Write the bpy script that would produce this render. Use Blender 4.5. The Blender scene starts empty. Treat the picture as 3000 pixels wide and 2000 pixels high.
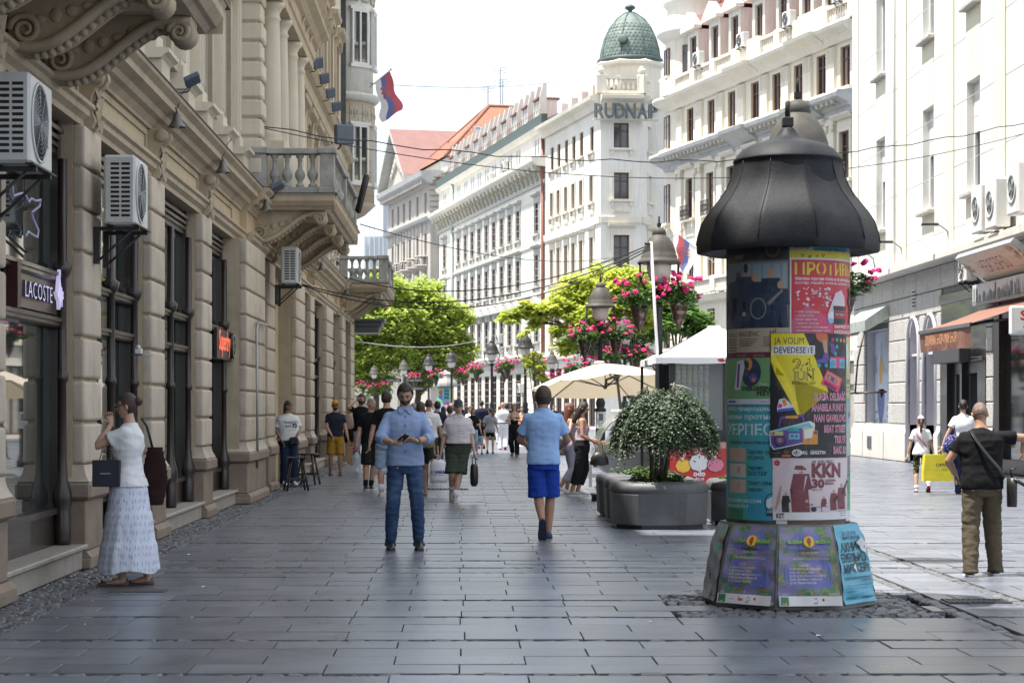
import bpy,bmesh,math,random
from mathutils import Vector,Matrix,noise as mnoise
PI=math.pi
R=math.radians
sc=bpy.context.scene
col=sc.collection
HC=1.55
cam_d=bpy.data.cameras.new('camera')
cam=bpy.data.objects.new('camera',cam_d)
col.objects.link(cam)
cam.location=(0,0,HC)
cam.rotation_euler=(R(90),0,0)
cam_d.sensor_width=36.0
cam_d.lens=70.0
cam_d.shift_x=147/3000
cam_d.shift_y=195/3000
cam_d.clip_start=0.1
cam_d.clip_end=3000
cam_d.dof.use_dof= True
cam_d.dof.focus_distance=25
cam_d.dof.aperture_fstop=5.6
sc.camera=cam
SUN_DIR=Vector((-0.325,-0.045,0.944)).normalized()
SUN_EL=math.asin(SUN_DIR.z)
world=bpy.data.worlds.new('World')
sc.world=world
world.use_nodes= True
wn,wl=world.node_tree.nodes,world.node_tree.links
wn.clear()
w_out=wn.new('ShaderNodeOutputWorld')
w_bg=wn.new('ShaderNodeBackground')
w_sky=wn.new('ShaderNodeTexSky')
w_sky.sky_type='NISHITA'
w_sky.sun_disc= False
w_sky.sun_elevation=SUN_EL
w_sky.sun_rotation=math.atan2(SUN_DIR.x,SUN_DIR.y)
w_sky.air_density=1.0
w_sky.dust_density=2.5
w_sky.ozone_density=1.0
w_tc=wn.new('ShaderNodeTexCoord')
w_map=wn.new('ShaderNodeMapping');w_map.inputs['Scale'].default_value=(1.2,1.2,2.6)
w_ns=wn.new('ShaderNodeTexNoise');w_ns.inputs['Scale'].default_value=2.2
w_ns.inputs['Detail'].default_value=6;w_ns.inputs['Roughness'].default_value=0.55
w_rp=wn.new('ShaderNodeMapRange');w_rp.inputs[1].default_value=0.25;w_rp.inputs[2].default_value=0.62
w_rp.inputs[3].default_value=0.45;w_rp.inputs[4].default_value=0.93
w_mx=wn.new('ShaderNodeMix');w_mx.data_type='RGBA'
w_mx.inputs[7].default_value=(6.7,7.2,7.8,1)
wl.new(w_tc.outputs['Generated'],w_map.inputs[0]);wl.new(w_map.outputs[0],w_ns.inputs['Vector'])
wl.new(w_ns.outputs[0],w_rp.inputs[0]);wl.new(w_rp.outputs[0],w_mx.inputs[0])
wl.new(w_sky.outputs[0],w_mx.inputs[6]);wl.new(w_mx.outputs[2],w_bg.inputs[0])
w_bg.inputs[1].default_value=0.10
wl.new(w_bg.outputs[0],w_out.inputs[0])
sun_d=bpy.data.lights.new('sun','SUN')
sun_d.energy=5.0
sun_d.angle=R(0.53)
sun_d.color=(1.0,0.955,0.89)
sun=bpy.data.objects.new('sun',sun_d)
col.objects.link(sun)
sun.location=(-20,0,60)
sun.rotation_euler=(-SUN_DIR).to_track_quat('-Z','Y').to_euler()
vs=sc.view_settings
vs.view_transform='Standard'
vs.look='None'
vs.exposure=1.15
vs.gamma=1
vs.use_curve_mapping= False
sc.cycles.max_bounces=7
sc.cycles.diffuse_bounces=4
sc.cycles.glossy_bounces=3
sc.cycles.transmission_bounces=4
sc.cycles.transparent_max_bounces=8
sc.cycles.caustics_reflective= False
sc.cycles.caustics_refractive= False
# ================================================================== helpers
FPX=5833.0
def P(px,py,Y):
 """world point seen at a photograph pixel (3000 px wide) at depth Y"""
 return Vector(((px-1353)*Y/FPX,Y,HC-(py-1195)*Y/FPX))
def GY(py):
 return HC*FPX/(py-1195)
MATS={}
def _mixc(n,l,fac,a,b):
 m=n.new('ShaderNodeMix');m.data_type='RGBA'
 if fac is not None:l.new(fac,m.inputs[0])
 for i,v in((6,a),(7,b)):
  if isinstance(v,tuple):m.inputs[i].default_value=v if len(v)==4 else(*v,1)
  else:l.new(v,m.inputs[i])
 return m
def M(name,c,rough=.6,var=.12,scale=4.0,bump=0.0,bscale=40.0,metal=0.0,spec=.5,streak=0.0,obvar=0.0,stain= None,stain_amt=.5,stain_scale=1.2,rvar=.0,coat=0.0,pos='world',aniso=(1,1,1)):
 if name in MATS: return MATS[name]
 m=bpy.data.materials.new(name);m.use_nodes= True
 n,l=m.node_tree.nodes,m.node_tree.links
 b=n['Principled BSDF']
 b.inputs['Roughness'].default_value=rough
 b.inputs['Metallic'].default_value=metal
 b.inputs['Specular IOR Level'].default_value=spec
 if coat:b.inputs['Coat Weight'].default_value=coat
 if pos=='world':
  g=n.new('ShaderNodeNewGeometry');vec=g.outputs['Position']
 else:
  g=n.new('ShaderNodeTexCoord');vec=g.outputs['Object']
 mp=n.new('ShaderNodeMapping');mp.inputs['Scale'].default_value=aniso
 l.new(vec,mp.inputs[0]);vec=mp.outputs[0]
 ns=n.new('ShaderNodeTexNoise');ns.inputs['Scale'].default_value=scale
 ns.inputs['Detail'].default_value=7;ns.inputs['Roughness'].default_value=.62
 l.new(vec,ns.inputs['Vector'])
 lo=tuple(x*(1-var) for x in c);hi=tuple(min(1,x*(1+var)) for x in c)
 rp=n.new('ShaderNodeMapRange');rp.inputs[1].default_value=.3;rp.inputs[2].default_value=.7
 l.new(ns.outputs[0],rp.inputs[0])
 out=_mixc(n,l,rp.outputs[0],lo,hi).outputs[2]
 if stain:
  n2=n.new('ShaderNodeTexNoise');n2.inputs['Scale'].default_value=stain_scale
  n2.inputs['Detail'].default_value=8;n2.inputs['Roughness'].default_value=.7
  l.new(vec,n2.inputs['Vector'])
  r2=n.new('ShaderNodeMapRange');r2.inputs[1].default_value=.5;r2.inputs[2].default_value=.72
  r2.inputs[4].default_value=stain_amt
  l.new(n2.outputs[0],r2.inputs[0])
  out=_mixc(n,l,r2.outputs[0],out,stain).outputs[2]
 if streak:
  mp2=n.new('ShaderNodeMapping');mp2.inputs['Scale'].default_value=(5,5,.35)
  l.new(g.outputs[0] if pos=='world' else vec,mp2.inputs[0])
  n3=n.new('ShaderNodeTexNoise');n3.inputs['Scale'].default_value=1.4;n3.inputs['Detail'].default_value=5
  l.new(mp2.outputs[0],n3.inputs['Vector'])
  r3=n.new('ShaderNodeMapRange');r3.inputs[1].default_value=.5;r3.inputs[2].default_value=.75
  r3.inputs[4].default_value=streak
  l.new(n3.outputs[0],r3.inputs[0])
  out=_mixc(n,l,r3.outputs[0],out,tuple(x*.45 for x in c)).outputs[2]
 if obvar:
  oi=n.new('ShaderNodeObjectInfo')
  r4=n.new('ShaderNodeMapRange');r4.inputs[3].default_value=1-obvar;r4.inputs[4].default_value=1+obvar
  l.new(oi.outputs['Random'],r4.inputs[0])
  hs=n.new('ShaderNodeHueSaturation');l.new(out,hs.inputs['Color']);l.new(r4.outputs[0],hs.inputs['Value'])
  out=hs.outputs[0]
 l.new(out,b.inputs['Base Color'])
 if rvar:
  r5=n.new('ShaderNodeMapRange');r5.inputs[3].default_value=max(.02,rough-rvar);r5.inputs[4].default_value=min(1,rough+rvar)
  l.new(ns.outputs[0],r5.inputs[0]);l.new(r5.outputs[0],b.inputs['Roughness'])
 if bump:
  n4=n.new('ShaderNodeTexNoise');n4.inputs['Scale'].default_value=bscale;n4.inputs['Detail'].default_value=5
  l.new(vec,n4.inputs['Vector'])
  bp=n.new('ShaderNodeBump');bp.inputs['Strength'].default_value=bump;bp.inputs['Distance'].default_value=.02
  l.new(n4.outputs[0],bp.inputs['Height']);l.new(bp.outputs[0],b.inputs['Normal'])
 MATS[name]=m
 return m
def bsdf(m): return m.node_tree.nodes['Principled BSDF']
def flat(name,c,rough=.5,var=.06):
 return M('ink_'+name,c,rough,var=var,scale=9,pos='object')
def emit(name,c,s):
 if name in MATS: return MATS[name]
 m=M(name,c,.4,var=.02)
 b=bsdf(m);b.inputs['Emission Color'].default_value=(*c,1);b.inputs['Emission Strength'].default_value=s
 return m
def glassy(name,c,rough=.03,alpha= None,spec=.8):
 if name in MATS: return MATS[name]
 m=M(name,c,rough,var=.25,scale=.7,spec=spec)
 if alpha is not None:bsdf(m).inputs['Alpha'].default_value=alpha
 return m
def leafmat(name,c,c2,trans=.45,rough=.5):
 if name in MATS: return MATS[name]
 m=bpy.data.materials.new(name);m.use_nodes= True
 n,l=m.node_tree.nodes,m.node_tree.links
 b=n['Principled BSDF'];b.inputs['Roughness'].default_value=rough
 g=n.new('ShaderNodeNewGeometry')
 ns=n.new('ShaderNodeTexNoise');ns.inputs['Scale'].default_value=.9;ns.inputs['Detail'].default_value=3
 l.new(g.outputs['Position'],ns.inputs['Vector'])
 ad=n.new('ShaderNodeMath');ad.operation='MULTIPLY_ADD';ad.inputs[1].default_value=.55;
 l.new(g.outputs['Random Per Island'],ad.inputs[0])
 mr=n.new('ShaderNodeMapRange');mr.inputs[1].default_value=.35;mr.inputs[2].default_value=.65;mr.inputs[3].default_value=0;mr.inputs[4].default_value=.45
 l.new(ns.outputs[0],mr.inputs[0]);l.new(mr.outputs[0],ad.inputs[2])
 mx=_mixc(n,l,ad.outputs[0],c,c2)
 l.new(mx.outputs[2],b.inputs['Base Color'])
 tr=n.new('ShaderNodeBsdfTranslucent')
 hs=n.new('ShaderNodeHueSaturation');hs.inputs['Value'].default_value=1.5;hs.inputs['Saturation'].default_value=1.1
 l.new(mx.outputs[2],hs.inputs['Color']);l.new(hs.outputs[0],tr.inputs[0])
 ms=n.new('ShaderNodeMixShader');ms.inputs[0].default_value=trans
 l.new(b.outputs[0],ms.inputs[1]);l.new(tr.outputs[0],ms.inputs[2])
 l.new(ms.outputs[0],n['Material Output'].inputs[0])
 MATS[name]=m
 return m
def tag(o,label= None,cat= None,group= None,kind= None):
 if label:o['label']=label
 if cat:o['category']=cat
 if group:o['group']=group
 if kind:o['kind']=kind
 return o
def thing(name,label,cat,loc=(0,0,0),rz=0.0,group= None):
 o=bpy.data.objects.new(name, None)
 o.empty_display_size=.2
 o.location=loc;o.rotation_euler=(0,0,rz)
 col.objects.link(o)
 return tag(o,label,cat,group)
def inst(name,mesh,parent= None,loc=(0,0,0),rot=(0,0,0),scale=(1,1,1)):
 o=bpy.data.objects.new(name,mesh)
 o.location=loc;o.rotation_euler=rot;o.scale=scale
 if parent:o.parent=parent
 col.objects.link(o)
 return o
def copy_tree(o,parent= None):
 c=o.copy();col.objects.link(c)
 if parent:c.parent=parent
 for ch in list(o.children):
  copy_tree(ch,c)
 return c
class MB:
 """collects geometry for ONE mesh"""
 def __init__(s):s.v=[];s.f=[];s.m=[];s.sm=[]
 def add(s,vs,fs,mi=0,smooth= False):
  o=len(s.v);s.v.extend([tuple(p) for p in vs])
  for f in fs:
   s.f.append([i+o for i in f]);s.m.append(mi);s.sm.append(smooth)
  return s
 def box(s,x0,y0,z0,x1,y1,z1,mi=0):
  v=[(x0,y0,z0),(x1,y0,z0),(x1,y1,z0),(x0,y1,z0),(x0,y0,z1),(x1,y0,z1),(x1,y1,z1),(x0,y1,z1)]
  return s.add(v,[(0,3,2,1),(4,5,6,7),(0,1,5,4),(1,2,6,5),(2,3,7,6),(3,0,4,7)],mi)
 def cbox(s,x0,y0,z0,x1,y1,z1,c=.01,mi=0):
  """chamfered box"""
  c=min(c,(x1-x0)*.45,(y1-y0)*.45,(z1-z0)*.45)
  X,Y,Z=(x0,x1),(y0,y1),(z0,z1)
  idx={};v=[]
  for i in(0,1):
   for j in(0,1):
    for k in(0,1):
     sx,sy,sz=1-2*i,1-2*j,1-2*k
     x,y,z=X[i],Y[j],Z[k]
     idx[(i,j,k,0)]=len(v);v.append((x,y+sy*c,z+sz*c))
     idx[(i,j,k,1)]=len(v);v.append((x+sx*c,y,z+sz*c))
     idx[(i,j,k,2)]=len(v);v.append((x+sx*c,y+sy*c,z))
  f=[]
  for i in(0,1):f.append([idx[(i,j,k,0)] for j,k in((0,0),(1,0),(1,1),(0,1))][::(1 if i else-1)])
  for j in(0,1):f.append([idx[(i,j,k,1)] for i,k in((0,0),(1,0),(1,1),(0,1))][::(-1 if j else 1)])
  for k in(0,1):f.append([idx[(i,j,k,2)] for i,j in((0,0),(1,0),(1,1),(0,1))][::(1 if k else-1)])
  for j in(0,1):
   for k in(0,1):f.append([idx[(0,j,k,1)],idx[(1,j,k,1)],idx[(1,j,k,2)],idx[(0,j,k,2)]][::(1 if(j+k)%2 else-1)*(1)])
  for i in(0,1):
   for k in(0,1):f.append([idx[(i,0,k,0)],idx[(i,1,k,0)],idx[(i,1,k,2)],idx[(i,0,k,2)]][::(-1 if(i+k)%2 else 1)])
  for i in(0,1):
   for j in(0,1):f.append([idx[(i,j,0,0)],idx[(i,j,1,0)],idx[(i,j,1,1)],idx[(i,j,0,1)]][::(1 if(i+j)%2 else-1)])
  for i in(0,1):
   for j in(0,1):
    for k in(0,1):f.append([idx[(i,j,k,a)] for a in(0,1,2)][::(1 if(i+j+k)%2 else-1)])
  return s.add(v,f,mi)
 def prism(s,pts,a,b,axis='y',mi=0,smooth= False):
  """extrude a closed 2D outline from a to b along an axis. axis x: pts=(y,z); y: pts=(x,z); z: pts=(x,y)"""
  def mk(p,t): return{'x':(t,p[0],p[1]),'y':(p[0],t,p[1]),'z':(p[0],p[1],t)}[axis]
  n=len(pts)
  v=[mk(p,a) for p in pts]+[mk(p,b) for p in pts]
  s.add(v,[tuple(range(n-1,-1,-1)),tuple(range(n,2*n))],mi)
  s.add(v,[(i,(i+1)%n,n+(i+1)%n,n+i) for i in range(n)],mi,smooth)
  return s
 def strip(s,pts,a,b,axis='y',mi=0,smooth= False):
  """extrude an open profile (no caps)"""
  def mk(p,t): return{'x':(t,p[0],p[1]),'y':(p[0],t,p[1]),'z':(p[0],p[1],t)}[axis]
  n=len(pts)
  v=[mk(p,a) for p in pts]+[mk(p,b) for p in pts]
  return s.add(v,[(i,i+1,n+i+1,n+i) for i in range(n-1)],mi,smooth)
 def rings(s,rings,mi=0,smooth= True,caps= True,closed= True):
  n=len(rings[0]);v=[p for r in rings for p in r]
  f=[]
  for k in range(len(rings)-1):
   for i in range(n if closed else n-1):
    j=(i+1)%n
    f.append((k*n+i,k*n+j,(k+1)*n+j,(k+1)*n+i))
  s.add(v,f,mi,smooth)
  if caps:
   o=len(s.v)-len(v);L=(len(rings)-1)*n
   s.f.append([o+i for i in range(n-1,-1,-1)]);s.m.append(mi);s.sm.append(smooth)
   s.f.append([o+L+i for i in range(n)]);s.m.append(mi);s.sm.append(smooth)
  return s
 def lathe(s,prof,cx=0,cy=0,n=16,mi=0,smooth= True,caps= True,a0=0.0,z0=0.0,sx=1.0,sy=1.0):
  rg=[[(cx+r*sx*math.cos(a0+2*PI*i/n),cy+r*sy*math.sin(a0+2*PI*i/n),z+z0) for i in range(n)] for r,z in prof]
  return s.rings(rg,mi,smooth,caps)
 def tube(s,pts,r,n=8,mi=0,smooth= True,caps= True):
  pts=[Vector(p) for p in pts]
  rr=r if isinstance(r,(list,tuple)) else[r]*len(pts)
  up= None ;rg=[]
  for i,p in enumerate(pts):
   t=(pts[min(i+1,len(pts)-1)]-pts[max(i-1,0)])
   if t.length<1e-9:t=Vector((0,0,1))
   t.normalize()
   if up is None:
    a=Vector((0,0,1)) if abs(t.z)<.9 else Vector((1,0,0))
    up=t.cross(a).normalized()
   else:
    up=(up-t*up.dot(t))
    if up.length<1e-6:up=t.orthogonal()
    up.normalize()
   w=t.cross(up)
   rad=rr[i]
   ra,rb=rad if isinstance(rad,tuple) else(rad,rad)
   rg.append([p+up*(math.cos(2*PI*k/n)*ra)+w*(math.sin(2*PI*k/n)*rb) for k in range(n)])
  return s.rings(rg,mi,smooth,caps)
 def ball(s,c,r,n=12,m=8,mi=0):
  r=r if isinstance(r,tuple) else(r,r,r)
  v=[];
  rg=[]
  for j in range(1,m):
   a=PI*j/m
   rg.append([(c[0]+r[0]*math.sin(a)*math.cos(2*PI*i/n),c[1]+r[1]*math.sin(a)*math.sin(2*PI*i/n),c[2]-r[2]*math.cos(a)) for i in range(n)])
  rg=[[(c[0]+(p[0]-c[0])*.01,c[1]+(p[1]-c[1])*.01,c[2]-r[2]) for p in rg[0]]]+rg+[[(c[0]+(p[0]-c[0])*.01,c[1]+(p[1]-c[1])*.01,c[2]+r[2]) for p in rg[-1]]]
  return s.rings(rg,mi)
 def wall(s,x0,x1,z0,z1,holes,y=0.0,depth=.25,mi=0,rmi= None):
  """vertical wall in the local xz plane facing -y, with real openings and reveals"""
  if rmi is None:rmi=mi
  xs=sorted({x0,x1,*[h[0] for h in holes],*[h[1] for h in holes]})
  zs=sorted({z0,z1,*[h[2] for h in holes],*[h[3] for h in holes]})
  xs=[x for x in xs if x0<=x<=x1];zs=[z for z in zs if z0<=z<=z1]
  for i in range(len(xs)-1):
   for k in range(len(zs)-1):
    cx,cz=(xs[i]+xs[i+1])/2,(zs[k]+zs[k+1])/2
    if any(h[0]<cx<h[1] and h[2]<cz<h[3] for h in holes): continue
    s.add([(xs[i],y,zs[k]),(xs[i+1],y,zs[k]),(xs[i+1],y,zs[k+1]),(xs[i],y,zs[k+1])],[(0,1,2,3)],mi)
  for a,b,c,d in holes:
   v=[(a,y,c),(b,y,c),(b,y,d),(a,y,d),(a,y+depth,c),(b,y+depth,c),(b,y+depth,d),(a,y+depth,d)]
   s.add(v,[(0,4,5,1),(1,5,6,2),(2,6,7,3),(3,7,4,0)],rmi)
  return s
 def xform(s,mat,start=0):
  for i in range(start,len(s.v)):s.v[i]=tuple(mat@Vector(s.v[i]))
  return s
 def mesh(s,name,mats):
  me=bpy.data.meshes.new(name)
  me.from_pydata(s.v,[],s.f)
  for m in(mats if isinstance(mats,(list,tuple)) else[mats]):me.materials.append(m)
  me.polygons.foreach_set('material_index',s.m)
  me.polygons.foreach_set('use_smooth',s.sm)
  me.update()
  return me
 def build(s,name,mats,parent= None,loc= None,rot=(0,0,0),fix= False):
  me=s.mesh(name,mats)
  if fix:
   bm=bmesh.new();bm.from_mesh(me)
   bmesh.ops.recalc_face_normals(bm,faces=bm.faces);bm.to_mesh(me);bm.free()
  if loc is None:
   loc=(0,0,0)
   if parent and parent.parent is None and parent.type=='EMPTY' and abs(parent.rotation_euler.z)<1e-9:
    loc=-parent.location
  return inst(name,me,parent,loc,rot)
def cable(a,b,sag,n=24):
 a,b=Vector(a),Vector(b)
 return[a.lerp(b,i/n)-Vector((0,0,sag*4*(i/n)*(1-i/n))) for i in range(n+1)]
_TXT={}
TMPS=bpy.data.scenes.new('scratch')
def tmp_eval(o):
 with bpy.context.temp_override(scene=TMPS,view_layer=TMPS.view_layers[0]):
  dg=bpy.context.evaluated_depsgraph_get();dg.update()
  return bpy.data.meshes.new_from_object(o.evaluated_get(dg))
def text_geo(s,size=1.0,bold=0.0,width=1.0,space=1.0):
 """2D triangles of a line of lettering: verts [(x,y)], faces; origin at the left end of the baseline; cap height about size"""
 key=(s,bold,space)
 if key not in _TXT:
  cu=bpy.data.curves.new('t','FONT');cu.body=s;cu.size=1.0;cu.offset=bold;cu.space_character=space
  cu.resolution_u=2
  ob=bpy.data.objects.new('t',cu)
  TMPS.collection.objects.link(ob)
  me=tmp_eval(ob)
  v=[(p.co.x,p.co.y) for p in me.vertices]
  f=[tuple(p.vertices) for p in me.polygons]
  bpy.data.objects.remove(ob);bpy.data.curves.remove(cu);bpy.data.meshes.remove(me)
  x0=min((p[0] for p in v),default=0);x1=max((p[0] for p in v),default=1)
  _TXT[key]=([(p[0]-x0,p[1]) for p in v],f,x1-x0)
 v,f,w=_TXT[key]
 k=size/.7
 return[(p[0]*k*width,p[1]*k) for p in v],f,w*k*width
class Sheet:
 """flat print: coloured shapes laid over each other on a w x h sheet; mapped onto a surface by fn(u, v, lift)"""
 def __init__(s,w,h):s.w,s.h=w,h;s.v=[];s.f=[];s.m=[];s.mats=[];s.layer=0
 def _mi(s,mat):
  if mat not in s.mats:s.mats.append(mat)
  return s.mats.index(mat)
 def _add(s,pts,faces,mat):
  s.layer+=1
  o=len(s.v);lift=s.layer
  s.v.extend([(p[0],p[1],lift) for p in pts])
  mi=s._mi(mat)
  for f in faces:s.f.append([i+o for i in f]);s.m.append(mi)
 def rect(s,x0,y0,x1,y1,mat,n=1,m=1):
  n=max(n,int(abs(x1-x0)/.02)+1);m=max(m,int(abs(y1-y0)/.2)+1)
  pts=[(x0+(x1-x0)*i/n,y0+(y1-y0)*j/m) for j in range(m+1) for i in range(n+1)]
  s._add(pts,[(j*(n+1)+i,j*(n+1)+i+1,(j+1)*(n+1)+i+1,(j+1)*(n+1)+i) for j in range(m) for i in range(n)],mat)
 def poly(s,pts,mat):
  bm=bmesh.new()
  f=bm.faces.new([bm.verts.new((p[0],p[1],0)) for p in pts])
  if f.normal.z<0 or sum(pts[i][0]*pts[(i+1)%len(pts)][1]-pts[(i+1)%len(pts)][0]*pts[i][1] for i in range(len(pts)))<0:f.normal_flip()
  bmesh.ops.triangulate(bm,faces=bm.faces[:])
  xs=[p[0] for p in pts];k=min(24,int((max(xs)-min(xs))/.02))
  for i in range(1,k+1):
   x=min(xs)+(max(xs)-min(xs))*i/(k+1)
   bmesh.ops.bisect_plane(bm,geom=bm.verts[:]+bm.edges[:]+bm.faces[:],plane_co=(x,0,0),plane_no=(1,0,0))
  bm.verts.index_update()
  s._add([(v.co.x,v.co.y) for v in bm.verts],[[v.index for v in f.verts] for f in bm.faces],mat);bm.free()
 def disc(s,cx,cy,r,mat,n=16,ry= None):
  ry=ry or r
  pts=[(cx+r*math.cos(2*PI*i/n),cy+ry*math.sin(2*PI*i/n)) for i in range(n)]
  if r>.012:s.poly(pts,mat)
  else:s._add(pts,[tuple(range(n))],mat)
 def text(s,x,y,t,size,mat,bold=0.0,width= None,align='l',fit= None,rot=0.0,outline= None,ob=.05,wf=1.0):
  v,f,w=text_geo(t,size,bold)
  k=wf
  if fit:k=fit/w
  if width:k=width
  w*=k
  dx={'l':0,'c':-w/2,'r':-w}[align]
  c,sn=math.cos(rot),math.sin(rot)
  if outline:
   v2,f2,w2=text_geo(t,size,bold+ob)
   k2=k
   dd=(w-w2*k2)/2
   s._add([(x+(p[0]*k2+dx+dd)*c-p[1]*sn,y+(p[0]*k2+dx+dd)*sn+p[1]*c) for p in v2],f2,outline)
  s._add([(x+(p[0]*k+dx)*c-p[1]*sn,y+(p[0]*k+dx)*sn+p[1]*c) for p in v],f,mat)
  return w
 def build(s,name,fn,parent= None,step=.0006,loc= None):
  me=bpy.data.meshes.new(name)
  me.from_pydata([fn(p[0],p[1],p[2]*step) for p in s.v],[],s.f)
  for m in s.mats:me.materials.append(m)
  me.polygons.foreach_set('material_index',s.m);me.update()
  if loc is None:
   loc=(0,0,0)
   if parent and parent.parent is None and parent.type=='EMPTY' and abs(parent.rotation_euler.z)<1e-9:loc=-parent.location
  return inst(name,me,parent,loc)
# ================================================================== ground and paving
m_earth=M('grout',(.045,.045,.047),.9,var=.3,scale=30,bump=.3)
m_slab=M('slate_slab',(.138,.152,.182),.31,var=.18,scale=2.2,bump=.05,bscale=55,spec=.55,obvar=.2,stain=(.075,.075,.078),stain_amt=.45,stain_scale=2.4,rvar=.12)
m_slab2=M('slate_slab_field',(.138,.152,.182),.31,var=.2,scale=1.4,bump=.05,bscale=55,spec=.55,stain=(.08,.08,.084),stain_amt=.4,stain_scale=1.7,rvar=.12)
def gum(m):
 n,l=m.node_tree.nodes,m.node_tree.links;b=bsdf(m);g_=n.new('ShaderNodeNewGeometry')
 src=b.inputs['Base Color'].links[0].from_socket
 for sc_,th,cc,a in((5.5,.10,(.045,.045,.047),.75),(2.7,.055,(.27,.27,.27),.6)):
  v=n.new('ShaderNodeTexVoronoi');v.inputs['Scale'].default_value=sc_;l.new(g_.outputs['Position'],v.inputs['Vector'])
  s2=n.new('ShaderNodeSeparateColor');l.new(v.outputs['Color'],s2.inputs[0])
  t_=n.new('ShaderNodeMath');t_.operation='MULTIPLY';t_.inputs[1].default_value=th*1.6;l.new(s2.outputs[0],t_.inputs[0])
  lt_=n.new('ShaderNodeMath');lt_.operation='LESS_THAN';l.new(v.outputs['Distance'],lt_.inputs[0]);l.new(t_.outputs[0],lt_.inputs[1])
  m2=n.new('ShaderNodeMath');m2.operation='MULTIPLY';m2.inputs[1].default_value=a;l.new(lt_.outputs[0],m2.inputs[0])
  src=_mixc(n,l,m2.outputs[0],src,cc).outputs[2]
 l.new(src,b.inputs['Base Color'])
gum(m_slab);gum(m_slab2)
m_cob=M('cobble',(.115,.118,.124),.48,var=.3,scale=9,bump=.5,bscale=60,obvar=.22)
m_cob2=M('cobble_field',(.105,.107,.112),.5,var=.45,scale=7,bump=.5,bscale=60)
gb=MB();gb.box(-400,-60,-.4,400,900,-.06)
tag(gb.build('ground',m_earth),kind='structure')
fs=MB();fs.add([(-120,110,-.03),(120,110,-.03),(120,700,-.03),(-120,700,-.03)],[(0,1,2,3)])
tag(fs.build('road',m_slab2),kind='structure')
rs=random.Random(7)
STRIPS=[3.1,4.7,6.4,8.2,9.9,11.61,13.31,14.79,16.08,18.78,19.37,20.25,22.87,26.2,28.1,30.4,33.0,35.6,38.1]
while STRIPS[-1]<109:STRIPS.append(STRIPS[-1]+rs.choice([1.35,1.7,1.75,2.6,2.2,.9]))
CW=.095
COLX,COLY=2.61,15.95
def in_patch(x,y,g=0.0): return abs(x-COLX)<.98+g and-1.17-g<y-COLY<1.05+g
LINES=(3.78,4.46)
def xmin(y): return-3.14 if y<71 else-40.0
def xmax(y): return 12.7 if y<66 else 40.0
slabs,cobs=[],[]
W,D=.80,.42
for a,b in zip(STRIPS[:-1],STRIPS[1:]):
 y0,y1=a+CW/2+.003,b-CW/2-.003
 n=max(1,round((y1-y0)/D));d=(y1-y0)/n
 for k in range(n):
  ya,yb=y0+k*d,y0+(k+1)*d
  ym=(ya+yb)/2
  off=(W/2 if k%2 else 0)+rs.uniform(-.03,.03)+(.4 if rs.random()<.12 else 0)
  segs=[(xmin(ym),LINES[0]-.07),(LINES[0]+.07,LINES[1]-.07),(LINES[1]+.07,xmax(ym))] if ym<64 else[(xmin(ym),xmax(ym))]
  for s0,s1 in segs:
   x=math.floor((s0-off)/W)*W+off
   while x<s1:
    xa,xb=max(x,s0),min(x+W,s1)
    x+=W
    if xb-xa<.05: continue
    if in_patch((xa+xb)/2,ym,.0): continue
    slabs.append((xa,xb,ya,yb))
 x=xmin(b)
 while x<min(xmax(b),14):
  w=rs.uniform(.11,.19)
  if not in_patch(x,b):cobs.append((x,x+w,b-CW/2,b+CW/2))
  x+=w
for lx in LINES:
 y=8.0
 while y<64:
  w=rs.uniform(.12,.2);cobs.append((lx-.06,lx+.06,y,y+w));y+=w
def cobble_field(x0,x1,y0,y1,s=.105):
 y=y0
 while y<y1:
  x=x0+rs.uniform(-.05,0)
  h=s*rs.uniform(.85,1.15)
  while x<x1:
   w=s*rs.uniform(.8,1.35);cobs.append((max(x,x0),min(x+w,x1),y,y+h));x+=w
  y+=h
cobble_field(-3.95,-3.15,9.5,71)
cobble_field(COLX-.98,COLX+.98,COLY-1.17,COLY+1.05,.10)
def in_view(x,y):
 if y<11.0: return False
 px=1353+FPX*x/y
 return-60<px<3060
def slab_mesh(w,d):
 g=.004;c=.0015;h=.05
 m=MB();a,b=w/2-g,d/2-g
 v=[(-a,-b,-h),(a,-b,-h),(a,b,-h),(-a,b,-h),(-a,-b,-c),(a,-b,-c),(a,b,-c),(-a,b,-c),(-a+c,-b+c,0),(a-c,-b+c,0),(a-c,b-c,0),(-a+c,b-c,0)]
 f=[(8,9,10,11)]
 for i in range(4):
  j=(i+1)%4;f+=[(i,j,4+j,4+i),(4+i,4+j,8+j,8+i)]
 return m,v,f
pave=tag(thing('pavement', None, None,(0,0,0)),kind='structure')
slabs.sort(key= lambda q:( not in_view((q[0]+q[1])/2,q[2]),q[2]))
cache={}
field=MB()
for i,(xa,xb,ya,yb) in enumerate(slabs):
 w,d=xb-xa,yb-ya
 cx,cy=(xa+xb)/2,(ya+yb)/2
 z=rs.uniform(-.003,.002);rx,ry=rs.uniform(-.003,.003),rs.uniform(-.003,.003)
 if i<300 and in_view(cx,cy):
  key=(round(w,2),round(d,2))
  if key not in cache:
   m,v,f=slab_mesh(*key);m.add(v,f);cache[key]=m.mesh('paving_slab',m_slab)
  inst('paving_slab',cache[key],pave,(cx,cy,z),(rx,ry,0))
 else:
  m,v,f=slab_mesh(w,d)
  field.add([(cx+p[0],cy+p[1],p[2]+z+p[0]*ry+p[1]*rx) for p in v],f)
tag(field.build('slab_field',m_slab2,pave),kind='stuff')
cobs.sort(key= lambda q:( not in_view((q[0]+q[1])/2,q[2]),-(q[1]-q[0])/q[2] if q[2]>11 else 0))
cm=[]
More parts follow.
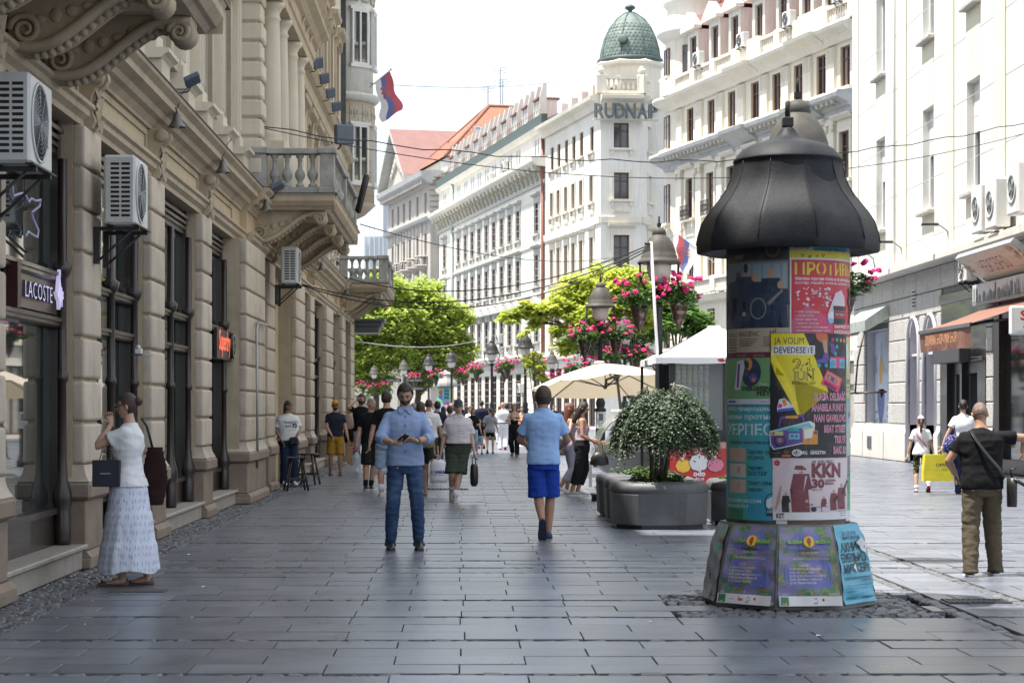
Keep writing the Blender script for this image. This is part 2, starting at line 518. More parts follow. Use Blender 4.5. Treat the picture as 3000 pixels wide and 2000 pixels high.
for k in range(8):
 m=MB();m.cbox(-.5,-.5,-.5,.5,.5,0,.14)
 m.v=[(p[0]+rs.uniform(-.05,.05),p[1]+rs.uniform(-.05,.05),p[2]+(rs.uniform(-.06,.06) if p[2]>-.2 else 0)) for p in m.v]
 cm.append(m)
cme=[m.mesh('cobble',m_cob) for m in cm]
cf=MB()
for i,(xa,xb,ya,yb) in enumerate(cobs):
 cx,cy=(xa+xb)/2,(ya+yb)/2
 w,d=max(.03,xb-xa-.012),max(.03,yb-ya-.010);z=rs.uniform(-.010,.003)
 k=rs.randrange(8)
 if i<300:inst('cobble',cme[k],pave,(cx,cy,z),(rs.uniform(-.04,.04),rs.uniform(-.04,.04),rs.uniform(-.05,.05)),(w,d,.1))
 else:cf.add([(cx+p[0]*w,cy+p[1]*d,z+p[2]*.1) for p in cm[k].v],cm[k].f)
tag(cf.build('cobble_field',m_cob2,pave),kind='stuff')
m_iron=M('cast_iron',(.05,.05,.052),.5,var=.3,metal=.6,bump=.2)
def grate(x,y,w,d,label,n=12):
 t=thing('drain_grate',label,'drain grate',(x,y,.004))
 f=MB();f.box(x-w/2,y-d/2,.003,x+w/2,y-d/2+.03,.012);f.box(x-w/2,y+d/2-.03,.003,x+w/2,y+d/2,.012)
 f.box(x-w/2,y-.012,.003,x+w/2,y+.012,.011)
 f.build('frame',m_iron,t)
 for k in range(n):
  b=MB();xx=x-w/2+.02+(w-.04)*k/(n-1)
  b.box(xx-.014,y-d/2+.031,.003,xx+.014,y+d/2-.031,.0105);b.build('bar',m_iron,t)
grate(4.12,15.95,.5,.3,'iron drain grate between the two cobble lines right of the advertising column')
grate(-.32,38.0,.9,.5,'iron drain grate in the slabs beside the old man in the checked shirt')
t=thing('manhole_cover','small rusty square cover in the paving at the feet of the woman in the skirt','manhole cover',(-2.72,16.9,.003))
m=MB();m.cbox(-2.98,16.75,.002,-2.5,17.0,.010,.002);m.build('plate',M('rust_iron',(.07,.05,.042),.7,var=.3,bump=.4),t)
m_scrap=M('paper_scrap',(.6,.6,.58),.8)
for x,y,s_ in((-2.25,17.2,.05),(-2.9,21.0,.06),(-2.7,14.2,.02),(1.35,14.4,.05),(-.9,19.0,.02),(2.4,13.5,.06),(-1.5,25.5,.05)):
 m=MB();m.add([(x,y,.006),(x+s_,y+.01,.012),(x+s_*.9,y+s_*.6,.006),(x+.01,y+s_*.5,.016)],[(0,1,2,3)])
 tag(m.build('paper_scrap',m_scrap),'tiny white paper scrap lying on the dark slabs','litter','paper scraps on the paving')
# ================================================================== the palace along the left side
m_stone=M('palace_stone',(.45,.37,.26),.8,var=.10,scale=1.6,bump=.12,bscale=30,stain=(.22,.185,.15),stain_amt=.5,stain_scale=.9,streak=.35)
m_block=M('palace_block',(.50,.43,.345),.78,var=.10,scale=2.5,bump=.10,bscale=40,obvar=.11,stain=(.25,.205,.165),stain_amt=.55,stain_scale=1.6,streak=.35)
m_plinth=M('palace_plinth',(.235,.18,.14),.75,var=.16,scale=3,bump=.2,bscale=30,stain=(.13,.105,.09),stain_amt=.6,stain_scale=2)
m_weather=M('weathered_stone',(.36,.355,.33),.85,var=.2,scale=3,bump=.3,bscale=25,stain=(.13,.135,.125),stain_amt=.75,stain_scale=1.6)
m_render=M('palace_render',(.52,.415,.275),.82,var=.08,scale=1.5,bump=.06,streak=.2)
m_pale=M('palace_upper',(.60,.545,.44),.82,var=.08,scale=1.2,bump=.08,bscale=20,streak=.25)
m_wood=M('shopfront_wood',(.020,.011,.009),.38,var=.3,scale=5,aniso=(6,6,.6),coat=.3)
m_black=M('black_paint',(.018,.018,.019),.45,var=.2)
m_leadtop=M('lead_flashing',(.07,.075,.08),.5,var=.2,metal=.4)
m_sill=M('step_stone',(.33,.30,.265),.6,var=.15,scale=5,bump=.1,stain=(.16,.14,.12),stain_amt=.5)
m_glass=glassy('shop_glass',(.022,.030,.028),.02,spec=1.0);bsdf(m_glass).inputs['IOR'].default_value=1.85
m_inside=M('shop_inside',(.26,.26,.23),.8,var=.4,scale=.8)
m_greenbar=M('green_panel',(.30,.27,.11),.5,var=.1)
PX0=-3.80
pal=thing('palace','long ornate stone palace with rusticated piers and scroll balconies along the left side','building',(PX0,0,0),R(90))
def rounded(w,d,h,r,seg=3):
 bm=bmesh.new();bmesh.ops.create_cube(bm,size=1)
 for v in bm.verts:v.co=Vector((v.co.x*w,v.co.y*d,v.co.z*h))
 bmesh.ops.bevel(bm,geom=bm.edges[:],offset=r,segments=seg,profile=.6,affect='EDGES')
 me=bpy.data.meshes.new('stone_block');bm.to_mesh(me);bm.free()
 for p in me.polygons:p.use_smooth= True
 me.materials.append(m_block)
 return me
_blk={}
ZB0,PITCH,NB=1.0,.412,8
ZT=ZB0+PITCH*NB
def pier(u0,u1,out=0.0,nb=NB,mat= None):
 """rusticated pier: plinth, cap, flare and eight pillow blocks"""
 w=u1-u0;uc=(u0+u1)/2
 b=MB()
 b.box(u0-.015,-.045-out,.84,u1+.015,.42,ZT,0);b.box(u0+.03,-.12-out,.85,u1-.03,-.046-out,ZT)
 core=b.build('pier',m_stone,pal)
 p=MB()
 p.cbox(u0-.06,-.24-out,0,u1+.06,.40,.11,.015)
 p.prism([(-.24-out,.11),(-.19-out,.17),(.4,.17),(.4,.11)],u0-.05,u1+.05,'x')
 p.cbox(u0-.01,-.175-out,.17,u1+.01,.39,.665,.012)
 p.cbox(u0-.06,-.235-out,.668,u1+.06,.40,.84,.03)
 p.build('plinth',m_plinth,core)
 fl=MB();g=[]
 for t in(0,.25,.5,.75,1):
  o=.05*(1-t)**2
  g.append([(u0+.01-o,-.155-out-o*1.2,.842+.158*t),(u1-.01+o,-.155-out-o*1.2,.842+.158*t),(u1-.01+o,.35,.842+.158*t),(u0+.01-o,.35,.842+.158*t)])
 fl.rings(g,smooth= False);fl.build('flare',m_block,core)
 key=round(w,2)
 if key not in _blk:_blk[key]=rounded(w,.13,PITCH-.028,.036)
 for k in range(nb):
  inst('stone_block',_blk[key],core,(uc,-.10-out,ZB0+PITCH*(k+.5)))
 return core
PIERS=[(11.2,12.1,0),(15.0,15.9,0),(19.2,20.1,0),(23.4,24.4,0),(28.0,29.0,0),(32.2,35.2,.16),(36.9,38.3,.05),(42.6,44.9,.10),(48.0,49.2,0),(53.0,55.6,.05),(59.2,60.6,.10),(63.6,65.2,.10)]
for a,b,o in PIERS:pier(a,b,o)
b=MB()
b.box(9,.55,0,65.2,.8,ZT+.3)
b.build('inner_wall',m_inside,pal)
def moulding(prof,u0,u1,name,mat,parent=pal):
 m=MB();m.prism(prof,u0,u1,'x'); return m.build(name,mat,parent)
def entab(u0,u1,o,k):
 moulding([(.45,ZT+.001),(-.10-o,ZT+.001),(-.10-o,ZT+.06),(-.16-o,ZT+.10),(-.16-o,ZT+.16),(-.20-o,ZT+.18),(-.20-o,ZT+.22),(.45,ZT+.22)],u0,u1,'architrave',m_stone)
 moulding([(.45,ZT+.221),(-.05-o,ZT+.221),(-.05-o,ZT+.58),(.45,ZT+.58)],u0,u1,'frieze',m_render)
 moulding([(.45,ZT+.581),(-.09-o,ZT+.581),(-.09-o,ZT+.62),(-.15-o,ZT+.68),(-.22-o,ZT+.70),(-.25-o,ZT+.76),(-.36-o,ZT+.80),(-.36-o,ZT+.88),(-.43-o,ZT+.93),(-.44-o,ZT+.97),(.45,ZT+1.03)],u0,u1,'cornice',m_stone)
 moulding([(.45,ZT+1.032),(-.455-o,ZT+.972),(-.455-o,ZT+.985),(.45,ZT+1.045)],u0,u1,'flashing',m_leadtop)
for(u0,u1,o) in((9,33.6,0),(33.6,43.6,.12),(43.6,58.6,0),(58.6,65.4,.1)):entab(u0,u1,o,0)
def panel(u0,u1,z0,z1,v,parent=pal):
 m=MB()
 t=.05
 m.box(u0,v-.025,z0,u1,v,z0+t);m.box(u0,v-.025,z1-t,u1,v,z1)
 m.box(u0,v-.025,z0+t,u0+t,v,z1-t);m.box(u1-t,v-.025,z0+t,u1,v,z1-t)
 return m.build('frieze_panel',m_stone,parent)
def console_mesh():
 m=MB()
 pr=[]
 for i in range(13):
  a=PI*i/12;pr.append((-.13-.10*math.sin(a),.62-.07*(1-math.cos(a))*1.0))
 side=[(.0,.64),(-.18,.64),(-.235,.60),(-.245,.54),(-.22,.48),(-.16,.43),(-.12,.34),(-.11,.22),(-.14,.14),(-.16,.07),(-.13,.0),(-.07,-.03),(0,-.02)]
 m.prism(side,-.11,.11,'x',0, False)
 m.prism([(-.19,.63),(-.265,.60),(-.275,.53),(-.24,.46),(-.17,.40),(-.135,.30),(-.13,.20),(-.17,.10),(-.17,.04),(-.10,.03),(-.05,.3),(-.06,.6)],-.05,.05,'x')
 for x in(-.115,.115):
  m.lathe([(.0,-.012),(.075,-.012),(.085,0),(.075,.012),(0,.012)],0,0,14)
  st=len(m.v)-14*5
  m.xform(Matrix.Translation((x,-.165,.555))@Matrix.Rotation(R(90),4,'Y'),st)
 for q in range(4):
  z=.42-q*.12;w=.10-q*.012;v0=-.15-.02*(q%2)
  m.add([(-w,v0,z),(0,v0-.055,z+.04),(w,v0,z),(0,v0-.03,z-.13),(0,v0+.05,z)],[(0,3,1),(1,3,2),(0,1,4),(1,2,4)])
 return m.mesh('console',m_stone)
cons=console_mesh()
for a,b,o in PIERS:
 if b-a>2: continue
 inst('console',cons,pal,((a+b)/2,-.05-(.12 if 33.6<a<43.6 else 0),ZT+.0),(0,0,0),(1.35,1,.9))
edges=[(PIERS[i][1],PIERS[i+1][0]) for i in range(len(PIERS)-1)]
for a,b in edges:
 if b-a<2.5: continue
 panel(a-.15,b+.15,ZT+.27,ZT+.53,-.05-(.12 if a>36 and a<43 else 0))
def shopfront(a,b,panes=1,back= None,zs=.24,tr=(2.39,2.82)):
 """dark wooden shopfront between two piers: columns, transoms, bulkhead, glass"""
 root=MB()
 V=.085
 root.box(a+.02,V-.02,zs,a+.16,V+.25,ZT);root.box(b-.16,V-.02,zs,b-.02,V+.25,ZT)
 root.box(a+.16,V,ZT-.32,b-.16,V+.2,ZT)
 for k,q in enumerate((.04,.10,.17)):root.box(a+.161,V-.03-.025*k,ZT-.30+q,b-.161,V-.001,ZT-.26+q)
 root.box(a+.161,V+.01,zs,b-.161,V+.2,zs+.30)
 root.box(a+.161,V-.03,zs+.301,b-.161,V+.15,zs+.36)
 fr=root.build('shop_window',m_wood,pal)
 for z in tr:
  t=MB();t.cbox(a+.161,V-.05,z-.075,b-.161,V+.12,z+.03,.02);t.box(a+.161,V-.075,z-.02,b-.161,V-.049,z+.015)
  t.build('transom',m_wood,fr)
 cl=[a+.11,b-.11]+[a+(b-a)*(i+1)/(panes+0.0) for i in range(panes-1)]
 prof=[(.08,0),(.085,.04),(.085,.30),(.075,.33),(.10,.42),(.095,.50),(.06,.62),(.046,.75),(.042,1.55),(.062,1.58),(.062,1.62),(.044,1.66),(.044,2.55),(.08,2.60),(.10,2.68),(.05,2.72),(.05,ZT-zs-.36)]
 for c in cl:
  m=MB();m.lathe(prof,c,V-.05,10,z0=zs);m.build('turned_column',m_wood,fr)
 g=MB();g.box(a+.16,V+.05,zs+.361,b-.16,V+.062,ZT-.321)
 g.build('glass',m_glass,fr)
 s=MB();s.cbox(a-.02,-.15,0,b+.02,V+.2,zs-.05,.012);s.cbox(a-.04,-.19,zs-.049,b+.04,V+.2,zs,.012)
 s.build('sill',m_sill,fr)
 return fr
def open_door(a,b):
 m=MB();m.box(a+.02,.3,.12,b-.02,.36,2.55);m.box(a+.02,.28,2.55,b-.02,.4,2.7)
 d=m.build('door',m_wood,pal)
 g=MB();g.box(a+.12,.285,.3,b-.12,.297,2.4);g.build('glass',m_glass,d)
 g=MB();g.box(a+.02,.3,2.71,b-.02,.32,ZT);g.build('fanlight',m_glass,d)
for i,(a,b) in enumerate(edges):
 if b-a<2:open_door(a,b)
 elif 38<a<42:
  open_door(a+.7,b-.7)
  m=MB();m.box(a,.12,0,a+.7,.5,ZT);m.box(b-.7,.12,0,b,.5,ZT);m.build('portal_jamb',m_render,pal)
 else:shopfront(a,b,2 if i in(2,3) else 1)
m=MB();m.box(35.62,-.12,0,35.78,-.02,3.1);m.build('door_board',M('varnished_wood',(.23,.11,.035),.45,var=.2,aniso=(8,8,.7),scale=4),pal)
bal_prof=[(.055,0),(.075,0),(.075,.05),(.045,.07),(.04,.10),(.085,.17),(.095,.22),(.085,.26),(.045,.33),(.034,.42),(.042,.47),(.05,.48),(.034,.5),(.07,.53),(.07,.58)]
balm=MB().lathe(bal_prof,0,0,10).mesh('baluster',m_weather)
def scroll_mesh(depth,h,w=.30):
 m=MB()
 top=[(-depth*t,h*(.0-.0*t)) for t in(0,1)]
 lo=[]
 N=14
 for i in range(N+1):
  t=i/N
  lo.append((-depth*(1-t),-h*(.16+.84*(1-math.cos(t*PI))/2)+.10*h*math.sin(t*2*PI)))
 m.prism([(0,0),(-depth,0)]+lo,-w/2,w/2,'x')
 for sgn in(-1,1):
  band=[]
  for i in range(N+1):
   t=i/N;y=-depth*(1-t);z=-h*(.16+.84*(1-math.cos(t*PI))/2)+.10*h*math.sin(t*2*PI)
   band.append((sgn*(w/2+.02),y,z+.03))
  m.tube(band,.045,6)
  for cy,cz,r in((-depth*.92,-h*.26,.10),(-.14,-h*.72,.13)):
   pts=[]
   for k in range(22):
    a=k/21*3.6*PI;rr=r*(1-.8*k/21)
    pts.append((sgn*(w/2+.025),cy+rr*math.cos(a),cz+rr*math.sin(a)))
   m.tube(pts,[.034*(1-.5*k/21) for k in range(22)],5)
  for k in range(7):
   t=.2+.1*k;y=-depth*(1-t);z=-h*(.10+.5*(1-math.cos(t*PI))/2)
   m.ball((sgn*(w/2+.005),y,z),(.02,.055,.04+.012*(k%3)),8,5)
 m.lathe([(.0,-w*.56),(.10,-w*.56),(.12,-w*.5),(.09,0),(.12,w*.5),(.10,w*.56),(0,w*.56)],0,0,14)
 st=len(m.v)-14*7
 m.xform(Matrix.Translation((0,-depth*.93,-h*.24))@Matrix.Rotation(R(90),4,'Y'),st)
 for k in range(16):
  t=.1+.8*k/16;y=-depth*(1-t);z=-h*(.16+.84*(1-math.cos(t*PI))/2)+.10*h*math.sin(t*2*PI)
  m.ball((0,y,z-.01),(.06,.04,.04),6,4)
 return m.mesh('scroll_bracket',m_stone)
BD=1.42
scr=scroll_mesh(BD-.12,.54)
def balcony(u0,u1,brackets):
 z=5.02
 m=MB()
 prof=[(-.1,z),(-BD,z),(-BD-.05,z+.05),(-BD-.10,z+.06),(-BD-.17,z+.14),(-BD-.17,z+.22),(-BD-.2,z+.26),(-.1,z+.26)]
 m.prism(prof,u0,u1,'x')
 for e,s in((u0,-1),(u1,1)):
  q=[(e+s*.001,z),(e+s*.05,z+.05),(e+s*.10,z+.06),(e+s*.17,z+.14),(e+s*.17,z+.22),(e+s*.2,z+.26),(e+s*.001,z+.26)]
  m.prism(q,-BD-.16,-.1,'y')
 slab=m.build('balcony',m_stone,pal)
 f=MB();f.box(u0-.21,-BD-.21,z+.262,u1+.21,-.1,z+.278);f.build('flashing',m_leadtop,slab)
 for u in brackets:inst('scroll_bracket',scr,slab,(u,-.1,z-.001))
 zb=z+.279
 r=MB()
 y0=-BD-.02
 def rail(z0,z1,o):
  r.cbox(u0+.02-o,y0-.11-o,z0,u1-.02+o,y0+.11+o,z1,.012)
  r.cbox(u0+.02-o,y0+.111+o,z0,u0+.24+o,-.12,z1,.012)
  r.cbox(u1-.24-o,y0+.111+o,z0,u1-.02+o,-.12,z1,.012)
 rail(zb,zb+.12,.0);rail(zb+.70,zb+.80,.03)
 r.build('parapet_rail',m_weather,slab)
 posts=[(u0+.13,y0),(u1-.13,y0),((u0+u1)/2,y0),(u0+.13,-.25),(u1-.13,-.25)]
 for x,y in posts:
  p=MB();p.cbox(x-.15,y-.15,zb+.001,x+.15,y+.15,zb+.13,.01);p.cbox(x-.125,y-.125,zb+.13,x+.125,y+.125,zb+.70,.01)
  p.cbox(x-.17,y-.17,zb+.70,x+.17,y+.17,zb+.82,.02);p.build('parapet_post',m_weather,slab)
 def row(x0,y0_,x1,y1_,n):
  for k in range(n):
   t=(k+.5)/n
   inst('baluster',balm,slab,(x0+(x1-x0)*t,y0_+(y1_-y0_)*t,zb+.12))
 row(u0+.13,-.40,u0+.13,y0+.15,4);row(u1-.13,-.40,u1-.13,y0+.15,4)
 L=(u1-u0)/2-.4
 row(u0+.3,y0,u0+.3+L,y0,int(L/.27));row((u0+u1)/2+.15,y0,u1-.3,y0,int(L/.27))
 return slab
balcony(11.2,18.5,(12.4,14.6,16.4,17.8))
balcony(34.85,42.4,(35.2,37.6,39.9,42.05))
balcony(59.6,65.3,(59.95,61.8,63.6,65.0))
ZU=ZT+1.0
hs=[]
UW=.16
def upper(u0,u1,z1,v,name,bays,z0=ZU,mat=m_pale):
 holes=[]
 for c in bays:
  for zz,hh in((6.25,2.3),(10.7,2.2),(14.2,1.6)):
   if zz+hh<z1-.3:holes.append((c-.55,c+.55,zz,zz+hh))
 m=MB();m.wall(u0,u1,z0,z1,holes,v,.28)
 m.add([(u0,v,z0),(u0,v+.6,z0),(u0,v+.6,z1),(u0,v,z1)],[(0,1,2,3)]);m.add([(u1,v,z0),(u1,v+.6,z0),(u1,v+.6,z1),(u1,v,z1)],[(3,2,1,0)])
 w=m.build(name,mat,pal)
 return holes
winmesh={}
def uwindow(h,v):
 a,b,c,d=h
 key=(round(b-a,2),round(d-c,2))
 if key not in winmesh:
  w,hh=key;m=MB();t=.07
  m.box(-w/2,-.03,0,-w/2+t,.05,hh);m.box(w/2-t,-.03,0,w/2,.05,hh)
  m.box(-w/2+t,-.03,0,w/2-t,.05,t);m.box(-w/2+t,-.03,hh-t,w/2-t,.05,hh)
  m.box(-.04,-.04,t,.04,.04,hh-t);m.box(-w/2+t,-.035,hh*.68,-.041,.04,hh*.68+.06);m.box(.041,-.035,hh*.68,w/2-t,.04,hh*.68+.06)
  g=MB();g.box(-w/2+.02,.052,.02,w/2-.02,.06,hh-.02)
  winmesh[key]=(m.mesh('window',m_wood),g.mesh('pane',m_glass))
 o=inst('window',winmesh[key][0],pal,((a+b)/2,v+.2,c));inst('pane',winmesh[key][1],o)
for(u0,u1,z1,v,nm,bays) in((9,34.9,15.4,UW,'upper_wall',[13.2,17.5,21.7,26.1,30.5,33.0]),(34.9,43.2,15.9,-.22,'upper_wall',[36.6,38.8,40.9]),(43.2,65.4,15.4,UW,'upper_wall',[45.3,47.6,49.9,52.2,54.5,56.8,59.6,62.5])):
 for h in upper(u0,u1,z1,v,nm,bays):uwindow(h,v)
def architrave(c,w,z0,z1,v,hood= True):
 m=MB()
 m.box(c-w/2-.22,v-.07,z0-.05,c-w/2,v-.002,z1+.12);m.box(c+w/2,v-.07,z0-.05,c+w/2+.22,v-.002,z1+.12)
 m.box(c-w/2,v-.07,z1,c+w/2,v-.002,z1+.12)
 m.box(c-w/2-.30,v-.12,z0-.16,c+w/2+.30,v-.002,z0-.051)
 if hood:
  m.prism([(v-.002,z1+.121),(v-.14,z1+.121),(v-.16,z1+.24),(v-.30,z1+.30),(v-.33,z1+.40),(v-.002,z1+.44)],c-w/2-.34,c+w/2+.34,'x')
  for s in(-1,1):m.prism([(v-.002,z1+.12),(v-.2,z1+.28),(v-.16,z1-.05),(v-.002,z1-.25)],c+s*(w/2+.17)-.07,c+s*(w/2+.17)+.07,'x')
 return m.build('window_surround',m_stone,pal)
for c in(21.7,26.1,30.5,33.0,45.3,47.6,49.9,52.2,54.5,56.8,59.6,62.5):
 architrave(c,1.1,6.25,8.55,UW);architrave(c,1.1,10.7,12.9,UW)
for c in(36.6,38.8,40.9):architrave(c,1.1,10.7,12.9,-.22)
for c in(20.4,22.9,24.9,27.3,29.3,31.8,34.2,44.3,46.4,48.7,51.0,53.3,55.6,58.2):
 m=MB()
 m.box(c-.34,-.10,ZU,c+.34,UW-.002,5.86)
 m.prism([(UW-.002,5.861),(-.10,5.861),(-.14,5.90),(-.20,5.93),(-.20,5.98),(UW-.002,6.0)],c-.42,c+.42,'x')
 m.build('pedestal',m_pale,pal)
 m=MB();m.box(c-.22,.02,6.001,c+.22,UW-.002,9.0);m.box(c-.28,-.02,6.001,c+.28,UW-.003,6.2);m.box(c-.28,-.04,9.0,c+.28,UW-.002,9.22)
 for q in(-.13,0,.13):m.box(c+q-.02,-.005,6.3,c+q+.02,.019,8.9)
 m.build('pilaster',m_pale,pal)
qm=MB().prism([(-.24,-.13),(.24,-.13),(.24,.13),(-.24,.13)],-.22,.22,'y').v and None
def quoin(u,big):
 m=MB();h=.29;w=.62 if big else .50
 m.cbox(u-.02,-.30,0,u+w,.14,h,.03)
 return m.mesh('quoin',m_pale)
qa,qb=quoin(0, True),quoin(0, False)
for k in range(29):
 z=ZU+.35+k*.335
 o=inst('quoin',qa if k%2 else qb,pal,(34.86,-.02 if k%2 else .0,z))
 inst('quoin',qa if k%2 else qb,pal,(43.2,-.02,z),(0,0,0),(-1,1,1))
cp=[(.21,0),(.22,.05),(.19,.09),(.21,.13),(.175,.17),(.175,.3),(.168,1.2),(.15,2.1),(.148,2.2),(.17,2.22),(.17,2.25),(.15,2.27),(.15,2.33),(.2,2.42),(.24,2.45),(.24,2.52)]
colm=MB().lathe(cp,0,0,18).mesh('column',m_pale)
for u in(35.95,37.6,39.85,41.6):inst('column',colm,pal,(u,-.36,6.33))
m=MB();m.box(35.6,-.62,5.3,42.0,-.222,6.329);m.build('column_base',m_pale,pal)
def band(prof,u0,u1,name,mat=m_stone):moulding(prof,u0,u1,name,mat)
band([(-.22,8.86),(-.58,8.86),(-.58,9.05),(-.62,9.08),(-.62,9.3),(-.70,9.34),(-.78,9.44),(-.92,9.52),(-.92,9.62),(-1.0,9.70),(-.22,9.8)],34.7,43.2,'entablature')
band([(UW,9.25),(-.05,9.25),(-.08,9.5),(-.2,9.56),(-.28,9.66),(UW,9.72)],9,34.69,'string_course')
band([(UW,9.25),(-.05,9.25),(-.08,9.5),(-.2,9.56),(-.28,9.66),(UW,9.72)],43.21,65.4,'string_course')
band([(UW,15.0),(-.1,15.0),(-.2,15.3),(-.55,15.5),(-.6,15.8),(UW,15.9)],9,65.4,'main_cornice')
for u in(36.2,37.4,39.6,40.6,41.6):
 m=MB();m.prism([(-.56,9.05),(-.7,9.32),(-.56,9.34)],u-.09,u+.09,'x');m.build('bracket',m_stone,pal)
m=MB()
m.box(-30,.5,15.91,14.2,14,26.5);m.box(14.2,.5,15.91,23.3,14,21.6);m.box(23.3,.5,15.91,28.0,14,19.0);m.box(28.0,.5,15.91,65.4,14,16.6)  # unseen stepped roof masses, added to shape the palace shadow on the street
m.box(-30,.5,0,9,14,15.9);m.box(9,.8,4.6,65.4,14,15.9);m.box(65.1,.0,0,65.4,14,15.9)
m.build('roof',m_leadtop,pal)
m_ac=M('ac_white',(.62,.62,.60),.42,var=.06,scale=3,stain=(.38,.36,.32),stain_amt=.4)
m_dark=M('dark_void',(.012,.012,.013),.7,var=.2)
m_steel=M('galvanised',(.30,.31,.32),.4,var=.2,metal=.7)
def ac_unit(label,loc,rz,L=.80,Dp=.31,H=.68,group='air conditioner units on the facades',slots= True):
 """outdoor unit: local x along the wall, -y to the street; fan on the street face, slots on both ends"""
 t=thing('air_conditioner',label,'air conditioner',loc,rz,group)
 b=MB();b.cbox(0,-Dp,0,L,0,H,.022);body=b.build('casing',m_ac,t)
 f=MB();cx,cz,r=L*.42,H*.5,min(L,H)*.43
 f.lathe([(r,-.001),(r+.014,.004),(r+.014,.012),(r-.005,.014),(r-.008,.002)],0,0,28,caps= False);
 f.xform(Matrix.Translation((cx,-Dp,cz))@Matrix.Rotation(R(90),4,'X'))
 f.build('fan_ring',m_ac,t)
 d=MB();d.lathe([(.001,0),(r-.008,0),(r-.008,.004),(.001,.004)],0,0,28);d.xform(Matrix.Translation((cx,-Dp-.0005,cz))@Matrix.Rotation(R(90),4,'X'));d.build('fan_opening',m_dark,t)
 g=MB()
 for k in range(1,9):
  rr=(r-.01)*k/8.5
  g.tube([(cx+rr*math.cos(a),-Dp-.010,cz+rr*math.sin(a)) for a in[2*PI*i/24 for i in range(25)]],.0045,4,caps= False)
 for k in range(8):
  a=PI*k/4+.2;g.tube([(cx,-Dp-.012,cz),(cx+r*math.cos(a),-Dp-.012,cz+r*math.sin(a))],.005,4)
 g.build('grille',m_steel,t)
 if slots:
  for k in range(12):
   for q in(0,1):
    s=MB();y0=-Dp+.05+q*.105;z0=.075+k*(H-.13)/12
    s.cbox(-.003,y0,z0,.004,y0+.085,z0+.024,.002);s.build('vent_slot',m_dark,t)
 br=MB()
 for x in(.12,L-.16):
  br.box(x,-Dp-.02,-.05,x+.04,.12,-.012);br.box(x,.06,-.38,x+.04,.12,-.051)
  br.tube([(x+.02,-Dp+.06,-.05),(x+.02,.09,-.36)],.014,5)
 br.box(-.03,-Dp-.03,-.012,L+.03,-Dp+.03,-.001);br.box(-.03,-.07,-.012,L+.03,-.02,-.001)
 br.build('bracket',m_iron,t)
 return t
def onpal(Y,X,z): return(X,Y,z)
ac_unit('white air conditioner unit at the left edge above the shop sign',(-3.53,14.85,3.38),R(90))
ac_unit('white air conditioner unit fixed to the second pier, above the woman in the long skirt',(-3.51,19.5,3.35),R(90))
ac_unit('white air conditioner unit hung beneath the scroll balcony',(-3.32,36.5,3.83),R(90))
m_bell=M('bell_lamp_metal',(.16,.155,.145),.5,var=.2,metal=.5)
def bell_lamp(u,label,X=-3.40,z=ZT+.62):
 t=thing('wall_lamp',label,'wall lamp',(X,u,z),0,'bell lamps under the palace cornice')
 m=MB();m.lathe([(.001,.17),(.03,.17),(.045,.15),(.05,.1),(.075,.05),(.11,.012),(.12,0),(.10,.0),(.06,.06),(.02,.1)],0,0,16);m.build('shade',m_bell,t,(0,0,0))
 m=MB();m.tube([(0,0,.17),(.0,0,.22),(-.08,0,.25),(-.22,0,.2)],.016,6);m.build('arm',m_bell,t,(0,0,0))
 m=MB();m.ball((0,0,.03),.045,10,6);m.build('bulb',M('bulb_glass',(.6,.58,.5),.2),t,(0,0,0))
 m=MB();m.tube([(0,0,.22),(.06,.04,.42),(.12,.1,.5)],.006,4);m.build('wire',m_black,t,(0,0,0))
for i,(u,lb) in enumerate(((23.9,'bell lamp on the console above the pier right of the second air conditioner'),(28.5,'bell lamp on the console just left of the red shop sign'),(33.9,'bell lamp tucked under the near end of the scroll balcony'),(43.6,'bell lamp hanging beyond the air conditioner under the balcony'),(48.6,'bell lamp farther along the cornice, before the second balcony'),(58.9,'bell lamp close to the scroll of the far balcony'))):
 bell_lamp(u,lb,X=-3.33 if 33<u<44 else-3.42)
m_flood=M('floodlight_blue',(.10,.125,.165),.35,var=.15,metal=.3)
def flood(loc,s,label,tilt=.5,group='floodlights along the upper facade'):
 t=thing('floodlight',label,'floodlight',loc,0,group)
 m=MB();m.cbox(-s*.5,-s*.16,-s*.5,s*.5,s*.16,s*.5,s*.06);m.xform(Matrix.Rotation(tilt,4,'X')@Matrix.Rotation(.5,4,'Z'))
 m.build('housing',m_flood,t,(0,0,0))
 m=MB();m.tube([(-s*.1,s*.1,-s*.4),(-s*.3,s*.2,-s*.7),(-s*1.0,s*.2,-s*.8)],s*.05,5);m.build('bracket',m_black,t,(0,0,0))
for Y,w_ in((45.2,'highest and nearest'),(47.4,'second from the top'),(49.6,'middle one'),(51.9,'second from the bottom'),(54.2,'lowest and farthest')):
 flood((-3.42,Y,9.75),.26,'small dark floodlight on the upper string course, %s of five'%w_)
flood((-2.95,49.9,8.4),.5,'big square floodlight standing out above the balcony rail',.1, None)
flood((-3.33,24.6,5.6),.2,'small floodlight lying on the ledge above the second pier',1.2, None)
flood((-3.2,34.4,5.36),.26,'flat grey floodlight on the near foot of the balustrade',1.35, None)
flood((-3.3,46.2,5.4),.24,'grey floodlight on the ledge beyond the balcony',1.3, None)
t=thing('flag_holder','pair of empty black tubes for flag poles on the balcony front','flag holder',(-2.1,40.6,5.5))
for q in(0,.35):
 m=MB();m.tube([(-2.12,40.4+q,5.55),(-1.92,40.1+q,6.25)],.055,8);m.build('tube',m_black,t)
m_lilac=emit('sign_lilac',(.62,.58,.85),.22)
m_orange=emit('sign_red',(.85,.12,.05),.5)
t=thing('shop_sign','white raised lettering on a mirrored panel in the nearest shop window','shop sign',(-3.88,18.2,2.6),R(90))
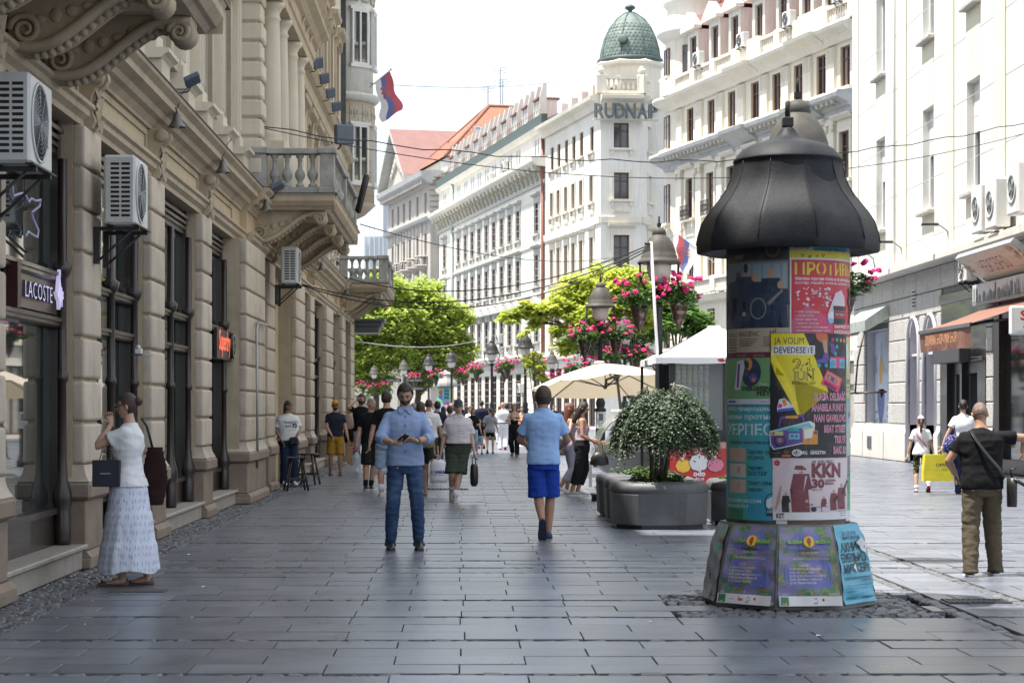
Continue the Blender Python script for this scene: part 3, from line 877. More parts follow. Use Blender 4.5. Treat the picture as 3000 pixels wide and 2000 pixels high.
m=MB();m.box(-1.25,.0,-.16,.9,.02,.17);m.build('backing',M('sign_mirror',(.16,.12,.09),.35,metal=.5),t)
m=MB();m.box(-1.25,-.1,-.19,-1.12,.0,.2);m.build('end_board',M('maroon_board',(.05,.01,.01),.4),t)
v,f,w=text_geo('LACOSTE',.15,-.008,1.0,1.12)
m=MB();k=1.15/w
m.add([(p[0]*k-.72,-.05,p[1]-.07) for p in v],f);m.add([(p[0]*k-.72,-.02,p[1]-.07) for p in v],[tuple(reversed(q)) for q in f])
bm=bmesh.new()
from collections import Counter
ed=Counter();
for q in f:
 for i in range(len(q)):ed[frozenset((q[i],q[(i+1)%len(q)]))]+=1
n0=len(v)
m.f+=[[a,b,b+n0,a+n0] for a,b in(tuple(e) for e,c in ed.items() if c==1)];m.m+=[0]*sum(1 for c in ed.values() if c==1);m.sm+=[ False ]*sum(1 for c in ed.values() if c==1)
m.m[-sum(1 for c in ed.values() if c==1):]=[1]*sum(1 for c in ed.values() if c==1);m.build('lettering',[m_lilac,M('sign_side',(.10,.09,.13),.5)],t);bm.free()
m=MB()
cro=[(.0,.02),(.05,.0),(.09,.03),(.12,.12),(.16,.20),(.19,.24),(.17,.15),(.20,.08),(.25,.07),(.27,.02),(.33,.04),(.30,.0),(.33,-.03),(.27,-.04),(.28,-.11),(.24,-.06),(.19,-.07),(.16,-.14),(.14,-.06),(.08,-.04)]
m.prism([(p[0]+.46,p[1]+.02) for p in cro],-.085,-.05,'y');m.build('emblem',m_lilac,t)
t=thing('neon_sign','pale violet neon outline hanging in the top of the nearest shop window','neon sign',(-3.94,17.0,3.2))
pts=[(215,155),(150,200),(100,250),(110,355),(180,330),(215,350),(240,405),(260,375),(300,395),(340,385),(330,440),(265,490),(275,540),(320,640),(310,700),(260,670),(235,650),(215,690)]
pw=[]
for a,b in pts:
 px,py=a/2.85,450+b/2.85;Y=3.86*FPX/(1353-px);pw.append(P(px,py,Y))
m=MB();m.tube(pw,.011,6);m.build('tube',emit('neon_violet',(.42,.40,.62),.03),t)
m=MB();m.tube([pw[0],pw[0]+Vector((0,0,.6))],.005,4);m.tube([pw[9],pw[9]+Vector((0,0,.9))],.005,4);m.build('cord',m_black,t)
t=thing('shop_sign','red lettered black shop sign with a round badge by the fourth pier','shop sign',(-3.72,31.4,2.55),R(90))
m=MB();m.box(-1.15,.0,-.24,.85,.05,.22);m.build('backing',m_black,t)
sh=Sheet(2,.5);sh.text(-1.1,-.10,'Superdry',.30,m_orange,bold=.02,fit=1.45)
sh.build('lettering', lambda u,v,l:(u,-.03-l,v),t)
m=MB();m.lathe([(.001,0),(.2,0),(.2,.06),(.001,.06)],0,0,24);m.xform(Matrix.Translation((.62,.0,0))@Matrix.Rotation(R(90),4,'X'));m.build('badge',m_black,t)
sh=Sheet(1,1);sh.disc(.62,0,.185,flat('white',(.75,.75,.75)),24);sh.disc(.62,0,.165,m_black,24);sh.text(.62,-.07,'C',.14,flat('white',(.75,.75,.75)),align='c')
sh.build('badge_print', lambda u,v,l:(u,-.063-l,v),t)
t=thing('downpipe','thin grey conduit running up the wide pier and bending along a joint','pipe',(-3.42,32.9,0))
m=MB();m.tube([(-3.44,33.5,.55),(-3.41,33.2,1.0),(-3.41,33.1,2.85),(-3.41,33.3,2.98),(-3.41,34.9,3.0)],.022,6);m.build('pipe',m_steel,t)
t=thing('camera','small white security camera on an arm beside the second shop window','security camera',(-3.66,22.6,2.2))
m=MB();m.tube([(-3.80,22.6,2.15),(-3.5,22.55,2.15)],.008,5);m.build('arm',m_steel,t)
m=MB();m.cbox(-3.70,22.5,2.16,-3.62,22.6,2.22,.01);m.ball((-3.66,22.52,2.235),.028,10,6);m.build('body',m_ac,t)
# ================================================================== corner house with a round oriel beyond the palace
m_cream=M('oriel_render',(.47,.385,.29),.85,var=.08,streak=.2)
m_chalk=M('oriel_pale',(.62,.62,.58),.85,var=.08,streak=.25)
m_ochre=M('ochre_pilaster',(.36,.28,.14),.8,var=.12)
ch=thing('corner_house','beige and white corner house with a round oriel behind the palace','building',(-4.3,66.6,0))
OX,OY,OR_=-4.15,66.75,1.22
m=MB();m.box(-14,65.42,0,-4.15,67.6,15.5);m.build('wall',m_chalk,ch)
def cyl(z0,z1,r,mat,name,prof= None):
 m=MB();m.lathe(prof or[(r,z0),(r,z1)],OX,OY,40,caps= True); return m.build(name,mat,ch)
cyl(8.35,11.7,OR_,m_cream,'oriel_lower')
cyl(12.0,15.6,OR_-.04,m_chalk,'oriel_upper')
cyl(0,0,1,m_chalk,'oriel_cornice',[(OR_,11.7),(OR_+.08,11.72),(OR_+.2,11.86),(OR_+.2,11.93),(OR_+.05,11.98),(OR_-.04,12.0)])
cyl(0,0,1,m_chalk,'top_cornice',[(OR_-.04,15.55),(OR_+.06,15.6),(OR_+.3,15.9),(OR_+.32,16.05),(.1,16.4)])
cyl(0,0,1,m_cream,'corbel',[(.2,7.75),(.5,7.8),(.9,8.0),(OR_-.1,8.2),(OR_+.05,8.34),(OR_,8.36)])
for z0,z1,mt in((9.0,10.9,m_cream),(12.9,14.7,m_chalk)):
 for a in(-95,-50,-5):
  aa=R(a);c,s=math.cos(aa),math.sin(aa)
  fr=MB();fr.box(-.34,-.05,0,-.27,.06,z1-z0);fr.box(.27,-.05,0,.34,.06,z1-z0);fr.box(-.27,-.05,z1-z0-.07,.27,.06,z1-z0);fr.box(-.27,-.05,0,.27,.06,.07);fr.box(-.03,-.05,.07,.03,.06,z1-z0-.07)
  fr.box(-.42,-.08,-.1,.42,.05,-.001);fr.box(-.42,-.06,z1-z0+.001,.42,.05,z1-z0+.1)
  o=fr.build('window',m_ac,ch,(OX+c*OR_+4.3,OY+s*OR_-66.6,z0),(0,0,aa+PI/2))
  g=MB();g.box(-.27,.0,.07,.27,.015,z1-z0-.07);g.build('pane',m_glass,o,(0,0,0))
m_rel=M('relief_stone',(.40,.36,.30),.9,var=.4,scale=18,bump=.8,bscale=22)
for z0,z1 in((11.0,11.6),(15.0,15.5)):
 for k in range(9):
  aa=R(-150+k*22.5);c,s=math.cos(aa),math.sin(aa)
  pm=MB();pm.box(-.17,-.03,0,.17,.02,z1-z0)
  for q in range(3):pm.ball((-.1+.1*q,-.03,(z1-z0)*.5),(.045,.03,.1+.06*(q==1)),8,5)
  pm.build('relief_panel',m_rel,ch,(OX+c*(OR_-.02)+4.3,OY+s*(OR_-.02)-66.6,z0),(0,0,aa+PI/2))
for k in range(8):
 z=8.6+.38*k
 m=MB();m.lathe([(OR_+.001,z),(OR_+.004,z+.005),(OR_+.004,z+.015),(OR_+.001,z+.02)],OX,OY,40,caps= False);m.build('course_line',M('joint_line',(.2,.16,.12),.9),ch)
m=MB();m.box(-4.149,65.45,0,-3.55,65.95,5.2);m.cbox(-4.15,65.43,5.2,-3.48,66.0,5.35,.02);m.build('pilaster',m_ochre,ch)
m=MB();m.box(-4.149,66.0,0,-3.95,67.6,7.7);m.build('shop_wall',m_ochre,ch)
m=MB();m.cbox(-3.95,65.96,4.05,-2.75,67.5,4.25,.01);m.cbox(-3.95,65.9,4.25,-2.65,67.56,4.40,.02);m.cbox(-3.95,65.84,4.4,-2.55,67.6,4.5,.02);m.build('canopy',M('canopy_grey',(.09,.10,.11),.5),ch)
# ================================================================== white building on the right with the souvenir shop
m_white=M('white_render',(.69,.68,.63),.8,var=.04,scale=1.0,streak=.10)
m_yel=M('cream_render',(.70,.665,.53),.8,var=.06,scale=1.2,streak=.2)
m_ashlar=M('rough_ashlar',(.46,.445,.42),.9,var=.28,scale=14,bump=.9,bscale=16,obvar=.05,stain=(.30,.28,.26),stain_amt=.4,stain_scale=2)
m_plin=M('pale_plinth',(.60,.57,.52),.8,var=.08,scale=3,stain=(.42,.40,.37),stain_amt=.4)
m_lav=M('lavender_paint',(.58,.57,.62),.7,var=.05)
m_shopblk=M('shop_black',(.020,.020,.022),.3,var=.3,coat=.3)
m_shopbrn=M('shop_brown',(.05,.024,.016),.4,var=.3)
m_pvc=M('white_frame',(.72,.72,.72),.4,var=.03)
m_awn=M('brown_awning',(.20,.095,.065),.8,var=.12,bump=.1,bscale=12)
m_alum=M('aluminium',(.42,.43,.44),.35,var=.15,metal=.6)
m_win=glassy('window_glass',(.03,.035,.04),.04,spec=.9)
WX,WY=13.0,66.0
wb=thing('white_building','tall white and cream building with narrow windows above the stone shopfronts on the right','building',(WX,WY,0),R(-90))
def u_(Y): return WY-Y
LW=42.0
holes=[];spand=[]
cols=[61.8,55.5,50.6,45.4,40.2,35.0,29.5]
for Y in cols:
 u=u_(Y)
 for z0,z1 in((7.05,9.9),(11.85,14.7),(16.65,19.5)):holes.append((u-.65,u+.65,z0,z1))
m=MB();m.wall(0,LW,5.75,22,holes,0,.28,0,0)
m.add([(0,0,0),(0,12,0),(0,12,22),(0,0,22)],[(3,2,1,0)],0);m.add([(0,0,22),(LW,0,22),(LW,12,22),(0,12,22)],[(0,1,2,3)],0)
m.build('wall',[m_white,m_yel],wb)
fr=MB();w,h=1.3,2.85
for x0,x1,z0,z1 in((-.65,-.56,0,h),(.56,.65,0,h),(-.56,.56,0,.09),(-.56,.56,h-.09,h),(-.04,.04,.09,h-.09)):fr.box(x0,-.03,z0,x1,.05,z1)
fr=fr.mesh('window',m_pvc)
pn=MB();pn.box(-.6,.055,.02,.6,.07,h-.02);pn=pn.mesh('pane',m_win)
shu=MB()
for k in range(24):shu.box(-.555,-.05,h-.1-.05*(k+1),.555,-.031,h-.1-.05*k-.008)
shu=shu.mesh('roller_shutter',m_pvc)
sl=MB();sl.cbox(-.74,-.42,-.12,.74,.0,0,.02);sl=sl.mesh('sill',m_ashlar)
for i,(a,b,c,d) in enumerate(holes):
 o=inst('window',fr,wb,((a+b)/2,.22,c));inst('pane',pn,o);inst('sill',sl,o,(0,.0,-.001))
 if i%3!=1:inst('roller_shutter',shu,o)
for Y in cols:
 u=u_(Y)
 for z0,z1 in((5.78,6.92),(9.91,11.72),(14.71,16.5)):
  m=MB();m.box(u-.65,-.012,z0,u+.65,-.002,z1);m.build('spandrel',m_yel,wb)
for Y in(65.6,58.6,53.0,48.0,42.8):
 m=MB();m.cbox(u_(Y)-.45,-.05,5.76,u_(Y)+.45,-.002,22,.02);m.build('pilaster_strip',m_yel if Y<65 else m_white,wb)
for k in range(10):
 m=MB();m.box(0,-.006,6.3+k*1.6,LW,-.0015,6.312+k*1.6);m.build('joint',M('render_joint',(.55,.53,.48),.9),wb)
m=MB();m.tube([(u_(59.6),-.05,5.8),(u_(59.6),-.05,22)],.03,6);m.build('cable_duct',m_white,wb)
m=MB();m.prism([(.3,5.45),(-.38,5.45),(-.42,5.50),(-.42,5.66),(-.2,5.749),(.3,5.749)],-.3,LW,'x');m.build('ledge',m_plin,wb)
OPEN=[(64.15,60.7,.8,4.0),(58.0,56.55,0,4.15),(55.95,54.5,0,4.15),(54.0,49.35,0,4.6),(48.7,36,0,4.75)]
gh=[(u_(a),u_(b),z0,z1) for a,b,z0,z1 in OPEN]
m=MB();m.wall(0,LW,.78,5.449,gh,.05,.5,0,1);m.add([(0,.05,0),(0,6,0),(0,6,5.449),(0,.05,5.449)],[(3,2,1,0)]);m.build('backing_wall',[M('ashlar_joint',(.20,.19,.18),.95),m_lav],wb)
zs=[1.08,1.70,2.31,2.94,3.55,4.17,4.78,5.445]
for r in range(len(zs)-1):
 z0,z1=zs[r]+.012,zs[r+1]-.012
 x=-.75 if r%2 else 0
 while x<30:
  xa,xb=max(0,x)+.012,x+1.5-.012;x+=1.5
  parts=[(xa,xb)]
  for h0,h1,hz0,hz1 in gh:
   if hz0<(z0+z1)/2+.2<hz1+.15:
    q=[]
    for a,b in parts:
     if b<=h0 or a>=h1:q.append((a,b))
     else:
      if a<h0-.1:q.append((a,h0))
      if b>h1+.1:q.append((h1,b))
    parts=q
  for a,b in parts:
   if b-a>.12:
    bm_=MB();bm_.cbox(a,-.01,z0,b,.049,z1,.022);bm_.build('ashlar_block',m_ashlar,wb)
for a,b in((66.0,58.0),(56.55,55.95),(54.5,54.0),(49.35,48.7)):
 ua,ub=u_(a),u_(b)
 m=MB();m.prism([(.3,0),(-.10,0),(-.10,.80),(-.09,.84),(-.04,.92),(-.012,1.07),(.3,1.07)],ua,ub,'x');m.build('plinth',m_plin,wb)
for Y in(63.0,55.2):
 t=MB();t.box(u_(Y)-.32,-.112,.28,u_(Y)+.32,-.101,.68)
 g=t.build('vent_grille',m_alum,wb)
 for k in range(7):
  b=MB();b.box(u_(Y)-.30,-.125,.30+k*.053,u_(Y)+.30,-.1125,.33+k*.053);b.build('louvre',m_iron,g)
a,b,z0,z1=gh[0]
m=MB();m.box(a,.30,z0,b,.42,z1);m.build('panel_back',m_alum,wb)
f_ink= lambda n,c:flat(n,c)
sh=Sheet(b-a,z1-z0);wv,hv=b-a,z1-z0
sh.rect(0.05,.05,wv-.35,hv-.05,flat('pale_blue',(.52,.60,.70)))
sh.disc(1.0,1.95,.26,flat('amber',(.62,.36,.04)),18,.45)
sh.poly([(1.0+.9*math.cos(R(q))*.62,1.25+.95*math.sin(R(q))) for q in range(180,361,15)]+[(1.5,1.35),(1.15,1.05),(.7,1.35)],flat('deep_blue',(.10,.11,.30)))
sh.disc(2.15,1.3,.22,flat('grey_blue',(.40,.46,.55)),14,.35);sh.poly([(1.3,1.9),(1.42,1.9),(1.36,2.15)],flat('red',(.5,.05,.05)))
for k in range(26):
 x=rs.uniform(.1,2.9);y=rs.uniform(.1,.75);sh.poly([(x,y),(x+.28,y+.02),(x+.28,y+.05),(x,y+.03)],flat('ink_blue',(.14,.18,.34)))
for k in range(7):sh.rect(.12,2.5-k*.0+k*.08-.6,.12+rs.uniform(.2,.5),2.53-.6+k*.08,flat('ink_blue',(.14,.18,.34)))
for k in range(22):
 x=rs.uniform(1.0,2.4);y=rs.uniform(1.9,2.9);sh.disc(x,y,rs.uniform(.02,.07),flat('grey_blue',(.40,.46,.55)),7)
sh.build('poster', lambda x,y,l:(a+x,.295-l,z0+y),wb)
t=thing('shop_awning','grey green metal awning box with a short cream cloth over the poster window','awning',(WX,62.4,4.2),R(-90))
m=MB();m.prism([(.04,.45),(-.12,.45),(-.75,.02),(-.75,-.30),(-.70,-.30),(.04,.12)],-1.9,1.9,'x');m.build('hood',M('verdigris_zinc',(.36,.39,.36),.5,var=.2,metal=.2,streak=.5),t)
m=MB();m.strip([(-.6,-.25),(-.72,-.4),(-.74,-.85)],-1.55,.6,'x')
m.build('cloth',M('cream_cloth',(.62,.58,.50),.9,var=.1),t)
for x in(-1.65,1.55):m=MB();m.tube([(x,-.7,-.30),(x,-.9,-1.2),(x,-.98,-2.2)],.03,5);m.tube([(x,-.98,-2.2),(x,-.02,-2.15)],.03,5);m.build('arm',m_shopbrn,t)
for a,b,z0,z1 in gh[1:3]:
 c,r=(a+b)/2,(b-a)/2
 m=MB()
 rim=[(c+r*math.cos(PI*k/14),z1-r+r*math.sin(PI*k/14)) for k in range(15)]
 outer=[(b,z1)]+[(a,z1)]
 for k in range(14):
  p,q=rim[k],rim[k+1]
  m.add([(p[0],.04,p[1]),(q[0],.04,q[1]),(q[0],.04,z1),(p[0],.04,z1)],[(0,1,2,3)],0)
  m.add([(p[0],.04,p[1]),(q[0],.04,q[1]),(q[0],.55,q[1]),(p[0],.55,p[1])],[(0,3,2,1)],1)
 m.build('arch_head',[m_ashlar,m_lav],wb)
 m=MB();m.tube([(b+.02,-.03,0)]+[(p[0],-.03,p[1]) for p in rim]+[(a-.02,-.03,0)],.05,6);m.build('arch_trim',m_lav,wb)
 m=MB();m.box(a,.54,0,b,.56,z1);m.build('door_glass',m_win,wb)
 m=MB();m.box(a,.10,3.05,b,.54,3.12);m.box(a,.50,0,a+.09,.539,3.05);m.box(b-.09,.5,0,b,.539,3.05);m.box(c-.04,.5,0,c+.04,.539,3.05);m.build('door_frame',m_lav,wb)
m=MB();u=u_(57.3);m.box(u-.02,-.03,4.4,u+.35,-.011,4.95)
lv=m.build('vent',m_alum,wb)
for k in range(5):b=MB();b.box(u,-.04,4.45+k*.1,u+.33,-.0305,4.50+k*.1);b.build('louvre',m_dark,lv)
a,b,z0,z1=gh[3]
m=MB();m.cbox(a,-.06,4.35,b,.3,4.6,.02);m.box(a,.0,2.75,b,.3,4.349);m.box(a,-.03,0,a+.75,.3,2.749);m.box(b-.75,-.03,0,b,.3,2.749);m.box(a+2.05,-.01,0,a+2.25,.3,2.749);m.box(a+.75,.12,2.45,b-.75,.3,2.749);m.cbox(a-.03,-.12,2.75,b+.03,-.001,2.84,.01)
s1=m.build('shop_front',m_shopblk,wb)
for q0,q1 in((a+.85,a+2.0),(a+2.3,b-.8)):
 m=MB();m.box(q0,.2,.1,q1,.21,2.44);m.build('glass',m_win,s1)
m=MB();m.cbox(a+.75,-.42,2.72,a+3.6,-.13,3.08,.02);m.build('sign_box',M('sign_charcoal',(.035,.035,.04),.5),s1)
a,b,z0,z1=gh[4]
m=MB();m.box(a,-.02,4.5,b,.3,4.75);m.box(a,.0,0,a+.5,.3,4.499);m.box(a+.5,.02,0,b,.3,.32);m.box(a+.5,.05,3.7,b,.3,4.499)
for q in range(1,4):m.box(a+q*2.9,.0,.32,a+q*2.9+.3,.3,3.7)
s2=m.build('shop_front',m_shopbrn,wb)
m=MB();m.box(a+.5,.15,.321,b,.16,3.69);m.build('glass',m_win,s2)
aw=thing('shop_awning','brown fabric awning with an orange lettered valance over the souvenir shop','awning',(WX,48.6,3.4),R(-90))
L=4.9
m=MB()
n=10
g=[[(L*i/n,-1.8+1.72*k/6,.02+.62*k/6-.03*math.sin(PI*k/6)-.012*math.sin(PI*(i%2))) for i in range(n+1)] for k in range(7)]
m.rings(g,closed= False,caps= False);m.build('cloth',m_awn,aw)
m=MB();m.cbox(-.03,-1.86,-.06,L+.03,-1.79,.03,.01);m.tube([(.1,-1.8,-.02),(.2,-.9,.12),(.1,-.05,.3)],.03,5);m.tube([(L-.1,-1.8,-.02),(L-.2,-.9,.12),(L-.1,-.05,.3)],.03,5);m.build('front_bar',m_shopblk,aw)
m=MB();g=[[(.0+L*i/24,-1.83+.05*math.sin(i*.9)*k/4+.03*k/4,-.06-.11*k) for i in range(25)] for k in range(5)]
m.rings(g,closed= False,caps= False);m.build('valance',m_awn,aw)
sh=Sheet(L,.5);sh.text(.9,-.36,'SOUVENIR SHOP - MAP SHOP',.24,flat('orange',(.62,.27,.10)),fit=L-1.9,bold=.0)
sh.build('valance_lettering', lambda x,y,l:(x,-1.90-l,y),aw)
sk=thing('shop_sign','long pale sign with a dark skyline of towers above the brown awning','shop sign',(12.72,49.6,4.08),R(-90))
m=MB();m.box(0,0,0,7.0,.2,.52);m.build('board',M('sign_silver',(.50,.50,.52),.5),sk)
sh=Sheet(7,.5);gr=flat('skyline',(.05,.05,.055));mid=flat('skyline_mid',(.20,.20,.21))
sh.rect(0,0,7,.10,mid)
x=.12
while x<6.8:
 k=rs.randrange(5);wd=rs.uniform(.12,.3);hh=rs.uniform(.22,.46)
 if k==0:sh.poly([(x,.08),(x+wd,.08),(x+wd*.5,hh)],gr)
 elif k==1:sh.rect(x,.08,x+wd*.6,hh,gr);sh.poly([(x,hh),(x+wd*.6,hh),(x+wd*.3,hh+.05)],gr)
 elif k==2:sh.disc(x+wd/2,.2,wd/2,gr,14);sh.rect(x,.08,x+wd,.2,gr)
 elif k==3:sh.rect(x,.08,x+wd*.3,hh,gr);sh.rect(x+wd*.55,.08,x+wd*.85,hh*.9,gr);sh.rect(x,.08,x+wd,.2,gr)
 else:sh.poly([(x,.08),(x+wd*.4,.08),(x+wd*.22,.48),(x+wd*.18,.48)],gr)
 x+=wd+rs.uniform(.02,.10)
sh.build('skyline_print', lambda x,y,l:(x,-.002-l,y),sk)
tb=thing('canopy_sign','tilted cream lightbox sign with maroon lettering sloping out above the skyline board','sign',(12.9,49.2,4.66),R(-90))
an=math.atan2(.57,.72);LB=5.0;DB=.92
fn= lambda x,t,l:(x,-t*math.cos(an)-l*math.sin(an)*-1*-1,t*math.sin(an)-l*math.cos(an))
m=MB();v=[fn(x,t,l) for x in(0,LB) for t in(0,DB) for l in(0,-.14)]
m.add(v,[(0,1,3,2),(4,6,7,5),(0,4,5,1),(2,3,7,6),(1,5,7,3),(0,2,6,4)]);m.build('box',m_alum,tb)
sh=Sheet(LB,DB);cr=flat('cream_panel',(.60,.57,.46));mr=flat('maroon',(.26,.05,.09))
sh.rect(.03,.03,LB-.03,DB-.03,cr);sh.text(1.15,.25,'НЕРСЕРБО',.40,mr,fit=2.3,bold=.0)
for x,y in((.6,.72),(3.7,.72),(.75,.18),(3.75,.2),(.6,.45),(3.9,.48)):sh.text(x,y,'— — —',.07,gr,fit=.5)
for k in range(26):
 x=rs.choice((rs.uniform(.05,.4),rs.uniform(4.4,4.95)));sh.disc(x,rs.uniform(.08,.85),rs.uniform(.03,.08),flat(rs.choice(('rust','tan','slate')),{'rust':(.4,.15,.06),'tan':(.45,.33,.2),'slate':(.25,.25,.3)}['rust']),7)
sh.build('print', lambda x,y,l:fn(x,y,l+.002),tb,step=.0015)
def big_ac(Y,label,z=5.80):
 t=thing('air_conditioner',label,'air conditioner',(12.86,Y,z),R(-90),'tall air conditioner units above the souvenir shop')
 m=MB();m.cbox(0,-.36,0,.95,0,1.15,.03);m.build('casing',m_ac,t)
 m=MB();m.lathe([(.34,0),(.36,.02),(.30,.03),(.28,.004)],0,0,24,caps= False);m.xform(Matrix.Translation((.45,-.36,.58))@Matrix.Rotation(R(90),4,'X'));m.build('fan_ring',m_ac,t)
 m=MB();m.lathe([(.001,0),(.285,0),(.285,.003),(.001,.003)],0,0,24);m.xform(Matrix.Translation((.45,-.3605,.58))@Matrix.Rotation(R(90),4,'X'));m.build('fan_opening',m_steel,t)
 m=MB()
 for k in range(4):
  q=k*PI/2+.4;m.add([(.45,-.372,.58),(.45+.27*math.cos(q),-.372,.58+.27*math.sin(q)),(.45+.27*math.cos(q+.35),-.366,.58+.27*math.sin(q+.35))],[(0,1,2)])
 m.build('fan_blade',m_dark,t)
big_ac(48.9,'tall white air conditioner unit, farthest of the three above the tilted sign')
big_ac(47.6,'tall white air conditioner unit, middle of the three above the tilted sign')
big_ac(45.7,'tall white air conditioner unit cut by the right edge, nearest of the three',5.95)
ac_unit('small white air conditioner box on a tray under the ledge, left of the tilted sign',(12.98,50.9,4.75),R(-90),L=.8,Dp=.3,H=.6,group= None,slots= False)
for Y,lb in((62.6,'slim wall spotlight on a bracket above the poster window'),(58.6,'slim wall spotlight on a bracket above the arched doors'),(53.0,'slim wall spotlight on a bracket left of the tilted sign')):
 t=thing('wall_spotlight',lb,'wall spotlight',(12.98,Y,6.25),R(-90),'spotlights above the ledge')
 m=MB();m.tube([(0,0,-.3),(0,-.05,.0),(0,-.25,.16),(0,-.45,.16)],.025,5);m.build('arm',m_steel,t)
 m=MB();m.cbox(-.1,-.75,.14,.1,-.3,.22,.02);m.build('head',m_shopblk,t)
bs=thing('blade_sign','white framed sign with big red letters sticking out from the shop at the right edge','sign',(11.0,40.0,3.0))
m=MB();m.cbox(11.02,40.0,3.02,12.9,40.14,3.60,.03);m.build('frame',m_pvc,bs)
sh=Sheet(1.8,.5);sh.rect(.05,.06,1.75,.50,flat('sign_white',(.78,.76,.70)));sh.text(.16,.28,'SOUVENIR',.19,flat('sign_red',(.55,.02,.03)),fit=1.5,bold=.03)
for k in range(9):sh.poly([(.2+k*.17,.12),(.26+k*.17,.11),(.32+k*.17,.17),(.25+k*.17,.22)],flat('pinkish',(.6,.35,.3)))
sh.build('print', lambda x,y,l:(11.06+x,39.998-l,3.04+y),bs)
# ================================================================== buildings farther along the street
m_fw=M('far_white',(.70,.67,.60),.8,var=.06,scale=.5,streak=.28,stain=(.50,.46,.39),stain_amt=.4,stain_scale=.3)
m_fc=M('far_cream',(.68,.63,.53),.8,var=.06,scale=.5,streak=.3,stain=(.48,.43,.34),stain_amt=.45,stain_scale=.3)
m_fg=M('far_grey',(.42,.39,.35),.85,var=.10,scale=.6,streak=.3)
m_trim=M('grey_trim',(.42,.42,.40),.8,var=.15,scale=2,bump=.2,bscale=12)
m_orn=M('carved_stone',(.46,.43,.37),.9,var=.35,scale=6,bump=.9,bscale=9)
m_brwn=M('window_brown',(.10,.055,.045),.5,var=.2)
m_pane=glassy('far_pane',(.045,.05,.055),.06,spec=.9)
m_cur=M('curtain_pane',(.34,.32,.28),.25,var=.3,scale=1.5);m_gp=glassy('grey_pane',(.13,.145,.155),.08)
m_revl=M('reveal_cream',(.55,.46,.32),.85,var=.06)
m_rtile=M('orange_tiles',(.25,.105,.066),.8,var=.22,scale=3,bump=.5,bscale=8,obvar=.12)
m_rred=M('red_metal_roof',(.19,.095,.082),.6,var=.12,scale=1)
m_rmans=M('mansard_tiles',(.19,.035,.032),.7,var=.2,scale=4,obvar=.1)
m_copper=M('verdigris',(.125,.165,.145),.7,var=.3,scale=2.5,obvar=.15,stain=(.09,.13,.12),stain_amt=.7,stain_scale=1.5)
m_copd=M('dark_verdigris',(.05,.075,.068),.6,var=.3)
m_pipe=M('rust_pipe',(.22,.07,.045),.6,var=.2)
_wm={};wrd=random.Random(3)
def win_mesh(w,h,mat,bars=2):
 key=(round(w,2),round(h,2),mat.name,bars)
 if key not in _wm:
  m=MB();t=.08
  m.box(-w/2,-.04,0,-w/2+t,.05,h);m.box(w/2-t,-.04,0,w/2,.05,h);m.box(-w/2+t,-.04,0,w/2-t,.05,t);m.box(-w/2+t,-.04,h-t,w/2-t,.05,h)
  m.box(-.05,-.05,t,.05,.045,h-t)
  for k in range(1,bars+1):
   z=h*(k/(bars+1) if bars>1 else .68)
   m.box(-w/2+t,-.03,z,-.051,.04,z+.06);m.box(.051,-.03,z,w/2-t,.04,z+.06)
  g=MB();g.box(-w/2+.03,.051,.03,w/2-.03,.065,h-.03)
  _wm[key]=(m.mesh('window',mat),[g.mesh('pane',q) for q in(m_pane,m_pane,m_gp,m_pane,m_cur)])
 return _wm[key][0],wrd.choice(_wm[key][1])
_sm={}
def surround_mesh(w,h,style,mat):
 key=(round(w,2),round(h,2),style,mat.name)
 if key not in _sm:
  m=MB();e=.2
  if style!='plain':
   m.box(-w/2-e,-.08,0,-w/2,-.002,h+e);m.box(w/2,-.08,0,w/2+e,-.002,h+e);m.box(-w/2,-.08,h,w/2,-.002,h+e)
  m.box(-w/2-.3,-.22,-.16,w/2+.3,-.002,-.002)
  for s in(-1,1):m.box(s*(w/2+.12)-.07,-.16,-.5,s*(w/2+.12)+.07,-.002,-.161)
  if style=='hood':
   m.box(-w/2-.25,-.06,h+e+.001,w/2+.25,-.002,h+e+.35)
   m.prism([(-.002,h+e+.351),(-.2,h+e+.351),(-.38,h+e+.5),(-.38,h+e+.58),(-.002,h+e+.62)],-w/2-.42,w/2+.42,'x')
  if style=='pediment':
   z=h+e+.25;a=w/2+.55
   m.box(-w/2-.3,-.10,h+e+.001,w/2+.3,-.002,z)
   m.prism([(-a,z+.001),(a,z+.001),(a,z+.12),(0,z+.78),(-a,z+.12)],-.45,-.002,'y')
   for s in(-1,1):m.box(s*(w/2+.16)-.09,-.3,z-.55,s*(w/2+.16)+.09,-.101,z)
  if style=='panel':
   m.box(-w/2-.1,-.06,-.95,w/2+.1,-.003,-.5);m.box(-w/2+.1,-.1,-.88,w/2-.1,-.061,-.57)
  _sm[key]=m.mesh('window_surround',mat)
 return _sm[key]
def facade(root,L,z0,z1,bays,floors,mat,rev= None,trim= None,wmat= None,depth=.2,v=0.0,x0=0.0):
 """floors: (z0, z1, width, style, bars)"""
 holes=[];todo=[]
 for f in floors:
  for bx in bays:
   holes.append((bx-f[2]/2,bx+f[2]/2,f[0],f[1]));todo.append((bx,f))
 m=MB();m.wall(x0,L,z0,z1,holes,v,depth,0,1)
 m.build('wall',[mat,rev or mat],root)
 for bx,f in todo:
  a,b=win_mesh(f[2],f[1]-f[0],wmat or m_brwn,f[4])
  o=inst('window',a,root,(bx,v+depth-.05,f[0]));inst('pane',b,o)
  if f[3]:inst('window_surround',surround_mesh(f[2],f[1]-f[0],f[3],trim or m_trim),o,(0,-depth+.05,0))
def mould(root,prof,x0,x1,name,mat):
 m=MB();m.prism(prof,x0,x1,'x'); return m.build(name,mat,root)
def fframe(far,near):
 d=Vector(near)-Vector(far); return math.atan2(d.y,d.x),d.length
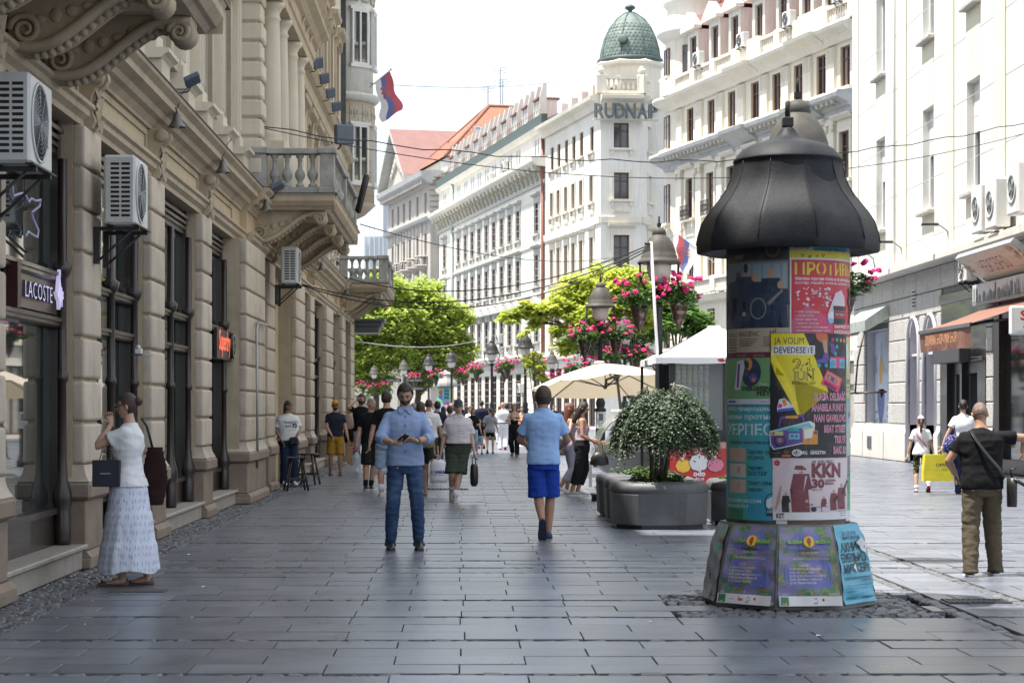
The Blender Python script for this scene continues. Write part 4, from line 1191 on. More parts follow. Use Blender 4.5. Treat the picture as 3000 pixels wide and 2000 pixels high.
def balustrade(root,x0,x1,v,z0,z1,mat,every=2.7,name='balustrade'):
 m=MB();m.box(x0,v-.12,z0,x1,v+.12,z0+.15);m.box(x0,v-.15,z1-.13,x1,v+.15,z1)
 b=m.build(name,mat,root)
 n=max(1,round((x1-x0)/every))
 me=MB();me.lathe([(.06,0),(.06,.06),(.09,.2),(.04,.42),(.07,(z1-z0)-.28)],0,0,6);me=me.mesh('baluster',mat)
 p=MB();p.cbox(-.3,-.2,0,.3,.2,z1-z0+.04,.03);p=p.mesh('balustrade_post',mat)
 for k in range(n+1):inst('balustrade_post',p,b,(x0+(x1-x0)*k/n,v,z0))
 c=x0+.45
 while c<x1-.3:
  if min(abs(c-(x0+(x1-x0)*k/n)) for k in range(n+1))>.36:inst('baluster',me,b,(c,v,z0+.15))
  c+=.26
 return b
rz,L=fframe((11.3,115),(17.8,89.9))
mb_=thing('mansard_building','cream ornate building with red mansard roof, dormers and a round corner turret','building',(11.3,115,0),rz)
bays=[5.2,8.3,11.2,14.3,17.0,19.6,22.2,24.8]
facade(mb_,L,0,19.2,bays,[(16.2,18.1,1.0,'plain',1),(12.0,14.2,1.05,'hood',1),(8.6,10.5,1.05,'plain',1),(4.9,6.9,1.1,'plain',1),(.2,3.7,1.9, None,1)],m_fc,m_revl,m_fc,x0=2.2)
m=MB();m.box(2.2,.4,0,L,10,20);m.add([(L,0,0),(L,.4,0),(L,.4,20),(L,0,20)],[(0,1,2,3)]);m.build('mass',m_fc,mb_)
for bx in[3.8,6.8,9.8,12.7,15.7,18.3,20.9,23.5]:
 m=MB();m.box(bx-.38,-.16,7.9,bx+.38,-.002,14.6);m.box(bx-.44,-.22,14.6,bx+.44,-.002,14.9)
 for s in(-1,1):m.ball((bx+s*.32,-.22,14.45),(.17,.12,.17),8,6)
 m.build('pilaster',m_fc,mb_)
 m=MB();m.box(bx-.4,-.14,16.0,bx+.4,-.002,18.2)
 for q in range(5):m.box(bx-.36+q*.16,-.18,17.5,bx-.28+q*.16,-.141,18.15)
 m.build('pilaster',m_fc,mb_)
mould(mb_,[(-.002,14.91),(-.2,14.91),(-.25,15.2),(-.35,15.25),(-.4,15.4),(-.95,15.62),(-1.0,15.8),(-.9,15.9),(-.002,16.0)],2.2,L,'cornice',m_trim)
dn=MB().box(-.12,-.8,0,.12,-.36,.2).mesh('dentil',m_orn)
for k in range(int((L-2.4)/.55)):inst('dentil',dn,mb_,(2.5+k*.55,0,15.38))
mould(mb_,[(-.002,18.3),(-.15,18.3),(-.3,18.6),(-.7,18.85),(-.75,19.0),(-.002,19.19)],2.2,L,'cornice',m_fc)
mould(mb_,[(-.002,7.2),(-.4,7.3),(-.5,7.5),(-.5,7.62),(-.002,7.7)],2.2,L,'string_course',m_fc)
for x0 in(12.2,20.0):
 mould(mb_,[(-.16,18.32),(-.35,18.6),(-.95,18.86),(-1.0,19.02),(-.16,19.18)],x0,x0+3.0,'cornice',m_fc)
 mould(mb_,[(-.16,15.0),(-1.15,15.62),(-1.2,15.8),(-.16,15.98)],x0,x0+3.0,'cornice',m_trim)
 m=MB();m.box(x0,-.2,19.19,x0+3.0,.1,20.3);m.build('parapet',m_fc,mb_)
balustrade(mb_,3.2,12.1,-.1,19.2,20.1,m_fw);balustrade(mb_,15.3,19.9,-.1,19.2,20.1,m_fw);balustrade(mb_,23.1,L,-.1,19.2,20.1,m_fw)
balustrade(mb_,4.0,L,-.55,7.7,8.5,m_fw,3.0,'balcony_balustrade')
rfm=MB();rfm.add([(3.4,.35,19.2),(L,.35,19.2),(L,2.6,25.5),(3.4,2.6,25.5),(L,9,26),(3.4,9,26)],[(0,1,2,3),(3,2,4,5)]);roof=rfm.build('roof',m_rmans,mb_)
sl_=MB();sl_.box(-.24,-.012,0,.24,.02,.38);tl=sl_.mesh('roof_tile',m_rmans)
ta=math.atan2(2.25,6.3);ntl=0
for r in range(15):
 for c in range(int((L-3.6)/.55)):
  if ntl>=300: break
  z=19.4+r*.40;inst('roof_tile',tl,roof,(3.7+c*.55+(.27 if r%2 else 0),.33+(z-19.2)/6.3*2.25,z),(-ta-.03,0,0));ntl+=1
dm=MB();dm.box(-.8,0,0,-.5,1.0,2.5);dm.box(.5,0,0,.8,1.0,2.5);dm.box(-.5,0,2.2,.5,1.0,2.5);dm.box(-.5,0,0,.5,1.0,.3);dm.prism([(-1.05,2.501),(1.05,2.501),(1.05,2.68),(0,3.5),(-1.05,2.68)],-.35,.1,'y');dm.prism([(-.95,2.69),(.95,2.69),(0,3.42)],.101,1.4,'y',1)
dm=dm.mesh('dormer',[m_fw,m_rred])
for x in(5.0,8.2,11.0,14.2,17.2,20.0,22.6,25.0):
 o=inst('dormer',dm,mb_,(x,.25,19.9));a,b=win_mesh(1.0,1.85,m_brwn,1);w_=inst('window',a,o,(0,.18,.32));
m_bal=M('wrought_iron',(.03,.03,.032),.5)
ib=MB();ib.box(-.7,-.34,.78,.7,-.30,.82);ib.box(-.7,-.34,.02,.7,-.30,.06)
for k in range(9):ib.box(-.68+k*.17-.012,-.335,.06,-.68+k*.17+.012,-.305,.78)
for k in range(4):ib.tube([(-.5+k*.33+.13*math.cos(2*PI*j/10),-.32,.42+.2*math.sin(2*PI*j/10)) for j in range(11)],.018,4)
ib=ib.mesh('balcony_railing',m_bal)
for bx in bays:inst('balcony_railing',ib,mb_,(bx,-.02,11.9))
tc=(2.1,2.0);TR=2.15
def tlathe(prof,mat,name,n=40):
 m=MB();m.lathe(prof,tc[0],tc[1],n,caps= False); return m.build(name,mat,mb_)
tlathe([(TR,0),(TR,22.4)],m_fc,'turret')
tlathe([(TR,14.9),(TR+.2,15.2),(TR+.9,15.6),(TR+.95,15.82),(TR,16.0)],m_trim,'turret_cornice')
tlathe([(TR,18.3),(TR+.3,18.6),(TR+.75,18.86),(TR+.75,19.0),(TR,19.19)],m_fc,'turret_cornice')
tlathe([(TR+.3,19.2),(TR+.3,20.1),(TR+.1,20.1),(TR+.1,19.2)],m_fw,'turret_parapet')
tlathe([(TR,22.3),(TR+.1,22.35),(TR+.5,22.7),(TR+.5,22.9),(TR+.1,23.1),(TR-.1,23.3),(TR-.1,24.2),(TR+.15,24.5),(TR+.1,24.7),(TR-.2,24.75)],m_fw,'turret_cornice')
rt=tlathe([(TR-.1,24.7),(TR-.15,26.4),(1.4,28.5),(.2,30)],m_rtile,'turret_roof',28)
tt=MB();tt.box(-.17,-.02,0,.17,.03,.28);tt=tt.mesh('roof_tile',m_rtile)
for r in range(6):
 for k in range(30):
  a=2*PI*(k+(r%2)/2)/30
  if math.sin(a)>.3: continue
  inst('roof_tile',tt,rt,(tc[0]+(TR-.1)*math.cos(a),tc[1]+(TR-.1)*math.sin(a),24.75+r*.27),(.04,0,a+PI/2))
for z0,z1 in((20.3,21.9),(16.2,18.1),(12.0,14.2),(8.6,10.5),(4.9,6.9)):
 for a in(-150,-95,-40):
  aa=R(a);o=inst('window',win_mesh(1.0,z1-z0,m_brwn,1)[0],mb_,(tc[0]+(TR+.0)*math.cos(aa),tc[1]+(TR+.0)*math.sin(aa),z0),(0,0,aa+PI/2))
  inst('pane',win_mesh(1.0,z1-z0,m_brwn,1)[1],o,(0,-.07,0));inst('window_surround',surround_mesh(1.0,z1-z0,'plain',m_fc),o,(0,-.04,0))
for x,z in((6.6,20.1),(12.8,20.0),(18.6,20.0),(24.2,20.1)):
 p=Matrix.Translation((11.3,115,0))@Matrix.Rotation(rz,4,'Z')@Vector((x,-.05,z))
 ac_unit('small air conditioner box behind the roof balustrade, %s'%{6.6:'beside the round turret',12.8:'second from the turret',18.6:'third from the turret',24.2:'nearest the white building'}[x],tuple(p),rz,L=.9,Dp=.35,H=.75,group='air conditioners behind the roof balustrade',slots= False)
rz2,L2=fframe((6.6,158),(9.9,142))
cb=thing('domed_building','white corner building with a green copper dome and big roof letters','building',(6.6,158,0),rz2)
fl5=[(20.1,21.9,.95,'plain',1),(16.45,18.35,.95,'panel',1),(11.2,13.9,1.0,'hood',2),(6.4,9.2,1.1,'hood',2),(.2,4.6,1.7, None,1)]
facade(cb,L2,0,23.0,[2.3,4.4,6.7,8.9,11.1,14.0],fl5,m_fw,m_revl,m_fc)
m=MB();m.box(0,.6,0,L2-2.2,9,23.2);m.build('mass',m_fw,cb)
CP=[(-.002,22.9),(-.2,22.9),(-.35,23.3),(-.75,23.55),(-.8,23.8),(-.002,23.95)]
mould(cb,CP,-.2,L2,'cornice',m_fc);mould(cb,[(-.002,14.7),(-.12,14.75),(-.16,15.2),(-.002,15.25)],-.1,L2,'string_course',m_fc);mould(cb,[(-.002,5.2),(-.3,5.3),(-.35,5.6),(-.002,5.7)],0,L2,'string_course',m_fc)
rr=MB();rr.add([(0,0,23.9),(L2-1,0,23.9),(L2-2,4,26.4),(0,4,26.4)],[(0,1,2,3)]);rr.build('roof',m_rred,cb)
for k in range(5):
 m=MB();m.box(1.2+k*3,.8,24.2,2.2+k*3,2.5,25.4);m.build('skylight',m_fw,cb)
m=MB();m.tube([(-.15,-.15,0),(-.15,-.15,23)],.14,8);m.build('downpipe',m_pipe,cb)
I2=Matrix.Rotation(-rz2,4,'Z')@Matrix.Translation((-6.6,-158,0))
def sub_frame(far,near):
 a=I2@Vector((*far,0));b=I2@Vector((*near,0));d=b-a; return a,math.atan2(d.y,d.x),d.length
def sub_facade(far,near,bays,floors,nm):
 a,r,l=sub_frame(far,near)
 holes=[(b-f[2]/2,b+f[2]/2,f[0],f[1]) for f in floors for b in bays]
 m=MB();m.wall(0,l,0,23,holes,0,.3,0,1)
 for P_,x0,x1,mt in((CP,-.05,l+.05,0),([(-.002,14.7),(-.12,14.75),(-.16,15.2),(-.002,15.25)],0,l,0)):m.prism(P_,x0,x1,'x',2)
 o=m.build(nm,[m_fw,m_revl,m_fc],cb,tuple(a),(0,0,r))
 for f in floors:
  for b in bays:
   wa,wb_=win_mesh(f[2],f[1]-f[0],m_brwn,f[4]);w_=inst('window',wa,o,(b,.26,f[0]))
   pz=inst('window_surround',surround_mesh(f[2],f[1]-f[0],f[3] or 'plain',m_fc),o,(b,0,f[0]));inst('pane',wb_,o,(b,.26,f[0]))
 return o,r,l
CHA,CHB=(9.9,142),(12.85,142.35)
fc5=[(20.1,21.9,1.1,'plain',1),(16.45,18.35,1.1,'panel',1),(11.2,13.9,1.15,'hood',2),(6.4,9.2,1.1,'hood',2)]
ch_o,ch_r,ch_l=sub_facade(CHA,CHB,[1.5],fc5,'chamfer_wall')
sd_o,sd_r,sd_l=sub_facade(CHB,(15.6,150),[2.4,5.4],fc5,'side_wall')
for far,near in((CHA,CHB),(CHB,(15.6,150))):
 a,r,l=sub_frame(far,near)
 m=MB();m.box(-.1,-.2,23.96,l+.1,.1,24.2);m.box(-.1,-.22,25.0,l+.1,.12,25.2);m.cbox(-.35,-.28,23.97,.35,.2,25.3,.03);m.cbox(l-.35,-.28,23.97,l+.35,.2,25.3,.03)
 o=m.build('attic_balustrade',m_fc,cb,tuple(a),(0,0,r))
 bl=MB().lathe([(.09,0),(.13,.25),(.06,.5),(.1,.8)],0,0,8).mesh('baluster',m_fc)
 k=.6
 while k<l-.4:inst('baluster',bl,o,(k,-.05,24.2));k+=.35
 ur=MB().lathe([(.12,0),(.2,.1),(.28,.3),(.24,.42),(.12,.5),(.16,.6),(.02,.66)],0,0,12).mesh('urn',m_fc)
 inst('urn',ur,o,(0,-.04,25.3));inst('urn',ur,o,(l,-.04,25.3))
x_=I2@Vector((12.3,145.6,0));DX,DY=x_.x,x_.y
m=MB();m.lathe([(2.35,23.5),(2.35,26.2),(2.6,26.35),(2.65,26.55),(2.3,26.75)],DX,DY,8,smooth= False,a0=.2);m.build('dome_drum',m_fc,cb)
dp=[(2.25,26.7),(2.22,27.0),(2.12,27.7),(1.9,28.5),(1.55,29.25),(1.05,29.9),(.5,30.3),(.22,30.45)]
m=MB();m.lathe(dp,DX,DY,24);dome=m.build('dome',m_copper,cb)
for k in range(8):
 a=2*PI*k/8+.2;m=MB();m.tube([(DX+(r+.02)*math.cos(a),DY+(r+.02)*math.sin(a),z) for r,z in dp],.06,5);m.build('rib',m_copd,dome)
m=MB();m.lathe([(2.32,26.62),(2.4,26.7),(2.4,26.95),(2.28,27.0)],DX,DY,24,caps= False);m.build('dome_ring',m_copd,dome)
m=MB();m.lathe([(.2,30.4),(.12,30.55),(.4,30.75),(.35,30.9),(.15,31.0),(.01,31.05)],DX,DY,12);m.build('finial',m_copd,dome)
scl=MB();scl.add([(-.15,0,.26),(.15,0,.26),(.15,-.012,.08),(.0,-.02,-.06),(-.15,-.012,.08)],[(0,4,3,2,1)]);scl=scl.mesh('scale_tile',m_copper)
ns_=0
for r in range(10):
 t=r/10;z=27.05+2.6*t
 rad=next(ra+(rb-ra)*(z-za)/(zb-za) for(ra,za),(rb,zb) in zip(dp[:-1],dp[1:]) if za<=z<=zb);n=max(10,int(2*PI*rad/.31))
 z2=z+.1;r2=next(ra+(rb-ra)*(z2-za)/(zb-za) for(ra,za),(rb,zb) in zip(dp[:-1],dp[1:]) if za<=z2<=zb)
 tl_=math.atan2(rad-r2,.1)
 for k in range(n):
  a=2*PI*(k+(r%2)/2)/n
  wd_=a+rz2
  if math.sin(wd_)>.35 or ns_>=298: continue
  inst('scale_tile',scl,dome,(DX+(rad+.02)*math.cos(a),DY+(rad+.02)*math.sin(a),z),(-tl_,0,a+PI/2));ns_+=1
a=-rz2-R(108);m=MB();m.lathe([(.0,0),(.22,0),(.36,.02),(.36,.16),(.24,.2)],0,0,14);m.xform(Matrix.Translation((DX+2.1*math.cos(a),DY+2.1*math.sin(a),28.1))@Matrix.Rotation(a+PI/2,4,'Z')@Matrix.Rotation(R(78),4,'X'));m.build('dormer_eye',m_copd,dome)
m=MB();m.tube([(DX-4.5,DY-1,24),(DX-4.5,DY-1,26.6)],.16,6);m.build('chimney',m_copd,cb)
m_let=M('letter_grey',(.10,.12,.125),.5,var=.1,metal=.3)
lt=thing('roof_letters','big grey capital letters standing on the corner under the copper dome','sign',(9.9,142,22.1),math.atan2(.35,2.95))
for i,(c,x) in enumerate(zip('RUDNAP',(-.55,.10,.86,1.62,2.46,3.35))):
 v,f,w=text_geo(c,1.05,.02);m=MB()
 k=min(1,.72/w);kv=len(v)
 ed=Counter()
 for q in f:
  for j in range(len(q)):ed[frozenset((q[j],q[(j+1)%len(q)]))]+=1
 m.add([(p[0]*k,-.13,p[1]) for p in v]+[(p[0]*k,.13,p[1]) for p in v],[tuple(q) for q in f]+[tuple(j+kv for j in reversed(q)) for q in f]+[[a,b,b+kv,a+kv] for a,b in(tuple(e) for e,n in ed.items() if n==1)])
 m.build('letter',m_let,lt,(x,-.95+(.35 if i in(0,) else .15 if i==5 else 0),0),(0,0,{0:R(-28),5:R(25)}.get(i,0)))
m=MB();m.box(-.6,-.9,-.06,4.1,-.02,-.01);m.build('letter_ledge',m_fc,lt)
rz3,L3=fframe((-2.35,205),(6.6,158))
lw=thing('long_building','long white building with rows of tall windows and triangular pediments','building',(-2.35,205,0),rz3)
bx=[3.4,11.0,14.6,18.0,21.3,24.7,28.0,31.4,34.7,38.0,45.0]
facade(lw,L3,0,24.2,bx,[(15.6,18.1,1.5,'hood',2),(11.4,13.9,1.5,'hood',2),(6.9,9.4,1.5,'pediment',2),(.2,4.4,2.0, None,1)],m_fw,m_fw,m_trim,m_brwn,depth=.14)
m=MB();m.box(0,.6,0,L3,10,24.2);m.add([(0,0,0),(0,.6,0),(0,.6,24.2),(0,0,24.2)],[(3,2,1,0)]);m.build('mass',m_fw,lw)
for b_ in bx:
 for q in(-.5,.5):
  m=MB();m.box(b_+q-.25,-.02,22.0,b_+q+.25,-.002,23.2);m.build('attic_window',m_pane,lw)
mould(lw,[(-.002,19.4),(-.15,19.4),(-.2,19.7),(-.002,19.75)],0,L3,'string_course',m_trim)
mould(lw,[(-.002,20.7),(-.7,20.8),(-1.1,21.1),(-1.15,21.4),(-.002,21.6)],-.4,L3+.2,'cornice',m_fw)
cs=MB();cs.prism([(-.002,19.76),(-.25,19.8),(-.35,20.1),(-.55,20.5),(-.95,20.6),(-.95,20.79),(-.002,20.69)],-.2,.2,'x');cs.ball((0,-.75,20.5),(.26,.2,.18),8,5);cs=cs.mesh('console',m_orn)
for k in range(29):inst('console',cs,lw,(1.2+k*1.64,0,0))
mould(lw,[(-.002,23.6),(-.3,23.7),(-.45,24.0),(-.002,24.1)],0,L3,'cornice',m_fw)
mould(lw,[(.2,24.1),(-.3,24.1),(-.3,24.9),(.2,24.9)],0,L3,'gutter_parapet',m_copd)
mould(lw,[(-.002,5.3),(-.5,5.5),(-.55,5.8),(-.002,6.0)],0,L3,'string_course',m_trim)
for z in(14.6,10.6):mould(lw,[(-.002,z),(-.1,z),(-.12,z+.25),(-.002,z+.28)],0,L3,'string_course',m_fw)
for k in range(30):
 m=MB();m.box(0,-.012,.8+k*.6,L3,-.003,.83+k*.6);m.build('joint',m_trim,lw)
rl=MB();rl.box(0,-.35,25.25,L3,-.32,25.28)
for k in range(60):rl.box(k*.8,-.35,24.9,k*.8+.03,-.32,25.25)
rl.build('roof_railing',m_pipe,lw)
rr=MB();rr.add([(0,.2,24.5),(L3,.2,24.5),(L3,6,27.6),(0,6,27.6)],[(0,1,2,3)]);rr.build('roof',m_rred,lw)
dr=MB();dr.box(-.9,0,0,.9,1.4,1.6);dr.prism([(-.1,1.601),(-.1,0),(.5,0),(.5,2.9),(.2,2.9)],-1.05,-.9,'x');dr.prism([(-.1,1.601),(-.1,0),(.5,0),(.5,2.9),(.2,2.9)],.9,1.05,'x');dr.box(-1.0,-.25,1.6,1.0,1.6,1.75,1)
dr=dr.mesh('dormer',[m_fw,m_rred])
for x in(6,10.2,14.4,18.6,22.8,27.0,31.2,35.4,39.6,44.0):
 o=inst('dormer',dr,lw,(x,.3,24.9));a,b=win_mesh(.9,1.2,m_pvc,1);inst('window',a,o,(0,-.03,.3))
m=MB();m.tube([(8.2,-.15,0),(8.2,-.15,24)],.16,8);m.build('downpipe',M('green_pipe',(.36,.42,.38),.6),lw)
for x,z in((27.0,21.7),(33.2,22.0),(31.0,7.2),(31.0,5.9),(39.5,2.8)):
 p=Matrix.Translation((-2.35,205,0))@Matrix.Rotation(rz3,4,'Z')@Vector((x,-.05,z))
 ac_unit('white air conditioner on the long white front, %s'%{(27.0,21.7):'left one on the big cornice',(33.2,22.0):'right one on the big cornice',(31.0,7.2):'upper one of a pair between pedimented windows',(31.0,5.9):'lower one of a pair between pedimented windows',(39.5,2.8):'low one above a shop door'}[(x,z)],tuple(p),rz3,L=1.0,Dp=.4,H=.8,group='air conditioners on the long white front',slots= False)
rz4,L4=fframe((-8.86,238),(-3.4,215))
gbld=thing('pediment_building','grey stone building with a big triangular pediment and a steep orange tiled roof','building',(-8.86,238,0),rz4)
bb=[3.0,6.3,9.6,12.9,17.0,21.2]
facade(gbld,L4,0,26.0,bb,[(22.8,25.0,1.1, None,1),(18.0,20.6,1.15, None,2),(13.2,15.6,1.2, None,2),(8.6,11,1.2, None,2)],m_fg,m_fg,m_fg,m_copd,depth=.4)
m=MB();m.box(0,.7,0,L4-.02,13,26.6);m.build('mass',m_fg,gbld)
I4=Matrix.Rotation(-rz4,4,'Z')@Matrix.Translation((8.86,-238,0))
m=MB();sa=I4@Vector((-3.4,215,0));sb=I4@Vector((7,215.2,0))
d=(sb-sa).normalized();nn=Vector((d.y,-d.x,0))
def spt(t,o,z):p=sa+d*t+nn*o; return(p.x,p.y,z)
m.add([spt(0,0,0),spt(10,0,0),spt(10,0,26),spt(0,0,26)],[(0,1,2,3)])
sw=m.build('side_wall',m_fg,gbld)
for k in range(9):
 m=MB();t=.5+k*.55;q=[spt(t,0,5),spt(t+.36,0,5),spt(t+.36,.22,5),spt(t,.22,5)]
 m.rings([q,[(p[0],p[1],21.8) for p in q]],smooth= False);m.build('flute',m_fg,sw)
for k in range(6):
 m=MB();z=22.7+k*.6;q=[spt(-.15,-.1,z),spt(5.2,-.1,z),spt(5.2,.16,z),spt(-.15,.16,z)]
 m.rings([q,[(p[0],p[1],z+.46) for p in q]],smooth= False);m.build('quoin',m_fg,sw)
mould(gbld,[(-.002,21.8),(-.5,21.9),(-.6,22.2),(-.002,22.4)],-.2,L4+.3,'string_course',m_trim)
mould(gbld,[(-.002,25.7),(-.4,25.8),(-1.2,26.5),(-1.3,27.0),(.4,27.2)],-.8,L4+1.0,'cornice',m_trim)
m=MB();q0=[spt(-.6,-.2,26.4),spt(9,-.2,26.4),spt(9,1.0,26.4),spt(-.6,1.0,26.4)];m.rings([q0,[(p[0],p[1],27.1) for p in q0]],smooth= False);m.build('cornice',m_trim,sw)
dn2=MB().box(-.2,-1.0,0,.2,-.3,.5).mesh('dentil',m_fg)
for k in range(28):inst('dentil',dn2,gbld,(.4+k*.85,0,25.75))
bcm=MB();bcm.lathe([(.3,-.7),(.9,-.1),(1.1,0),(1.1,.15),(.3,.16)],0,0,14);bcm.lathe([(1.0,.95),(1.12,.96),(1.12,1.1),(1.0,1.1)],0,0,14)
for k in range(9):
 a=PI+PI*k/8;bcm.lathe([(.07,.16),(.1,.35),(.05,.6),(.07,.95)],1.02*math.cos(a),1.02*math.sin(a),6)
bcm=bcm.mesh('balcony',m_fg)
for x in bb:inst('balcony',bcm,gbld,(x,-.1,17.0));
ovm=MB();ovm.lathe([(.01,.1),(.45,.06),(.55,0)],0,0,14,sy=1.5);ovm.xform(Matrix.Rotation(R(90),4,'X'));ovm=ovm.mesh('medallion',m_orn)
for x in bb:inst('medallion',ovm,gbld,(x,-.01,21.25),(0,0,0),(1,1,.55))
for x in(4.6,8,11.2,15,19.2):m=MB();m.box(x-.35,-.1,8,x+.35,-.002,21.79);m.build('pilaster',m_fg,gbld)
pm=MB();px0,px1,pz=-.6,15.0,27.21;pc=7.0;ph=6.4
pm.prism([(px0+.8,pz),(px1-.8,pz),(pc,pz+ph-.5)],-.2,.3,'y')
ped=pm.build('pediment',m_fg,gbld)
for a,b in((px0,pc),(px1,pc)):
 m=MB();v=[(a,pz),(a,pz+.5),(b,pz+ph+.25),(b,pz+ph-.35)]
 if a>b:v=v[::-1]
 m.prism(v,-1.2,.35,'y');m.build('raking_cornice',m_trim,ped)
rl4=MB()
for k in range(9):rl4.ball((pc-2.8+k*.7,-.35,pz+1.1+(2.0-abs(k-4)*.42)),(.32,.2,.8-abs(k-4)*.1),8,6)
rl4.build('carved_relief',m_orn,ped)
m=MB();m.add([(px0,-1.2,pz+.52),(pc,-1.2,pz+ph+.27),(pc,7,pz+ph+.27),(px0,7,pz+.52)],[(3,2,1,0)]);m.add([(px1,-1.2,pz+.52),(pc,-1.2,pz+ph+.27),(pc,7,pz+ph+.27),(px1,7,pz+.52)],[(0,1,2,3)]);m.build('pediment_roof',m_rred,gbld)
m=MB();m.box(9,1.2,26.8,L4+3,9,28.3);m.build('attic',m_fw,gbld)
ro=MB();e0=(L4+3.4,.9,28.35);e1=(9.0,.9,28.35);e2=(L4+3.4,20,28.35);e3=(9,20,28.35);r0=(L4-4,7.5,35.0);r1=(L4-4,14,35.0);
ro.add([e0,e1,e2,e3,r0,r1],[(1,0,4),(0,2,5,4),(1,4,5,3),(2,3,5)]);roof4=ro.build('roof',m_rtile,gbld,fix= True)
tm=MB();tm.box(-.20,-.02,-.03,.20,.42,.035);tm=tm.mesh('roof_tile',m_rtile)
def tile_slope(A,B,T,n,cnt):
 A,B,T=Vector(A),Vector(B),Vector(T)
 ax=(B-A).normalized();nz=ax.cross(T-A).normalized();ay=nz.cross(ax);H=(T-A).dot(ay);Wd=(B-A).length;tx=(T-A).dot(ax)
 rot=Matrix((ax,ay,nz)).transposed().to_euler()
 r=0;done=0
 while r*.62<H-.4 and done<cnt:
  y=r*.62;xl=tx*y/H;xr=Wd-(Wd-tx)*y/H;x=xl+.3
  while x<xr-.2 and done<cnt:
   p=A+ax*(x)+ay*y+nz*.03;inst('roof_tile',tm,roof4,p,rot,(1.4,1.4,1));done+=1;x+=.62
  r+=1
tile_slope(e0,(L4+3.4,14,28.35),r0,0,150);tile_slope(e1,e0,r0,0,149)
m=MB();m.tube([e0,r0],.2,6);m.tube([r0,r1],.2,6);m.tube([e1,r0],.2,6);m.build('ridge_tiles',m_rtile,roof4)
m=MB();q=Vector(e0).lerp(Vector(r0),.45)+Vector((.05,1.6,.12));m.cbox(q.x-.3,q.y-.6,q.z-.3,q.x+.5,q.y+.6,q.z+.55,.05);m.build('skylight',M('skylight',(.3,.36,.42),.2),roof4)
for dx_,h_ in((.0,2.2),(1.4,4.3),(1.7,3.0)):
 q=Vector(r0)+Vector((-.3,dx_,0));
 w_=Matrix.Translation((-8.86,238,0))@Matrix.Rotation(rz4,4,'Z')@q
 t=thing('roof_antenna',{2.2:'short aerial on the orange roof ridge, left of the tall one',4.3:'tall aerial with crossbars on the orange roof ridge',3.0:'middle sized aerial beside the tall one on the orange ridge'}[h_],'antenna',tuple(w_),0,'aerials on the orange roof')
 m=MB();m.tube([(0,0,0),(0,0,h_)],.05,5);m.build('mast',m_iron,t,(0,0,0))
 m=MB()
 for k in range(3):m.tube([(-.9+.2*k,0,h_-.3*k-.1),(1.0-.2*k,.3,h_-.3*k+.15)],.025,4)
 m.build('crossbar',m_iron,t,(0,0,0))
m_tow=M('tower_glass',(.55,.62,.70),.35,var=.08,scale=.1)
tw=thing('office_tower','far pale blue office tower with vertical fins between the oriel and the pediment','building',(-14,340,0))
m=MB();m.box(-13.5,340,0,-9.0,352,40);m.box(-16.8,342,0,-13.51,352,31);m.build('tower_body',m_tow,tw)
for k in range(10):
 m=MB();x=-16.7+k*.8;m.box(x,339.5 if x>-13.6 else 341.5,0,x+.16,339.99 if x>-13.6 else 341.99,40.3 if x>-13.6 else 27+(x+16.7)*1.6+4.2);m.build('fin',m_fw,tw)
ph_=thing('pale_house','pale low house with dark windows behind the trees on the left','building',(-20,186,0))
holes=[(-26+k*3.2,-24.6+k*3.2,z,z+2.2) for k in range(6) for z in(.6,4.6,8.4)]
m=MB();m.wall(-28,-6.0,0,12,holes,186,.3);m.box(-28,186.5,0,-6,196,12);m.add([(-6,186,0),(-6,186.5,0),(-6,186.5,12),(-6,186,12)],[(0,1,2,3)]);m.build('wall',m_fw,ph_)
for a,b,c,d in holes:
 wa,wb_=win_mesh(b-a,d-c,m_pvc,1);o=inst('window',wa,ph_,((a+b)/2+20,.22,c));inst('pane',wb_,o)
eb=thing('end_house','white house closing the far end of the street behind the crowd','building',(-22,262,0))
holes=[(-26+k*3.4,-24.4+k*3.4,z,z+2.3) for k in range(7) for z in(1,5,9,13)]
m=MB();m.wall(-30,-4.0,0,17,holes,262,.3);m.box(-30,262.5,0,-4,272,17);m.build('wall',m_fw,eb)
for a,b,c,d in holes:
 wa,wb_=win_mesh(b-a,d-c,m_brwn,1);o=inst('window',wa,eb,((a+b)/2+22,.22,c));inst('pane',wb_,o)
